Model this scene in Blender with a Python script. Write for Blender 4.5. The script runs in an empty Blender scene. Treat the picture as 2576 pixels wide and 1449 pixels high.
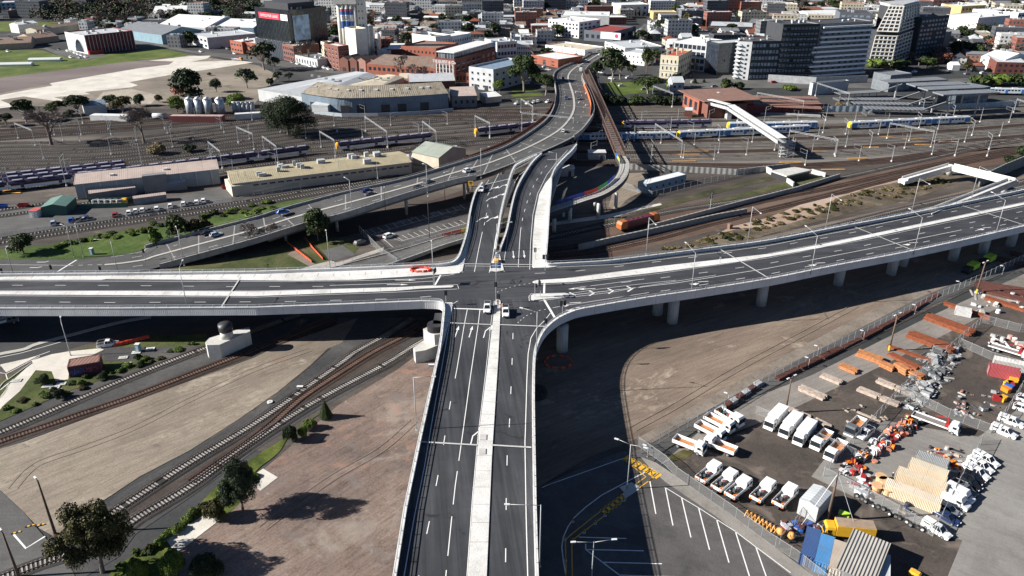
import bpy, bmesh, math, random
from mathutils import Vector, Matrix
from mathutils.geometry import tessellate_polygon
SC=bpy.context.scene; C=SC.collection; R=math.radians; rnd=random.Random(7)
# ---------------- camera
F=1934.0; CX=1287.5; CY=724.5; TH=R(25.6); HC=102.0; sT=math.sin(TH); cT=math.cos(TH)
cd=bpy.data.cameras.new('camera'); cam=bpy.data.objects.new('camera',cd); C.objects.link(cam)
cam.location=(0,0,HC); cam.rotation_euler=(R(90)-TH,0,0); cd.sensor_width=36; cd.lens=36*F/2575.0; cd.clip_end=6000; cd.clip_start=.5
SC.camera=cam
# ---------------- sky, sun, exposure
SUN_EL=R(28); SHX,SHY=math.cos(R(5)),math.sin(R(5))      # direction the shadows fall
w=bpy.data.worlds.new("World"); SC.world=w; w.use_nodes=True; nt=w.node_tree
bg=nt.nodes['Background']; sky=nt.nodes.new('ShaderNodeTexSky'); sky.sky_type='NISHITA'; sky.sun_disc=False
sky.sun_elevation=SUN_EL; sky.sun_rotation=math.atan2(-SHX,-SHY); sky.air_density=.5; sky.dust_density=0; sky.ozone_density=2.5; sky.altitude=50
nt.links.new(sky.outputs[0],bg.inputs[0]); bg.inputs[1].default_value=.05
sl=bpy.data.lights.new('sun','SUN'); sl.energy=5.0; sl.angle=R(.5); sl.color=(1,.96,.9)
so=bpy.data.objects.new('sun',sl); C.objects.link(so)
so.rotation_euler=Vector((-SHX*math.cos(SUN_EL),-SHY*math.cos(SUN_EL),math.sin(SUN_EL))).to_track_quat('Z','Y').to_euler()
SC.view_settings.view_transform='Standard'; SC.view_settings.look='None'; SC.view_settings.gamma=1; SC.view_settings.exposure=1.0
SC.cycles.use_denoising=True; SC.cycles.max_bounces=4; SC.cycles.diffuse_bounces=2; SC.cycles.glossy_bounces=2; SC.cycles.transmission_bounces=2
# ---------------- pixel <-> world (calibrated camera of the photograph, 2575 px wide)
def P(x,y,z=0.0):
    u=(x-CX)/F; v=(y-CY)/F; t=(HC-z)/(sT+v*cT)
    return Vector((u*t,(cT-v*sT)*t,z))
def PX(p):
    d=Vector(p)-Vector((0,0,HC)); zc=d.y*cT-d.z*sT; yc=d.y*sT+d.z*cT
    return (CX+F*d.x/zc, CY-F*yc/zc)
def HT(x,yb,yt):                       # height of something standing at (x,yb) whose top shows at yt
    Y=P(x,yb).y; v=(yt-CY)/F; return HC-Y*(sT+v*cT)/(cT-v*sT)
# ---------------- materials
MATS={}
def _new(name):
    m=bpy.data.materials.new(name); m.use_nodes=True; n=m.node_tree; return m,n,n.nodes['Principled BSDF']
def _math(n,op,a,b=None,c=None):
    k=n.nodes.new('ShaderNodeMath'); k.operation=op
    for i,x in enumerate((a,b,c)):
        if x is None: continue
        if isinstance(x,(int,float)): k.inputs[i].default_value=x
        else: n.links.new(x,k.inputs[i])
    return k.outputs[0]
def _noise(n,vec,scale,detail=4,rough=.6,stretch=None,rot=0,dist=0):
    if stretch:
        mp=n.nodes.new('ShaderNodeMapping'); mp.inputs['Rotation'].default_value=(0,0,rot); mp.inputs['Scale'].default_value=stretch
        r=n.nodes.new('ShaderNodeMapping'); r.inputs['Rotation'].default_value=(0,0,rot)
        n.links.new(vec,r.inputs[0]); mp.inputs['Rotation'].default_value=(0,0,0); n.links.new(r.outputs[0],mp.inputs[0]); vec=mp.outputs[0]
    t=n.nodes.new('ShaderNodeTexNoise'); t.inputs['Scale'].default_value=scale; t.inputs['Detail'].default_value=detail
    t.inputs['Roughness'].default_value=rough; t.inputs['Distortion'].default_value=dist; n.links.new(vec,t.inputs['Vector']); return t.outputs[0]
def _ramp(n,fac,stops):
    r=n.nodes.new('ShaderNodeValToRGB'); n.links.new(fac,r.inputs[0]); e=r.color_ramp.elements
    while len(e)<len(stops): e.new(.5)
    for i,(p,c) in enumerate(stops): e[i].position=p; e[i].color=(*c[:3],1)
    return r.outputs[0]
def _mix(n,fac,a,b,mode='MIX'):
    k=n.nodes.new('ShaderNodeMix'); k.data_type='RGBA'; k.blend_type=mode
    for s,x in ((0,fac),(6,a),(7,b)):
        if isinstance(x,(int,float)): k.inputs[s].default_value=x
        elif isinstance(x,tuple): k.inputs[s].default_value=(*x[:3],1)
        else: n.links.new(x,k.inputs[s])
    return k.outputs[2]
def _pos(n,obj=False):
    if obj: return n.nodes.new('ShaderNodeTexCoord').outputs['Object']
    return n.nodes.new('ShaderNodeNewGeometry').outputs['Position']
def mul(c,k): return tuple(min(1,x*k) for x in c)
def M(name,col,rough=.7,var=.12,scale=.5,metal=0,obj=False,emit=0,spec=.5,var2=.06):
    if name in MATS: return MATS[name]
    m,n,b=_new(name); v=_pos(n,obj)
    a=_noise(n,v,scale,5); c=_ramp(n,a,[(.3,mul(col,1-var)),(.7,mul(col,1+var))])
    if var2:
        f=_noise(n,v,scale*9,2); c=_mix(n,1.0,c,_ramp(n,f,[(.3,(1-var2,)*3),(.7,(1,1,1))]),'MULTIPLY')
    n.links.new(c,b.inputs['Base Color']); b.inputs['Roughness'].default_value=rough; b.inputs['Metallic'].default_value=metal
    b.inputs['Specular IOR Level'].default_value=spec
    if emit: n.links.new(c,b.inputs['Emission Color']); b.inputs['Emission Strength'].default_value=emit
    MATS[name]=m; return m
def MG(name,cols,s1=.03,s2=.25,s3=2.0,rough=.9,stretch=None,rot=0,grain=.25,stain=None,streak=0.0,wet=0,blotch=()):
    """ground: three colours laid out by broad noise, broken up by two finer noises, optional streaks and stains"""
    if name in MATS: return MATS[name]
    m,n,b=_new(name); v=_pos(n)
    a=_noise(n,v,s1,6,.62,stretch,rot,.4)
    st=[(.3+.4*i/(len(cols)-1),c) for i,c in enumerate(cols)]
    c=_ramp(n,a,st)
    f=_noise(n,v,s2,6,.7,stretch,rot); c=_mix(n,1.0,c,_ramp(n,f,[(.28,(1-grain,)*3),(.5,(1,1,1)),(.75,(1+grain*.0+0,)*3)]),'MULTIPLY')
    g=_noise(n,v,s3,3,.6); c=_mix(n,1.0,c,_ramp(n,g,[(.3,(1-grain*.8,)*3),(.65,(1,1,1))]),'MULTIPLY')
    if streak:
        k=_noise(n,v,1.3,4,.65,(.035,1,1),rot,.6); c=_mix(n,1.0,c,_ramp(n,k,[(.36,(1-streak,)*3),(.56,(1,1,1))]),'MULTIPLY')
        k=_noise(n,v,3.1,3,.7,(.05,1,1),rot-.25,.3); c=_mix(n,1.0,c,_ramp(n,k,[(.34,(1-streak*.8,)*3),(.5,(1,1,1))]),'MULTIPLY')
    if stain:
        k=_noise(n,v,.11,3,.5,None,0,1.0); c=_mix(n,_ramp(n,k,[(.58,(0,0,0)),(.72,(1,1,1))]),c,stain)
    for i,(bc,bs,t) in enumerate(blotch):
        k=_noise(n,v,bs,7,.68,(.6,1,1),rot+i*.5,1.2+i); k2=_noise(n,v,bs*7,4,.7); k=_math(n,'ADD',_math(n,'MULTIPLY',k,.75),_math(n,'MULTIPLY',k2,.25)); c=_mix(n,_ramp(n,k,[(t,(0,0,0)),(t+.1,(.75,.75,.75))]),c,bc)
    n.links.new(c,b.inputs['Base Color']); b.inputs['Roughness'].default_value=rough; b.inputs['Specular IOR Level'].default_value=.25
    if wet:
        k=_noise(n,v,.09,3,.5,None,0,1.2); n.links.new(_ramp(n,k,[(.5,(rough,)*3),(.6,(.08,)*3)]),b.inputs['Roughness'])
    bp=n.nodes.new('ShaderNodeBump'); bp.inputs['Strength'].default_value=.35; bp.inputs['Distance'].default_value=.12
    n.links.new(g,bp.inputs['Height']); n.links.new(bp.outputs[0],b.inputs['Normal'])
    MATS[name]=m; return m
def MLEAF(name,c1,c2,c3=None,rough=.65):
    if name in MATS: return MATS[name]
    m,n,b=_new(name); g=n.nodes.new('ShaderNodeNewGeometry'); tc=n.nodes.new('ShaderNodeTexCoord')
    k=_noise(n,tc.outputs['Object'],.55,3); f=_math(n,'ADD',_math(n,'MULTIPLY',g.outputs['Random Per Island'],.55),_math(n,'MULTIPLY',k,.55))
    n.links.new(_ramp(n,f,[(.2,c1),(.55,c2),(.9,c3 or mul(c2,1.5))]),b.inputs['Base Color']); b.inputs['Roughness'].default_value=rough
    b.inputs['Specular IOR Level'].default_value=.2; MATS[name]=m; return m
def MCOR(name,col,pitch=.3,rough=.55,rust=0,dep=.25,metal=0,rcol=(.25,.12,.06)):
    """ribbed sheet metal: ribs run along uv v"""
    if name in MATS: return MATS[name]
    m,n,b=_new(name); uv=n.nodes.new('ShaderNodeUVMap'); sx=n.nodes.new('ShaderNodeSeparateXYZ'); n.links.new(uv.outputs[0],sx.inputs[0])
    s=_math(n,'SINE',_math(n,'MULTIPLY',sx.outputs[0],6.2832/pitch)); s=_math(n,'MULTIPLY_ADD',s,.5,.5)
    v=_pos(n); a=_noise(n,v,.22,6,.65); c=_ramp(n,a,[(.3,mul(col,.86)),(.7,mul(col,1.1))])
    pn=_math(n,'FRACT',_math(n,'MULTIPLY',sx.outputs[0],1/(pitch*12))); pn=_math(n,'LESS_THAN',pn,.05)
    c=_mix(n,_math(n,'MULTIPLY',pn,.25),c,mul(col,.5))
    if rust: r=_noise(n,v,.6,6,.7,(1,.25,1)); c=_mix(n,_ramp(n,r,[(.62-rust*.3,(0,0,0)),(.8-rust*.3,(1,1,1))]),c,rcol)
    n.links.new(c,b.inputs['Base Color']); b.inputs['Roughness'].default_value=rough; b.inputs['Metallic'].default_value=metal; b.inputs['Specular IOR Level'].default_value=.3
    bp=n.nodes.new('ShaderNodeBump'); bp.inputs['Strength'].default_value=dep; bp.inputs['Distance'].default_value=pitch*.4
    n.links.new(s,bp.inputs['Height']); n.links.new(bp.outputs[0],b.inputs['Normal']); MATS[name]=m; return m
def MWALL(name,col,glass=(.03,.04,.05),pw=3.2,ph=3.2,ww=.5,wh=.5,band=None,rough=.75,off=.0):
    """plain wall whose window openings repeat by uv in metres (for far buildings only a few pixels high)"""
    if name in MATS: return MATS[name]
    m,n,b=_new(name); uv=n.nodes.new('ShaderNodeUVMap'); sx=n.nodes.new('ShaderNodeSeparateXYZ'); n.links.new(uv.outputs[0],sx.inputs[0])
    U=_math(n,'DIVIDE',sx.outputs[0],pw); V=_math(n,'DIVIDE',_math(n,'ADD',sx.outputs[1],off),ph); fu=_math(n,'FRACT',U); fv=_math(n,'FRACT',V)
    def band_(f,w): return _math(n,'LESS_THAN',_math(n,'ABSOLUTE',_math(n,'SUBTRACT',f,.5)),w/2)
    wm=_math(n,'MULTIPLY',band_(fu,ww),band_(fv,wh))
    cb=n.nodes.new('ShaderNodeCombineXYZ'); n.links.new(_math(n,'FLOOR',U),cb.inputs[0]); n.links.new(_math(n,'FLOOR',V),cb.inputs[1])
    wn=n.nodes.new('ShaderNodeTexWhiteNoise'); wn.noise_dimensions='2D'; n.links.new(cb.outputs[0],wn.inputs[0])
    gl=_ramp(n,wn.outputs[0],[(.0,glass),(.7,mul(glass,2.2)),(1,mul(col,.6))])
    v=_pos(n); a=_noise(n,v,.18,5); c=_ramp(n,a,[(.3,mul(col,.85)),(.7,mul(col,1.1))])
    if band: c=_mix(n,_math(n,'LESS_THAN',fv,.12),c,band)
    n.links.new(_mix(n,wm,c,gl),b.inputs['Base Color']); n.links.new(_math(n,'MULTIPLY_ADD',wm,-(rough-.15),rough),b.inputs['Roughness'])
    MATS[name]=m; return m
# ---------------- mesh builder
class MB:
    def __init__(s): s.v=[]; s.f=[]; s.m=[]; s.uv=[]
    def face(s,pts,mi=0,uv=None):
        i=len(s.v); s.v+= [tuple(p) for p in pts]; s.f.append(tuple(range(i,i+len(pts)))); s.m.append(mi); s.uv.append(uv)
    def wallq(s,a,b,z0,z1,mi=0,u0=0):
        L=math.hypot(b[0]-a[0],b[1]-a[1])
        s.face([(a[0],a[1],z0),(b[0],b[1],z0),(b[0],b[1],z1),(a[0],a[1],z1)],mi,[(u0,0),(u0+L,0),(u0+L,z1-z0),(u0,z1-z0)]); return u0+L
    def poly(s,pts,mi=0,flip=False):
        pts=[Vector(p) for p in pts]; tr=tessellate_polygon([pts]); i=len(s.v); s.v+=[tuple(p) for p in pts]
        for t in tr:
            a,b,c=[pts[k] for k in t]; up=(b-a).cross(c-a).z
            t=tuple(i+k for k in t)
            if (up<0)!=flip: t=t[::-1]
            s.f.append(t); s.m.append(mi); s.uv.append([(s.v[k][0],s.v[k][1]) for k in t])
    def prism(s,pts,z0,z1,mt=0,ms=None,bottom=True):
        pts=[(p[0],p[1]) for p in pts]; ar=sum(pts[i][0]*pts[(i+1)%len(pts)][1]-pts[(i+1)%len(pts)][0]*pts[i][1] for i in range(len(pts)))
        if ar<0: pts=pts[::-1]
        s.poly([(x,y,z1) for x,y in pts],mt); u=0
        for i in range(len(pts)): u=s.wallq(pts[i],pts[(i+1)%len(pts)],z0,z1,mt if ms is None else ms,u)
        if bottom: s.poly([(x,y,z0) for x,y in pts],mt if ms is None else ms,True)
    def box(s,c,d,rz=0,mi=0,mt=None):
        x,y,z=d[0]/2,d[1]/2,d[2]/2; cs,sn=math.cos(rz),math.sin(rz)
        q=[(c[0]+a*cs-b*sn,c[1]+a*sn+b*cs) for a,b in ((-x,-y),(x,-y),(x,y),(-x,y))]
        s.prism(q,c[2]-z,c[2]+z,mi if mt is None else mt,mi)
    def bar(s,p,q,w,h=None,mi=0,up=Vector((0,0,1))):
        p=Vector(p); q=Vector(q); d=(q-p)
        if d.length<1e-6: return
        d.normalize(); h=h or w
        if abs(d.z)>.95: up=Vector((0,1,0))
        r=d.cross(up).normalized()*(w/2); u=r.cross(d).normalized()*(h/2)
        A=[p-r-u,p+r-u,p+r+u,p-r+u]; B=[x+(q-p) for x in A]
        for i in range(4): s.face([A[i],A[(i+1)%4],B[(i+1)%4],B[i]],mi)
        s.face(A[::-1],mi); s.face(B,mi)
    def tube(s,p,q,r0,r1=None,n=8,mi=0,cap=True):
        p=Vector(p); q=Vector(q); d=(q-p).normalized(); r1=r0 if r1 is None else r1
        a=d.orthogonal().normalized(); b=d.cross(a); i=len(s.v); L=(q-p).length
        for c,r in ((p,r0),(q,r1)):
            for k in range(n): t=2*math.pi*k/n; s.v.append(tuple(c+(a*math.cos(t)+b*math.sin(t))*r))
        for k in range(n):
            k2=(k+1)%n; s.f.append((i+k,i+k2,i+n+k2,i+n+k)); s.m.append(mi); u=6.283*r0/n; s.uv.append([(k*u,0),((k+1)*u,0),((k+1)*u,L),(k*u,L)])
        if cap:
            s.f.append(tuple(i+n+k for k in range(n))); s.m.append(mi); s.uv.append(None)
            s.f.append(tuple(i+k for k in range(n))[::-1]); s.m.append(mi); s.uv.append(None)
    def path(s,pts,w,h,z=0,mi=0,off=0):
        """a bar of width w and height h swept along pts (flat path), its foot at z above each point"""
        pts=[Vector(p) for p in pts]; n=len(pts); rows=[]
        for i,p in enumerate(pts):
            d=(pts[min(i+1,n-1)]-pts[max(i-1,0)]); d.z=0; d.normalize(); r=Vector((d.y,-d.x,0)); c=p+r*off
            rows.append([c-r*w/2+Vector((0,0,z)),c+r*w/2+Vector((0,0,z)),c+r*w/2+Vector((0,0,z+h)),c-r*w/2+Vector((0,0,z+h))])
        u=0
        for i in range(n-1):
            A,B=rows[i],rows[i+1]; L=(pts[i+1]-pts[i]).length
            for k in range(4): s.face([A[k],B[k],B[(k+1)%4],A[(k+1)%4]],mi,[(u,0),(u+L,0),(u+L,1),(u,1)])
            u+=L
        s.face(rows[0],mi); s.face(rows[-1][::-1],mi)
    def ribbon(s,Lp,Rp,mi=0,dz=0):
        u=0
        for i in range(len(Lp)-1):
            a,b,c,d=Lp[i],Rp[i],Rp[i+1],Lp[i+1]; z=Vector((0,0,dz)); L=(Vector(d)-Vector(a)).length; W=(Vector(b)-Vector(a)).length
            pts=[Vector(a)+z,Vector(b)+z,Vector(c)+z,Vector(d)+z]
            if (pts[1]-pts[0]).cross(pts[2]-pts[0]).z<0: pts=pts[::-1]
            s.face(pts,mi,[(0,u),(W,u),(W,u+L),(0,u+L)]); u+=L
    def build(s,name,mats,parent=None,smooth=False,link=True):
        me=bpy.data.meshes.new(name); me.from_pydata(s.v,[],s.f)
        mats=mats if isinstance(mats,(list,tuple)) else [mats]
        for m in mats: me.materials.append(m)
        me.polygons.foreach_set('material_index',s.m)
        ul=me.uv_layers.new(name='UVMap'); flat=[]
        for f,u in zip(s.f,s.uv):
            if u is None: flat+= [0.0]*(2*len(f))
            else:
                for a in u: flat+=[a[0],a[1]]
        ul.data.foreach_set('uv',flat)
        if smooth: me.polygons.foreach_set('use_smooth',[True]*len(s.f))
        me.update(); o=bpy.data.objects.new(name,me)
        if link: C.objects.link(o)
        if parent is not None: o.parent=parent
        return o
def cr(pts,n=6,closed=False):
    """Catmull-Rom through pts"""
    pts=[Vector(p) for p in pts]; o=[]; N=len(pts)
    for i in range(N-1):
        p0=pts[max(i-1,0)]; p1=pts[i]; p2=pts[i+1]; p3=pts[min(i+2,N-1)]
        for k in range(n):
            t=k/n; o.append(.5*((2*p1)+(p2-p0)*t+(2*p0-5*p1+4*p2-p3)*t*t+(3*p1-p0-3*p2+p3)*t**3))
    o.append(pts[-1]); return o
def resample(pts,step):
    pts=[Vector(p) for p in pts]; o=[pts[0].copy()]; need=step
    for a,b in zip(pts,pts[1:]):
        L=(b-a).length; t=need
        while t<=L: o.append(a.lerp(b,t/L)); t+=step
        need=t-L
    return o
def W(pts,z=0): return [P(p[0],p[1],p[2] if len(p)>2 else z) for p in pts]
# ---------------- things
THINGS=[]
def tag(o,label,cat,group=None,pos=None):
    o['label']=label; o['category']=cat
    if group: o['group']=group
    THINGS.append((o,pos)); return o
def E(name,loc,label,cat,group=None,rz=0,s=None):
    o=bpy.data.objects.new(name,None); C.objects.link(o); o.location=loc; o.rotation_euler=(0,0,rz); o.empty_display_size=.2
    if s: o.scale=(s,s,s) if isinstance(s,(int,float)) else s
    return tag(o,label,cat,group)
def proto(parts):
    """parts: list of (name, MB, mats, [subparts], smooth); kept unlinked until placed"""
    out=[]
    for p in parts:
        o=p[1].build(p[0],p[2],link=False,smooth=(len(p)>4 and p[4])); out.append((o,[q[1].build(q[0],q[2],link=False) for q in (p[3] if len(p)>3 and p[3] else [])]))
    return out
def place(pr,name,loc,label,cat,group=None,rz=0,s=None,recolor=None,z=None):
    r=E(name,loc,label,cat,group,rz,s)
    for o,subs in pr:
        bn=o.name.split('.')[0]; c=o.copy(); c.name=bn; C.objects.link(c); c.parent=r
        if recolor and bn in recolor:
            c.material_slots[0].link='OBJECT'; c.material_slots[0].material=recolor[bn]
        for q in subs:
            d=q.copy(); d.name=q.name.split('.')[0]; C.objects.link(d); d.parent=c
    return r
def struct(name,mb,mats,smooth=False,kind='structure'):
    o=mb.build(name,mats,smooth=smooth); o['kind']=kind; return o
def patch(name,px,mat,z,zz=0,smooth=0):
    pts=W(px,zz)
    if smooth: pts=cr(pts+[pts[0]],smooth)[:-1]
    mb=MB(); mb.poly([(p.x,p.y,z) for p in pts]); return struct(name,mb,mat)
# ================= ground sheets =================
g_city=MG('street_ground',[(.03,.035,.03),(.055,.056,.058),(.09,.087,.08)],.02,.2,1.5,grain=.3)
g_rail=MG('rail_ground',[(.04,.034,.03),(.075,.063,.055),(.12,.1,.085),(.23,.195,.165)],.03,.25,1.6,grain=.45,stretch=(.22,1,1),rot=-.1,blotch=(((.24,.2,.165),.05,.58),((.14,.08,.055),.06,.6)))
g_ball=MG('ballast',[(.05,.05,.052),(.08,.078,.077),(.125,.12,.115)],.05,.9,4.5,grain=.45)
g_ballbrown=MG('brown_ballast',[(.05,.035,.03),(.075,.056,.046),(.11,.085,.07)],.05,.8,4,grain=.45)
g_tan=MG('tan_dirt',[(.2,.165,.13),(.3,.25,.195),(.38,.325,.255)],.045,.35,2.5,grain=.3,stretch=(.45,1,1),rot=-.72,streak=.22,stain=(.2,.16,.13),blotch=(((.46,.4,.31),.06,.55),((.25,.155,.115),.045,.58),((.14,.115,.095),.09,.6)))
g_red=MG('red_dirt',[(.15,.13,.115),(.21,.155,.13),(.26,.19,.155),(.34,.27,.225)],.035,.3,2.4,grain=.34,stain=(.17,.145,.13),streak=.22,rot=-.8,blotch=(((.3,.255,.215),.05,.53),((.34,.18,.125),.05,.56),((.12,.105,.1),.08,.6),((.42,.34,.27),.1,.62)))
g_brown=MG('brown_dirt',[(.15,.115,.09),(.235,.18,.14),(.36,.285,.215)],.035,.3,2.2,grain=.26,stretch=(.35,1,1),rot=-.5,streak=.2,blotch=(((.47,.39,.3),.06,.55),((.14,.1,.08),.07,.6)))
g_dark=MG('yard_dirt',[(.05,.043,.038),(.085,.07,.06),(.13,.105,.088)],.05,.4,2.4,grain=.35,stain=(.17,.14,.115),blotch=(((.2,.155,.12),.12,.58),((.035,.03,.028),.08,.57)))
g_vac=MG('vacant_dirt',[(.17,.145,.12),(.25,.21,.17),(.33,.285,.225)],.03,.2,1.2,grain=.25,stain=(.12,.125,.07),stretch=(.5,1,1))
g_mauve=MG('mauve_dirt',[(.15,.12,.115),(.19,.155,.145),(.24,.2,.18)],.03,.2,1.2,grain=.22,stretch=(.4,1,1),rot=.1)
g_grass=MG('grass',[(.05,.085,.015),(.1,.14,.025),(.17,.185,.05)],.06,.5,2.5,grain=.4)
g_grassy=MG('rough_grass',[(.035,.06,.015),(.09,.1,.035),(.17,.14,.08)],.08,.6,2.5,grain=.5)
g_asph=MG('asphalt',[(.045,.045,.047),(.06,.06,.062),(.08,.079,.078)],.05,.3,3,grain=.18,streak=.12,rough=.8)
g_asph2=MG('old_asphalt',[(.09,.088,.085),(.12,.117,.112),(.16,.155,.147)],.05,.3,3,grain=.2,streak=.12,rough=.85)
g_park=MG('car_park_asphalt',[(.085,.08,.078),(.115,.108,.104),(.15,.142,.136)],.06,.35,3,grain=.2,streak=.08,rot=.6,wet=1)
g_conc=MG('pale_concrete',[(.5,.46,.4),(.62,.58,.51),(.72,.68,.6)],.08,.5,3,grain=.14)
g_lot=MG('yard_concrete',[(.2,.185,.17),(.26,.245,.225),(.31,.295,.27)],.05,.35,3,grain=.16,streak=.1,rot=.7,blotch=(((.15,.14,.13),.08,.6),((.34,.315,.28),.1,.6)))
g_pink=MG('pink_sand',[(.28,.19,.14),(.4,.285,.215),(.5,.38,.3)],.06,.4,2,grain=.25,stretch=(.4,1,1),rot=-.3)
mb=MB(); mb.poly([(-4000,-300,0),(4000,-300,0),(4000,6500,0),(-4000,6500,0)]); struct('ground',mb,g_city)
def pt(name,px,mat,lev,**k): return patch(name,px,mat,.02*lev,**k)
pt('rail_yard_ground',[(-500,262),(640,258),(1000,268),(1300,272),(1480,262),(1700,265),(2100,262),(3300,255),(3300,620),(2575,660),(1500,1200),(900,1200),(-600,800)],g_rail,1)
pt('vacant_ground',[(-400,190),(0,194),(300,157),(480,138),(650,165),(700,190),(640,262),(0,268),(-400,268)],g_vac,2)
pt('vacant_ground',[(-300,205),(0,193),(300,156),(440,140),(437,163),(350,173),(125,212),(0,235),(-300,260)],g_mauve,3)
pt('concrete_apron',[(-100,262),(0,240),(67,227),(132,216),(125,210),(350,172),(425,163),(437,155),(375,153),(475,142),(532,140),(520,148),(482,156),(600,152),(640,157),(545,172),(450,185),(325,207),(347,215),(330,220),(212,232),(228,237),(135,245),(160,252),(150,256),(60,243),(0,252),(40,268),(-60,280)],g_conc,4)
pt('concrete_apron',[(260,232),(330,224),(400,240),(380,262),(230,262)],MG('worn_concrete',[(.3,.26,.2),(.42,.37,.3),(.5,.45,.37)],.06,.4,2,grain=.3),4)
pt('grass_field',[(-200,120),(0,127),(107,127),(140,138),(175,146),(225,151),(275,136),(400,122),(475,136),(468,141),(300,158),(0,196),(-200,225)],g_grass,5)
pt('grass_oval',[(-200,50),(0,56),(100,54),(175,58),(178,66),(120,78),(0,80),(-200,80)],g_grass,5)
pt('park_lawn',[(1290,222),(1345,224),(1372,245),(1300,252),(1285,240)],g_grass,5)
pt('park_lawn',[(1520,208),(1600,205),(1650,215),(1640,232),(1560,240),(1522,225)],g_grass,5)
pt('verge',[(1700,190),(1790,184),(1835,188),(1760,205),(1720,215)],g_grass,5)
pt('asphalt_street',[(240,104),(345,100),(480,128),(620,140),(690,150),(800,170),(960,190),(960,196),(800,182),(640,158),(560,146),(400,120),(345,112),(300,124),(230,112)],g_asph2,6)
pt('asphalt_street',[(-100,100),(110,124),(150,140),(215,152),(270,140),(240,128),(140,126),(110,118),(0,98)],g_asph2,6)
pt('asphalt_street',[(1380,200),(1392,186),(1413,172),(1463,150),(1508,122),(1540,105),(1580,95),(1620,60),(1650,62),(1600,105),(1560,120),(1520,150),(1480,165),(1500,190),(1470,205)],g_asph2,6)
pt('asphalt_street',[(1660,208),(1760,180),(2050,176),(2130,190),(2250,205),(2575,190),(2575,204),(2260,222),(1700,222)],g_asph2,6)
# left middle: works yard, ballast, green bank, slip road
pt('yard_gravel',[(1440,318),(1900,305),(2300,292),(2600,270),(2900,250),(2900,330),(2600,365),(2320,396),(2050,412),(1560,408),(1440,400)],MG('yard_gravel',[(.15,.133,.115),(.22,.2,.177),(.29,.265,.235)],.04,.3,2,grain=.35,stretch=(.25,1,1),rot=-.05),2)
pt('works_yard',[(-200,535),(0,520),(150,505),(190,520),(420,500),(560,470),(640,455),(690,470),(600,500),(560,520),(420,540),(240,560),(0,600),(-200,620)],g_asph2,3)
pt('works_yard',[(1000,398),(1080,388),(1170,380),(1170,405),(1080,430),(1010,440)],g_asph2,3)
pt('green_bank',[(-200,640),(0,627),(125,616),(250,588),(400,570),(525,547),(600,536),(720,507),(800,495),(719,527),(600,560),(500,590),(375,622),(330,638),(200,652),(0,652),(-200,660)],MG('lush_grass',[(.03,.06,.01),(.07,.12,.02),(.13,.17,.04)],.07,.6,2.5,grain=.55),3)
pt('dry_grass',[(405,688),(470,668),(644,640),(740,608),(870,596),(905,620),(890,640),(861,618),(810,632),(830,660),(760,676),(700,684)],g_grassy,3)
pt('gravel_track',[(740,630),(800,670),(782,673),(722,640)],g_tan,4)
pt('small_lot',[(809,632),(861,617),(896,642),(836,658)],g_asph2,5)
pt('concrete_path',[(740,682),(800,664),(838,655),(842,661),(860,658),(912,640),(966,622),(964,632),(900,652),(820,680)],MG('path_concrete',[(.33,.3,.27),(.4,.37,.33),(.46,.43,.39)],.1,.5,3,grain=.15),5)
pt('car_park',[(905,582),(930,575),(1190,508),(1210,540),(1180,580),(1110,603),(962,634),(966,622),(940,600)],g_park,5)
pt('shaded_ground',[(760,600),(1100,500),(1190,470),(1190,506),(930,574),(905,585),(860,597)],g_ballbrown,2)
# centre right: under the curved ramp
pt('asphalt_lot',[(1380,480),(1440,420),(1560,418),(1620,440),(1500,500),(1400,560),(1375,560)],g_asph2,3)
pt('sandy_ground',[(1555,438),(1620,432),(1640,470),(1580,500),(1550,530),(1530,520)],g_tan,4)
pt('grass_strip',[(1390,588),(1560,548),(1700,500),(1850,462),(1985,432),(2000,440),(1850,474),(1700,516),(1560,556),(1400,597)],MG('thin_grass',[(.04,.045,.02),(.08,.075,.04),(.15,.12,.08)],.08,.6,2.5,grain=.5),4)
pt('grass_strip',[(1640,545),(1700,530),(1850,492),(1985,455),(2070,440),(2110,444),(2060,455),(1850,500),(1700,536)],g_grassy,5)
pt('concrete_path',[(1375,552+10),(1440,552),(1530,540),(1600,524),(1660,512),(1665,516),(1600,531),(1535,549),(1450,560),(1375,570)],g_conc,6)
pt('rusty_ground',[(1372,640),(1600,540),(1900,482),(2150,440),(2400,385),(2575,345),(2800,305),(2800,350),(2575,402),(2350,440),(2200,468),(2100,505),(1931,545),(1700,605),(1500,655),(1372,690)],MG('rusty_ballast',[(.08,.05,.038),(.13,.082,.06),(.2,.14,.105)],.05,.5,3,grain=.4,stretch=(.3,1,1),rot=-.3),2)
pt('rusty_ground',[(1450,720),(1640,655),(1860,610),(2080,560),(2300,510),(2500,462),(2700,410),(2700,450),(2500,500),(2300,545),(1931,640),(1700,700)],MG('corridor_dirt',[(.11,.085,.07),(.17,.135,.11),(.24,.2,.165)],.05,.5,3,grain=.35,stretch=(.4,1,1),rot=-.3),2)
pt('pink_mound_ground',[(1780,600),(1840,570),(1931,548),(2050,500),(2130,488),(2270,440),(2320,430),(2360,450),(2250,474),(2150,506),(2070,538),(1931,578),(1800,622),(1720,640)],g_pink,3)
pt('scrub_ground',[(1640,655),(1760,600),(1860,575),(1960,570),(2060,540),(2100,500),(2200,470),(2400,430),(2480,430),(2420,455),(2300,500),(2180,525),(2050,560),(1931,590),(1830,625)],MG('scrub_dirt',[(.07,.055,.04),(.14,.11,.075),(.24,.19,.14)],.08,.5,2.5,grain=.5),4)
pt('verge',[(2120,560),(2300,520),(2440,490),(2440,500),(2300,532),(2130,568)],g_brown,5)
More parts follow.
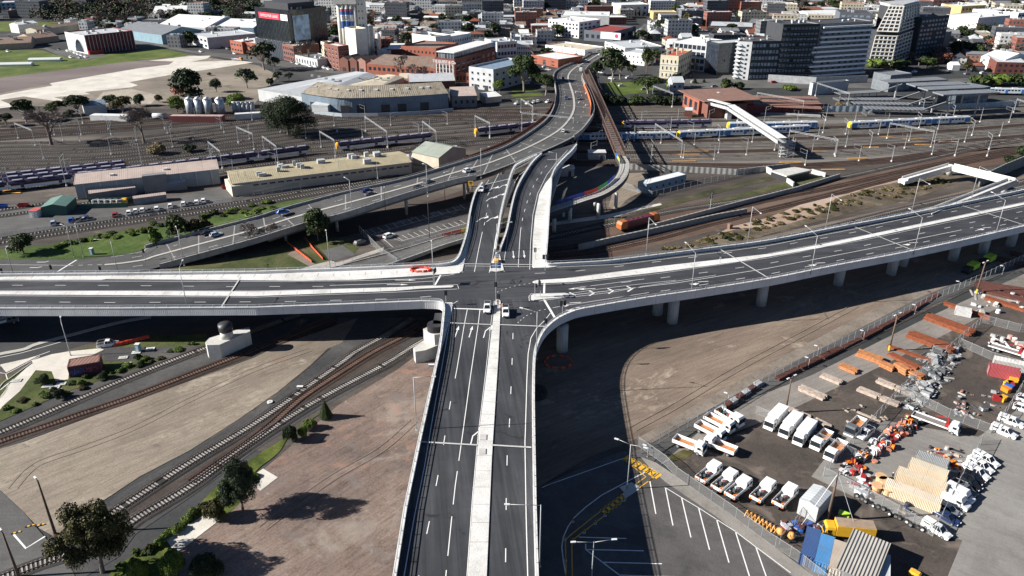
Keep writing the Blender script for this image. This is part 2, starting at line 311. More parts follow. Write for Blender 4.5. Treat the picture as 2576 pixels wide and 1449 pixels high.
# lower left
pt('lower_roads',[(-200,800),(0,800),(300,790),(500,790),(420,810),(300,838),(170,880),(95,912),(0,930),(-150,980),(-200,980)],g_asph,3)
pt('lower_verge',[(-150,1120),(-100,990),(0,955),(90,915),(180,885),(330,850),(520,840),(520,870),(330,930),(170,985),(0,1060)],MG('verge_grass',[(.04,.06,.015),(.08,.1,.025),(.14,.13,.06)],.1,.6,2.5,grain=.5),4)
pt('gravel_patch',[(172,888),(262,875),(470,872),(520,870),(430,900),(330,908),(258,910),(262,895),(228,898)],g_ball,5)
pt('concrete_path',[(-60,1050),(0,1000),(30,960),(82,912),(90,932),(50,985),(10,1020),(-60,1100)],g_conc,6)
pt('concrete_path',[(80,908),(130,892),(172,885),(250,877),(262,880),(228,896),(175,918),(172,955),(140,960),(130,935),(90,932)],g_conc,6)
pt('concrete_island',[(0,918),(95,897),(16,938)],g_conc,6)
pt('tan_field',[(-200,1200),(0,1130),(60,1112),(200,1060),(330,1012),(470,962),(640,900),(700,870),(900,800),(860,862),(824,878),(780,920),(700,985),(600,1055),(480,1132),(350,1200),(290,1240),(180,1312),(140,1352),(100,1330),(60,1290),(0,1236),(-200,1260)],g_tan,4)
pt('ballast_bed',[(-200,1190),(-200,1110),(0,1062),(170,990),(330,935),(500,872),(640,820),(760,800),(700,868),(600,903),(460,962),(330,1010),(200,1057),(60,1110),(0,1130)],g_ball,3)
pt('ballast_bed',[(200,1330),(300,1242),(480,1138),(700,993),(830,880),(850,800),(1160,800),(1120,880),(1040,890),(900,975),(760,1055),(640,1135),(480,1250),(340,1345),(300,1400),(100,1520),(-60,1560)],g_ball,3)
pt('ballast_bed',[(300,1290),(480,1190),(700,1045),(800,975),(900,922),(1000,870),(1060,872),(960,935),(800,1015),(650,1115),(500,1215),(330,1330)],g_ballbrown,4)
pt('red_field',[(1130,860),(1060,885),(1000,930),(850,1020),(700,1150),(640,1200),(560,1290),(460,1370),(360,1470),(280,1600),(1000,1600),(1060,1200)],g_red,5)
pt('green_fringe',[(850,1010),(720,1100),(640,1150),(560,1210),(480,1290),(380,1370),(290,1430),(250,1500),(360,1520),(440,1400),(520,1330),(600,1270),(640,1190),(700,1140),(740,1085)],MG('fringe_grass',[(.03,.05,.01),(.1,.13,.02),(.2,.2,.05)],.15,.7,3,grain=.5),6,smooth=4)
pt('concrete_slab',[(415,1355),(520,1294),(552,1310),(443,1394)],g_conc,8)
pt('concrete_slab',[(640,1195),(662,1180),(699,1202),(655,1236),(636,1222)],g_conc,8)
pt('asphalt_lane',[(-200,1200),(0,1234),(60,1290),(140,1385),(185,1440),(215,1530),(-200,1600)],g_asph2,7)
# right side
pt('brown_field',[(1300,700),(2575,560),(2900,520),(2900,560),(2575,612),(2300,730),(2000,880),(1800,990),(1600,1105),(1480,1150),(1330,1240),(1300,1100)],g_brown,2)
pt('wet_ground',[(1345,965),(1372,975),(1376,1000),(1350,1010),(1342,1000)],MG('damp_dirt',[(.03,.028,.03),(.055,.05,.05),(.085,.075,.07)],.06,.4,2.5,grain=.35,wet=1),3,smooth=5)
pt('stony_verge',[(1600,1105),(1800,990),(2000,880),(2300,725),(2575,607),(2700,570),(2700,600),(2575,640),(2310,750),(2010,905),(1820,1010),(1640,1115)],MG('stony_dirt',[(.17,.14,.115),(.24,.2,.165),(.3,.255,.21)],.1,.6,3,grain=.35),4)
pt('asphalt_path',[(1560,1150),(1640,1118),(1820,1012),(2010,905),(2310,750),(2575,640),(2800,560),(2800,600),(2575,665),(2320,778),(2020,935),(1830,1035),(1680,1128),(1640,1165)],g_asph2,5)
pt('service_lane',[(1660,1170),(1760,1085),(1900,1000),(2040,945),(2330,800),(2575,690),(2900,560),(2900,640),(2575,745),(2480,790),(2350,860),(2250,905),(2130,965),(1950,1050),(1760,1120)],MG('lane_gravel',[(.2,.18,.16),(.26,.235,.21),(.31,.285,.255)],.08,.5,3,grain=.2,streak=.15,rot=-.45),5)
pt('storage_yard',[(1680,1170),(1950,1050),(2250,905),(2480,790),(2600,735),(3100,800),(3100,1650),(2300,1650),(2000,1440),(1830,1320),(1700,1215)],g_dark,6)
pt('concrete_lot',[(2230,1060),(2460,1100),(2575,1020),(2900,1100),(2900,1650),(2300,1650),(2420,1360),(2330,1340),(2040,1200),(2130,1080)],g_lot,7)
pt('muddy_puddle_ground',[(1680,1150),(1720,1132),(1745,1140),(1720,1158),(1690,1160)],MG('puddle',[(.05,.045,.02),(.09,.075,.03),(.1,.1,.03)],.2,.8,3,rough=.15,grain=.2),8)
pt('car_park',[(1330,1250),(1345,1230),(1543,1142),(1575,1135),(1640,1170),(1673,1190),(1800,1270),(1932,1372),(2010,1440),(2150,1560),(2150,1650),(1330,1650)],g_park,6)
pt('concrete_kerb_path',[(1610,1150),(1650,1165),(1680,1185),(1830,1290),(1940,1372),(2040,1445),(2160,1550),(2150,1590),(2030,1480),(1925,1398),(1800,1300),(1675,1215),(1640,1185)],MG('kerb_concrete',[(.2,.185,.165),(.27,.25,.225),(.33,.31,.28)],.1,.5,3,grain=.2),7)
m_tyt=MG('tyre_track_dirt',[(.2,.16,.13),(.25,.205,.165),(.3,.25,.2)],.2,1,4,grain=.3)
def tyre_tracks(lines,name='tyre_track'):
    mb=MB()
    for l in lines:
        pts=cr(W(l),6)
        for off in(-.9,.9):
            q=[]
            for i,p in enumerate(pts):
                d=pts[min(i+1,len(pts)-1)]-pts[max(i-1,0)]; d.normalize(); q.append(p+Vector((d.y,-d.x,0))*off)
            _rib(mb,q,.16,.215,0)
    struct(name,mb,m_tyt)
def _rib(mb,pts,w,z,mi):
    n=len(pts); L=[];Rr=[]
    for i,p in enumerate(pts):
        d=pts[min(i+1,n-1)]-pts[max(i-1,0)]; d.z=0
        if d.length<1e-5: d=Vector((1,0,0))
        d.normalize(); r=Vector((d.y,-d.x,0))*(w/2); L.append(Vector((p.x-r.x,p.y-r.y,p.z+z))); Rr.append(Vector((p.x+r.x,p.y+r.y,p.z+z)))
    mb.ribbon(L,Rr,mi)
tyre_tracks([[(30,1230),(90,1170),(200,1130),(330,1080),(470,1010),(640,930),(780,880)],[(660,1330),(740,1270),(840,1200),(960,1130),(1040,1060)],[(1590,1080),(1700,1020),(1850,930),(2000,850),(2150,770)]])
# painted ground markings
paint=M('road_paint',(.82,.81,.78),.6,var=.06,scale=1.5); ypaint=M('yellow_paint',(.75,.42,.04),.6,var=.15,scale=2)
def line_mb(mb,px,w,z,zz=0,mi=0,dash=None):
    pts=[P(a[0],a[1],zz) for a in px]
    if dash:
        on,off=dash; r=resample(pts,.5); k=0; per=int((on+off)/.5); n=int(on/.5)
        while k<len(r)-1: seg=r[k:k+n+1]; k+=per; 
        k=0
        while k+n<len(r):
            seg=r[k:k+n+1]; _rib(mb,seg,w,z,mi); k+=per
    else: _rib(mb,pts,w,z,mi)
def _rib(mb,pts,w,z,mi):
    n=len(pts); L=[];Rr=[]
    for i,p in enumerate(pts):
        d=pts[min(i+1,n-1)]-pts[max(i-1,0)]; d.z=0
        if d.length<1e-5: d=Vector((1,0,0))
        d.normalize(); r=Vector((d.y,-d.x,0))*(w/2); L.append(Vector((p.x-r.x,p.y-r.y,p.z+z))); Rr.append(Vector((p.x+r.x,p.y+r.y,p.z+z)))
    mb.ribbon(L,Rr,mi)
mb=MB(); T=lambda c,r,pts:[(c*643.9+x/4.0,r*362.3+y/4.0) for x,y in pts]
for a,b in [((1385,500),(1445,828)),((1540,560),(1617,945)),((1705,670),(1798,1065)),((1875,768),(1985,1190)),((2055,880),(2180,1318)),((2245,1005),(2400,1500)),((2450,1160),(2640,1700)),((670,1062),(1148,1076)),((740,1187),(1325,1200)),((915,1315),(1505,1330)),((1080,1445),(1680,1465)),((740,1187),(1080,1445)),((1080,1445),(1400,1700)),((740,1187),(740,1130))]:
    line_mb(mb,T(2,3,[a,b]),.22,.15)
line_mb(mb,T(2,3,[(1535,560),(1705,665),(1880,770),(2050,880),(2245,1005),(2450,1160),(2800,1420)]),.16,.15)
line_mb(mb,T(2,3,[(300,565),(350,540),(1130,265)]),.16,.15)
line_mb(mb,T(2,3,[(1410,370),(1180,490),(900,640),(740,760),(620,870),(560,960),(515,1060),(500,1160),(515,1300),(550,1500),(580,1700)]),.2,.15)
struct('car_park_lines',mb,paint)
mb=MB()
for i in range(7):
    a=(1130+i*52-(i>3)*2,262+i*29); line_mb(mb,T(2,3,[(a[0]+50,a[1]-14),(a[0]-8,a[1]+30)]) ,.9,.15)
for i in range(5):
    x,y=905+i*45,800-i*33; line_mb(mb,T(2,3,[(x-10,y-20),(x+50,y+30)]),.75,.15)
for l in ([(1110,270),(1345,455),(1180,575),(890,800),(600,1030),(535,1090),(545,1500),(560,1700)],[(1170,250),(1400,385),(1410,470),(1120,680),(950,830),(610,1090),(600,1160),(610,1700)],[(1370,380),(1480,420),(1370,500)]): line_mb(mb,T(2,3,l),.22,.15)
struct('yellow_walkway_lines',mb,ypaint)
mb=MB()
for a in ([(1100,870),(1160,915),(1900,700),(2060,660)],[(1350,945),(1460,980),(2120,800)],[(1285,960),(1375,1040)]): line_mb(mb,T(1,1,a),.15,.13)
for i in range(13):
    x=1150+i*75; y=862-i*20.5; line_mb(mb,T(1,1,[(x,y),(x+55,y+40)]),.14,.13)
for i in range(12):
    x=1410+i*58; y=935-i*15; line_mb(mb,T(1,1,[(x,y),(x+60,y+35)]),.14,.13)
struct('car_park_lines',mb,paint)
mb=MB()
for a in ([(140,1035),(262,1175),(455,1055)],): line_mb(mb,T(0,3,a),.35,.16)
for a in ([(0,855-0),(65,865),(400,690)],[(0,790),(120,760),(390,680),(500,640)],[(0,700),(200,660),(420,600),(700,520)],[(60,870),(75,920)]): line_mb(mb,T(0,2,a),.2,.1)
line_mb(mb,T(0,2,[(0,1030),(100,950),(330,800)]),.25,.1)
struct('road_markings',mb,paint)
kerb=M('kerb_stone',(.42,.4,.36),.8,var=.15,scale=1)
mb=MB(); mb.path(cr(W([(-40,906),(0,892),(60,880),(95,866),(200,838),(300,812),(380,798)])),1.6,.14,.06)
mb.path(cr(W([(-40,1060),(0,975),(30,950),(80,914)])),.25,.2,.06); mb.path(cr(W([(-60,1016),(0,1002),(24,962)])),.2,.1,.06)
struct('kerb',mb,kerb)
# ================= railway tracks =================
m_rail=M('rail_steel',(.09,.065,.055),.5,var=.2,scale=1,metal=.3); m_slc=M('concrete_sleeper',(.33,.305,.28),.85,var=.35,scale=.25); m_slt=M('timber_sleeper',(.14,.078,.055),.9,var=.35,scale=.4)
m_bed=MG('track_bed',[(.035,.032,.03),(.055,.05,.047),(.085,.078,.072)],.06,.8,4.5,grain=.45)
m_slf=M('worn_sleeper',(.34,.32,.29),.85,var=.3,scale=.25); m_bedy=MG('pale_track_bed',[(.13,.117,.103),(.18,.163,.145),(.235,.215,.19)],.05,.6,3,grain=.4)
m_bedb=MG('brown_track_bed',[(.045,.03,.024),(.07,.046,.036),(.1,.072,.058)],.06,.8,4.5,grain=.45)
NTR=[0]
def track(px,kind='c',z=0.1,gap=.7,smooth=True,bed=True,name='railway_track'):
    NTR[0]+=1; z=z+.003*NTR[0]
    pts=W(px); pts=cr(pts,8) if smooth else pts; isf=sum(p.y for p in pts)/len(pts)>270; pts=resample(pts,1.15 if isf else gap)
    if len(pts)<3: return
    mb=MB(); far=pts[0].y>330
    n=len(pts)
    if bed:
        q=pts[::6]+[pts[-1]]; L=[];Rr=[];L2=[];R2=[]
        for i,p in enumerate(q):
            d=(q[min(i+1,len(q)-1)]-q[max(i-1,0)]); 
            if d.length<1e-4: d=Vector((1,0,0))
            d.normalize(); r=Vector((d.y,-d.x,0)); L.append(p-r*1.7+Vector((0,0,z+.1)));Rr.append(p+r*1.7+Vector((0,0,z+.1)));L2.append(p-r*2.3+Vector((0,0,z-.08)));R2.append(p+r*2.3+Vector((0,0,z-.08)))
        mb.ribbon(L,Rr,2); mb.ribbon(L2,L,2); mb.ribbon(Rr,R2,2)
    for off in (-.8,.8):
        mb.path(pts[::3] if not far else pts[::5],.09 if not far else .13,.16,z+.17,1,off)
    for i in range(0,n-1):
        d=(pts[i+1]-pts[i]).normalized(); 
        if rnd.random()<.04: continue
        c=pts[i]+Vector((0,0,z+.13)); rz=math.atan2(d.y,d.x)+rnd.uniform(-.02,.02); cs,sn=math.cos(rz),math.sin(rz)
        x,y=(.2 if isf else .14),(1.2 if isf else 1.1); q=[Vector((c.x+a*cs-b*sn,c.y+a*sn+b*cs,c.z+.06)) for a,b in ((-x,-y),(x,-y),(x,y),(-x,y))]; mb.face(q,0)
        if c.y<260:
            e=[p-Vector((0,0,.1)) for p in q]
            for k in range(4): mb.face([e[k],e[(k+1)%4],q[(k+1)%4],q[k]],0)
    struct(name,mb,[(m_slf if isf else m_slc) if kind!='t' else m_slt,m_rail,{'c':m_bed,'t':m_bedb,'y':m_bedy}[kind]])
# foreground
track([(-120,1135),(0,1090),(130,1035),(300,962),(420,914),(515,878),(640,832),(760,790)],'c')
track([(-120,1160),(0,1113),(62,1092),(200,1045),(325,1003),(450,955),(610,893),(720,850),(840,800)],'t')
track([(230,1328),(322,1267),(480,1164),(644,1065),(784,967),(861,912),(894,887),(969,845),(1040,800)],'c')
track([(480,1215),(644,1100),(740,1018),(784,985),(894,914),(951,880),(1040,835),(1110,795)],'t')
track([(-100,1500),(100,1420),(250,1372),(345,1305),(480,1225),(610,1130),(744,1041),(819,997),(894,957),(969,917),(1039,872),(1110,830)],'c')
# left middle pair beside the green bank
track([(-150,620),(0,602),(250,562),(500,524),(644,504),(800,476),(900,462),(1000,440)],'c')
track([(-150,635),(0,613),(250,573),(500,536),(644,514),(800,487),(900,468),(1000,450)],'c')
# tracks crossing under the east arm (right of junction)
track([(1372,630),(1500,610),(1700,560),(1900,510),(2100,470),(2300,425),(2575,370),(2800,330)],'t')
track([(1372,645),(1500,632),(1650,600),(1760,570),(1931,528),(2100,487),(2300,437),(2575,380),(2800,340)],'t')
track([(1372,600),(1560,560),(1700,530),(1860,505),(2000,475),(2150,440),(2575,350),(2800,315)],'c')
track([(1500,710),(1700,655),(1931,610),(2100,570),(2300,520),(2500,475),(2700,425)],'c')
track([(1560,715),(1740,668),(1931,622),(2100,583),(2300,533),(2500,487),(2700,440)],'c')
track([(1300,410),(1450,406),(1700,413),(1900,416),(2050,413),(2250,398),(2400,375),(2575,348),(2800,315)],'t')
track([(1300,418),(1450,414),(1700,421),(1900,425),(2060,420),(2260,404),(2420,380),(2575,356),(2800,322)],'t')
# wide yard, rows from the front to the back
for i,(yl,ym,yr) in enumerate([(545,470,362),(530,458,352),(480,427,350),(465,418,345),(455,410,340),(440,400,334),(430,392,329),(420,384,324),(410,376,319),(402,368,312),(392,360,306),(384,352,300),(374,344,296),(364,336,290)]):
    if i<2: track([(-150,yl+12),(0,yl),(200,yl-30),(400,ym+15),(644,ym-40),(900,400+i*-8),(1100,372-i*8),(1290,352-i*8)],'c')
    else: track([(-150,yl+10),(0,yl-3),(300,(yl+ym)/2+2),(644,ym-17-i*1.0),(900,ym-44-i*1.2),(1100,ym-52-i*2.2),(1290,ym-62-i*3),(1500,ym-50-i*4.2) if i<5 else (1450,ym-65-i*3)],'c')
for i,y in enumerate([405,398,391,384,377,370,363,356,350,344,338,332,326]):
    track([(1450,y-2),(1600,y),(1900,y-4),(2200,y-16),(2400,y-28),(2600,y-44),(2800,y-62)],'yyyt'[i%4])
for i,y in enumerate([306,298,291,284]): track([(1450,y),(1700,y-4),(1950,y-6),(2250,y-8),(2600,y-20)],'y')
for i,(a,b) in enumerate([(352,300),(345,294),(337,288),(329,283),(320,279),(312,275)]): track([(-150,a+6),(0,a),(300,(a+b)/2+4),(644,b+6),(1000,b+2),(1350,b+3)],'ct'[i%2])
track([(2350,205+40),(2500,238),(2700,228)],'t')
# ================= the new viaduct =================
ZD=10.0
m_as=MG('new_asphalt',[(.038,.038,.041),(.05,.05,.053),(.068,.067,.069)],.05,.25,3.5,grain=.2,streak=.2,rough=.75)
def deck_material():
    m,n,b=_new('viaduct_asphalt'); v=_pos(n); sp=n.nodes.new('ShaderNodeSeparateXYZ'); n.links.new(v,sp.inputs[0])
    c=_ramp(n,_noise(n,v,.06,6,.65),[(.3,(.04,.042,.047)),(.5,(.056,.058,.064)),(.72,(.08,.081,.086))])
    y0=(P(1250,752,10).y+P(1250,678,10).y)/2; hw=(P(1250,678,10).y-P(1250,752,10).y)/2
    mk=_math(n,'GREATER_THAN',_math(n,'ABSOLUTE',_math(n,'SUBTRACT',sp.outputs[1],y0)),hw); mx=_math(n,'LESS_THAN',_math(n,'ABSOLUTE',_math(n,'SUBTRACT',sp.outputs[0],-1.5)),16.0); mk=_math(n,'MULTIPLY',mk,mx)
    for sc,lo,k in ((.55,.72,.3),(1.6,.8,.05)):
        a=_noise(n,v,sc,4,.6,(.03,1,1),R(-6),.4); e=_noise(n,v,sc,4,.6,(.03,1,1),R(83),.4)
        f=_mix(n,mk,_ramp(n,a,[(.35,(lo,)*3),(.62,(1.12,)*3)]),_ramp(n,e,[(.35,(lo,)*3),(.62,(1.12,)*3)])); c=_mix(n,1.0,c,f,'MULTIPLY')
    c=_mix(n,_ramp(n,_noise(n,v,.16,4,.6,None,0,1.5),[(.63,(0,0,0)),(.7,(1,1,1))]),c,(.03,.03,.032))
    g=_noise(n,v,5,3); c=_mix(n,1.0,c,_ramp(n,g,[(.3,(.8,)*3),(.6,(1,1,1))]),'MULTIPLY')
    n.links.new(c,b.inputs['Base Color']); b.inputs['Roughness'].default_value=.75; b.inputs['Specular IOR Level'].default_value=.3; return m
m_as=deck_material()
m_asn=MG('new_asphalt_north',[(.038,.038,.041),(.05,.05,.053),(.068,.067,.069)],.05,.25,3.5,grain=.2,streak=.2,rough=.75,rot=R(80))
m_wc=MG('white_concrete',[(.58,.565,.53),(.7,.685,.65),(.78,.765,.735)],.15,.9,4,grain=.2,stain=(.5,.485,.45))
m_pc=MCOR('parapet_concrete',(.6,.6,.59),.5,.8,dep=.15); m_gd=M('girder_concrete',(.3,.3,.3),.85,var=.2)
m_steel=M('galvanised_steel',(.62,.64,.66),.45,var=.08,metal=.35); m_dk=M('dark_steel',(.03,.03,.035),.5)
def VB(name,cat,label): return E(name,P(1250,720,0),label,cat)
bridge=VB('road_viaduct','bridge','new grey concrete viaduct with an asphalt road crossing and white medians in the centre')
BO=bridge.location.copy(); NEGB=-BO
def bpart(name,mb,mats,parent=None,smooth=False,src=None):
    src=src or BO; mb.v=[(x-src.x,y-src.y,z-src.z) for x,y,z in mb.v]; return mb.build(name,mats,parent if parent is not None else bridge,smooth)
T11=11.1
north_w=W([(-300,694),(0,688),(300,685),(644,681),(894,672),(1105,663)],T11)
corner=cr(W([(1105,663),(1136,658),(1152,645),(1162,620),(1174,580),(1181,537),(1188,505),(1197,480),(1213,458)],T11),5)
rampA_r=cr(W([(1350,388),(1303,410),(1288,428),(1276,465),(1261,525),(1251,587),(1245,625)],T11),5)
rampB_l=cr(W([(1257,625),(1273,580),(1280,550),(1288,510),(1298,475),(1313,445),(1338,407),(1362,384)],T11),5)
rampB_r=cr(W([(1450,362),(1437,378),(1423,391),(1405,410),(1393,427),(1386,445)],T11),5)
edgeE0=W([(1386,445),(1386,462),(1380,532),(1376,600),(1371,655)],T11)
north_e=cr(W([(1371,655),(1376,661),(1400,661),(1460,658),(1538,653),(1663,638),(1788,622),(1931,603),(2131,565),(2306,532),(2575,476),(2900,405)],T11),4)
south_e=cr(W([(2900,485),(2575,567),(2306,627),(2106,665),(1931,700),(1763,727),(1625,747),(1500,768),(1450,778),(1418,790),(1394,804),(1370,826),(1354,853),(1345,885),(1342,930),(1341,1000)],T11),4)
arm_e=W([(1341,1000),(1342,1087),(1345,1274),(1350,1449),(1356,1750)],T11)
arm_w=W([(915,1750),(991,1449),(1019,1274),(1056,1098),(1089,950),(1104,880),(1110,840)],T11)
arm_w2=cr(W([(1110,840),(1114,800),(1116,775),(1113,761),(1098,756),(1060,755)],T11),5)
south_w=W([(1060,755),(894,762),(644,771),(300,773),(0,773),(-300,775)],T11)
outline=north_w+corner+W([(1224,447),(1284,424),(1350,388)],T11)+rampA_r+rampB_l+W([(1390,372),(1448,355)],T11)+rampB_r+edgeE0+north_e+south_e+arm_e+arm_w+arm_w2+south_w
ol=[]
for p in outline:
    if not ol or (Vector((p.x,p.y,0))-ol[-1]).length>.05: ol.append(Vector((p.x,p.y,0)))
mb=MB(); mb.poly([(p.x,p.y,ZD) for p in ol],0); mb.poly([(p.x,p.y,ZD-1.2) for p in ol],1,True)
bpart('deck',mb,[m_as,m_gd])
# deep girders set back beneath the deck
def sideline(L,off,n=None):
    o=[]
    for i,p in enumerate(L):
        d=L[min(i+1,len(L)-1)]-L[max(i-1,0)]; d.z=0
        if d.length<1e-5: d=Vector((1,0,0))
        d.normalize(); o.append(p+Vector((-d.y,d.x,0))*off)
    return o
# parapets with a coping and, above them, a steel rail on posts; the fascia hangs outside the deck edge
def parapet(L,inside,rail=True,post=3.0,h=.9,fas=True):
    L=[Vector((p.x,p.y,ZD)) for p in L]
    mb=MB(); mb.path(L,.45,h+(1.35 if fas else 0),-1.35 if fas else 0,0,0); bpart('parapet',mb,m_pc)
    mb=MB(); mb.path(L,.6,.1,h,0,0); bpart('coping',mb,m_wc)
    if rail:
        mb=MB(); mb.path(L,.1,.1,h+.75,0,0); mb.path(L,.07,.07,h+.4,0,0)
        for p in resample(L,post): mb.box((p.x,p.y,p.z+h+.42),(.14,.14,.72))
        bpart('railing',mb,m_steel)
for L in (north_w,corner,rampA_r,rampB_l,rampB_r,edgeE0,north_e,south_e+arm_e[1:],arm_w,arm_w2,south_w): parapet(L,0)
# girders
def girder(pl,w=2.0,z=ZD-1.25,h=1.7):
    mb=MB(); q=[Vector((p.x,p.y,0)) for p in pl]; mb.path(q,w,h,z-h); bpart('girder',mb,m_gd)
for y in (702,718,735,752): girder(W([(-300,y+3),(0,y),(1100,y-6)],ZD))
for k in range(6):
    t=k/5.0; girder([a.lerp(b,.1+.8*t) for a,b in zip(W([(1380,690),(1663,650),(1931,612),(2306,540),(2900,418)],ZD),W([(1420,780),(1650,735),(1931,690),(2306,618),(2900,478)],ZD))])
for k in range(5):
    t=k/4.0; girder([a.lerp(b,.08+.84*t) for a,b in zip(W([(1120,800),(1056,1098),(1000,1449),(930,1750)],ZD),W([(1338,860),(1338,1087),(1346,1449),(1352,1750)],ZD))])
for k in range(3):
    t=k/2.0; girder([a.lerp(b,.12+.76*t) for a,b in zip(W([(1160,670),(1186,540),(1225,465)],ZD),W([(1240,670),(1262,540),(1300,440)],ZD))],1.6)
    girder([a.lerp(b,.12+.76*t) for a,b in zip(W([(1262,670),(1290,540),(1350,410)],ZD),W([(1366,670),(1376,540),(1420,400)],ZD))],1.6)
# raised white concrete: footpaths, medians, islands
def slab(px,h=.18,mat=None,name='median',sm=0):
    pts=W(px,ZD); 
    if sm: pts=cr(pts+[pts[0]],sm)[:-1]
    mb=MB(); mb.prism(pts,ZD+.004,ZD+h,0,None,False); bpart(name,mb,mat or m_wc)
slab([(-300,700),(0,694),(644,685),(900,678),(1100,669),(1140,664),(1152,655),(1166,628),(1178,588),(1184,545),(1187,545),(1182,590),(1172,640),(1163,682),(1155,688),(1130,690),(894,705),(750,707),(644,706),(270,703),(255,705),(0,705),(-300,711)],.16,name='footpath')
slab([(-300,734),(0,734),(300,733.5),(644,734.6),(994,724.6),(1060,720.5),(1125,718.5),(1137,719),(1142,721),(1136,724),(1060,727),(994,733),(644,746),(300,743.5),(0,742),(-300,743)])
slab([(1340,709),(1350,706),(1438,700.5),(1663,671),(1932,640.5),(2060,617),(2181,592.5),(2575,510.5),(2900,440),(2900,446),(2575,516),(2181,600),(2060,625),(1932,647),(1860,659),(1663,685),(1438,711),(1352,714),(1342,712)])
slab([(1245,759),(1247,755),(1255,755),(1259,759),(1257,820),(1253,900),(1241,1087),(1237,1150),(1224,1449),(1215,1750),(1158,1750),(1176,1449),(1190,1250),(1205,1087),(1225,930),(1238,820)])
slab([(1335,744),(1342,741),(1420,739),(1430,741),(1432,745),(1424,748),(1342,756),(1335,754)],name='traffic_island')
slab([(1231,681),(1234,668),(1246,640),(1256,640),(1264,668),(1267,681),(1250,684)],name='traffic_island')
slab([(1385,446),(1386,470),(1380,532),(1376,600),(1371,660),(1398,666),(1401,671),(1380,674),(1342,674.5),(1338,671),(1340,600),(1345,545),(1356,490),(1371,462)],.16,name='footpath')
slab([(1116,768),(1119,762),(1137,762),(1139,765),(1132,800),(1122,840),(1109,884),(1105,884),(1112,840),(1117,800)],.16,name='footpath')
# small services boxes in the median
mb=MB()
for x,y in [(1215,1102),(1213,1138)]: p=P(x,y,ZD); mb.box((p.x,p.y,ZD+.25),(1.3,1.7,.1))
bpart('service_pit',mb,M('pit_lid',(.5,.48,.45),.8))
# expansion joints
mb=MB(); joints=[[(606,697),(594,716),(572,750),(556,775)],[(1117,813),(1235,818)],[(1256,818),(1382,823)],[(1058,1113),(1200,1121)],[(1235,1121),(1336,1127)],[(1167,665),(1338,667)],[(1812,629),(1938,704)],[(2147,571),(2293,630)],[(2415,517),(2575,567)],[(1222,465),(1286,450)],[(1376,403),(1420,401)]]
for j in joints: mb=MB(); line_mb(mb,j,.42,.19,ZD); bpart('expansion_joint',mb,M('joint_concrete',(.5,.49,.47),.8,var=.15,scale=1.5))
# lane markings
mb=MB(); z=.02
def dl(px,w=.16,on=3,off=9): line_mb(mb,px,w,z,ZD,0,(on,off))
def sl_(px,w=.16): line_mb(mb,px,w,z,ZD)
sl_([(-300,712),(0,706.5),(644,708),(894,706.5),(1060,701),(1130,692),(1165,684)]); dl([(-300,721),(0,717.5),(300,718),(560,721),(829,720.5)],.16,3,9); sl_([(829,718),(1000,712.5),(1090,707)])
sl_([(-300,744.5),(0,744),(644,747.5),(994,735),(1150,727)],.14); sl_([(-300,732),(0,731.5),(644,732),(994,723),(1150,716)],.14); sl_([(1150,716),(1154,727)],.12)
dl([(-300,758),(0,759),(300,761),(700,759),(1000,751.5),(1130,742)],.16,3,9)
sl_([(1108,692),(1091,722)],.5); sl_([(1142,776),(1235,779)],.5); sl_([(1366,750),(1395,799)],.6); sl_([(1369,712),(1368,740)],.55)
sl_([(1338,711),(1440,698),(1663,669.5),(1931,639)],.12); sl_([(1350,716),(1440,712.5),(1663,687),(1931,649),(2181,602),(2575,519)],.12)
sl_([(1931,638),(2181,591),(2575,508),(2900,437)],.12)
for a in ([(1400,672),(1560,665),(1800,636),(1931,618),(2181,570),(2575,487)],): sl_(a,.14)
dl([(1345,688),(1440,683),(1600,665),(1800,640),(1931,623),(2100,594),(2300,553),(2575,494),(2900,424)],.16,3,9)
dl([(1460,722),(1600,707),(1800,682),(1931,663),(2150,623),(2350,580),(2575,531),(2900,459)],.16,3,9)
sl_([(1440,725),(1620,702)],.14); sl_([(1438,742),(1545,730),(1700,712),(1931,675),(2150,633),(2410,580)],.16)
dl([(2410,580),(2575,545),(2900,473)],.16,1.5,4)
dl([(1560,747),(1700,727),(1931,690),(2100,657),(2300,614),(2575,554),(2900,480)],.16,3,9)
sl_([(1390,774),(1420,769),(1632,736)],.14); sl_([(1425,740),(1500,728),(1580,718),(1700,705)],.12); sl_([(1360,752),(1432,748),(1540,735),(1620,720),(1800,692)],.12)
sl_([(1330,746),(1335,739),(1420,737),(1436,741),(1436,746),(1344,759),(1331,757),(1330,746)],.14)
for i in range(4):
    x=1440+i*48; y=742-i*5.2; sl_([(x-8,y-6),(x+6,y),(x-6,y+7)],.5)
sl_([(1386,785),(1370,806),(1350,825),(1335,850),(1328,890),(1325,950),(1321,1087),(1320,1112),(1323,1300),(1327,1449),(1332,1700)],.16)
dl([(1386,776),(1350,782),(1322,795),(1304,810),(1294,825)],.16,.8,.9); dl([(1250,735),(1275,725),(1300,718),(1338,712)],.16,.8,.9)
# south arm lanes
sl_([(1151,757),(1141,763),(1133,800),(1108,940),(1084,1074),(1068,1170),(1040,1310),(1016,1449),(975,1700)],.16)
sl_([(1175,779),(1167,820),(1148,934)],.16); dl([(1148,934),(1133,1010),(1110,1150),(1080,1310),(1063,1390),(1053,1449),(1020,1620)],.16,3,9)
sl_([(1207,779),(1202,820),(1184,940),(1164,1087)],.16); dl([(1164,1087),(1145,1220),(1135,1310),(1121,1449),(1100,1650)],.16,9,3)
sl_([(1243,757),(1236,800),(1222,930),(1203,1087),(1188,1250),(1174,1449)],.1); dl([(1290,838),(1287,930),(1280,1087),(1276,1120),(1273,1250),(1271,1449),(1268,1650)],.16,3,9)
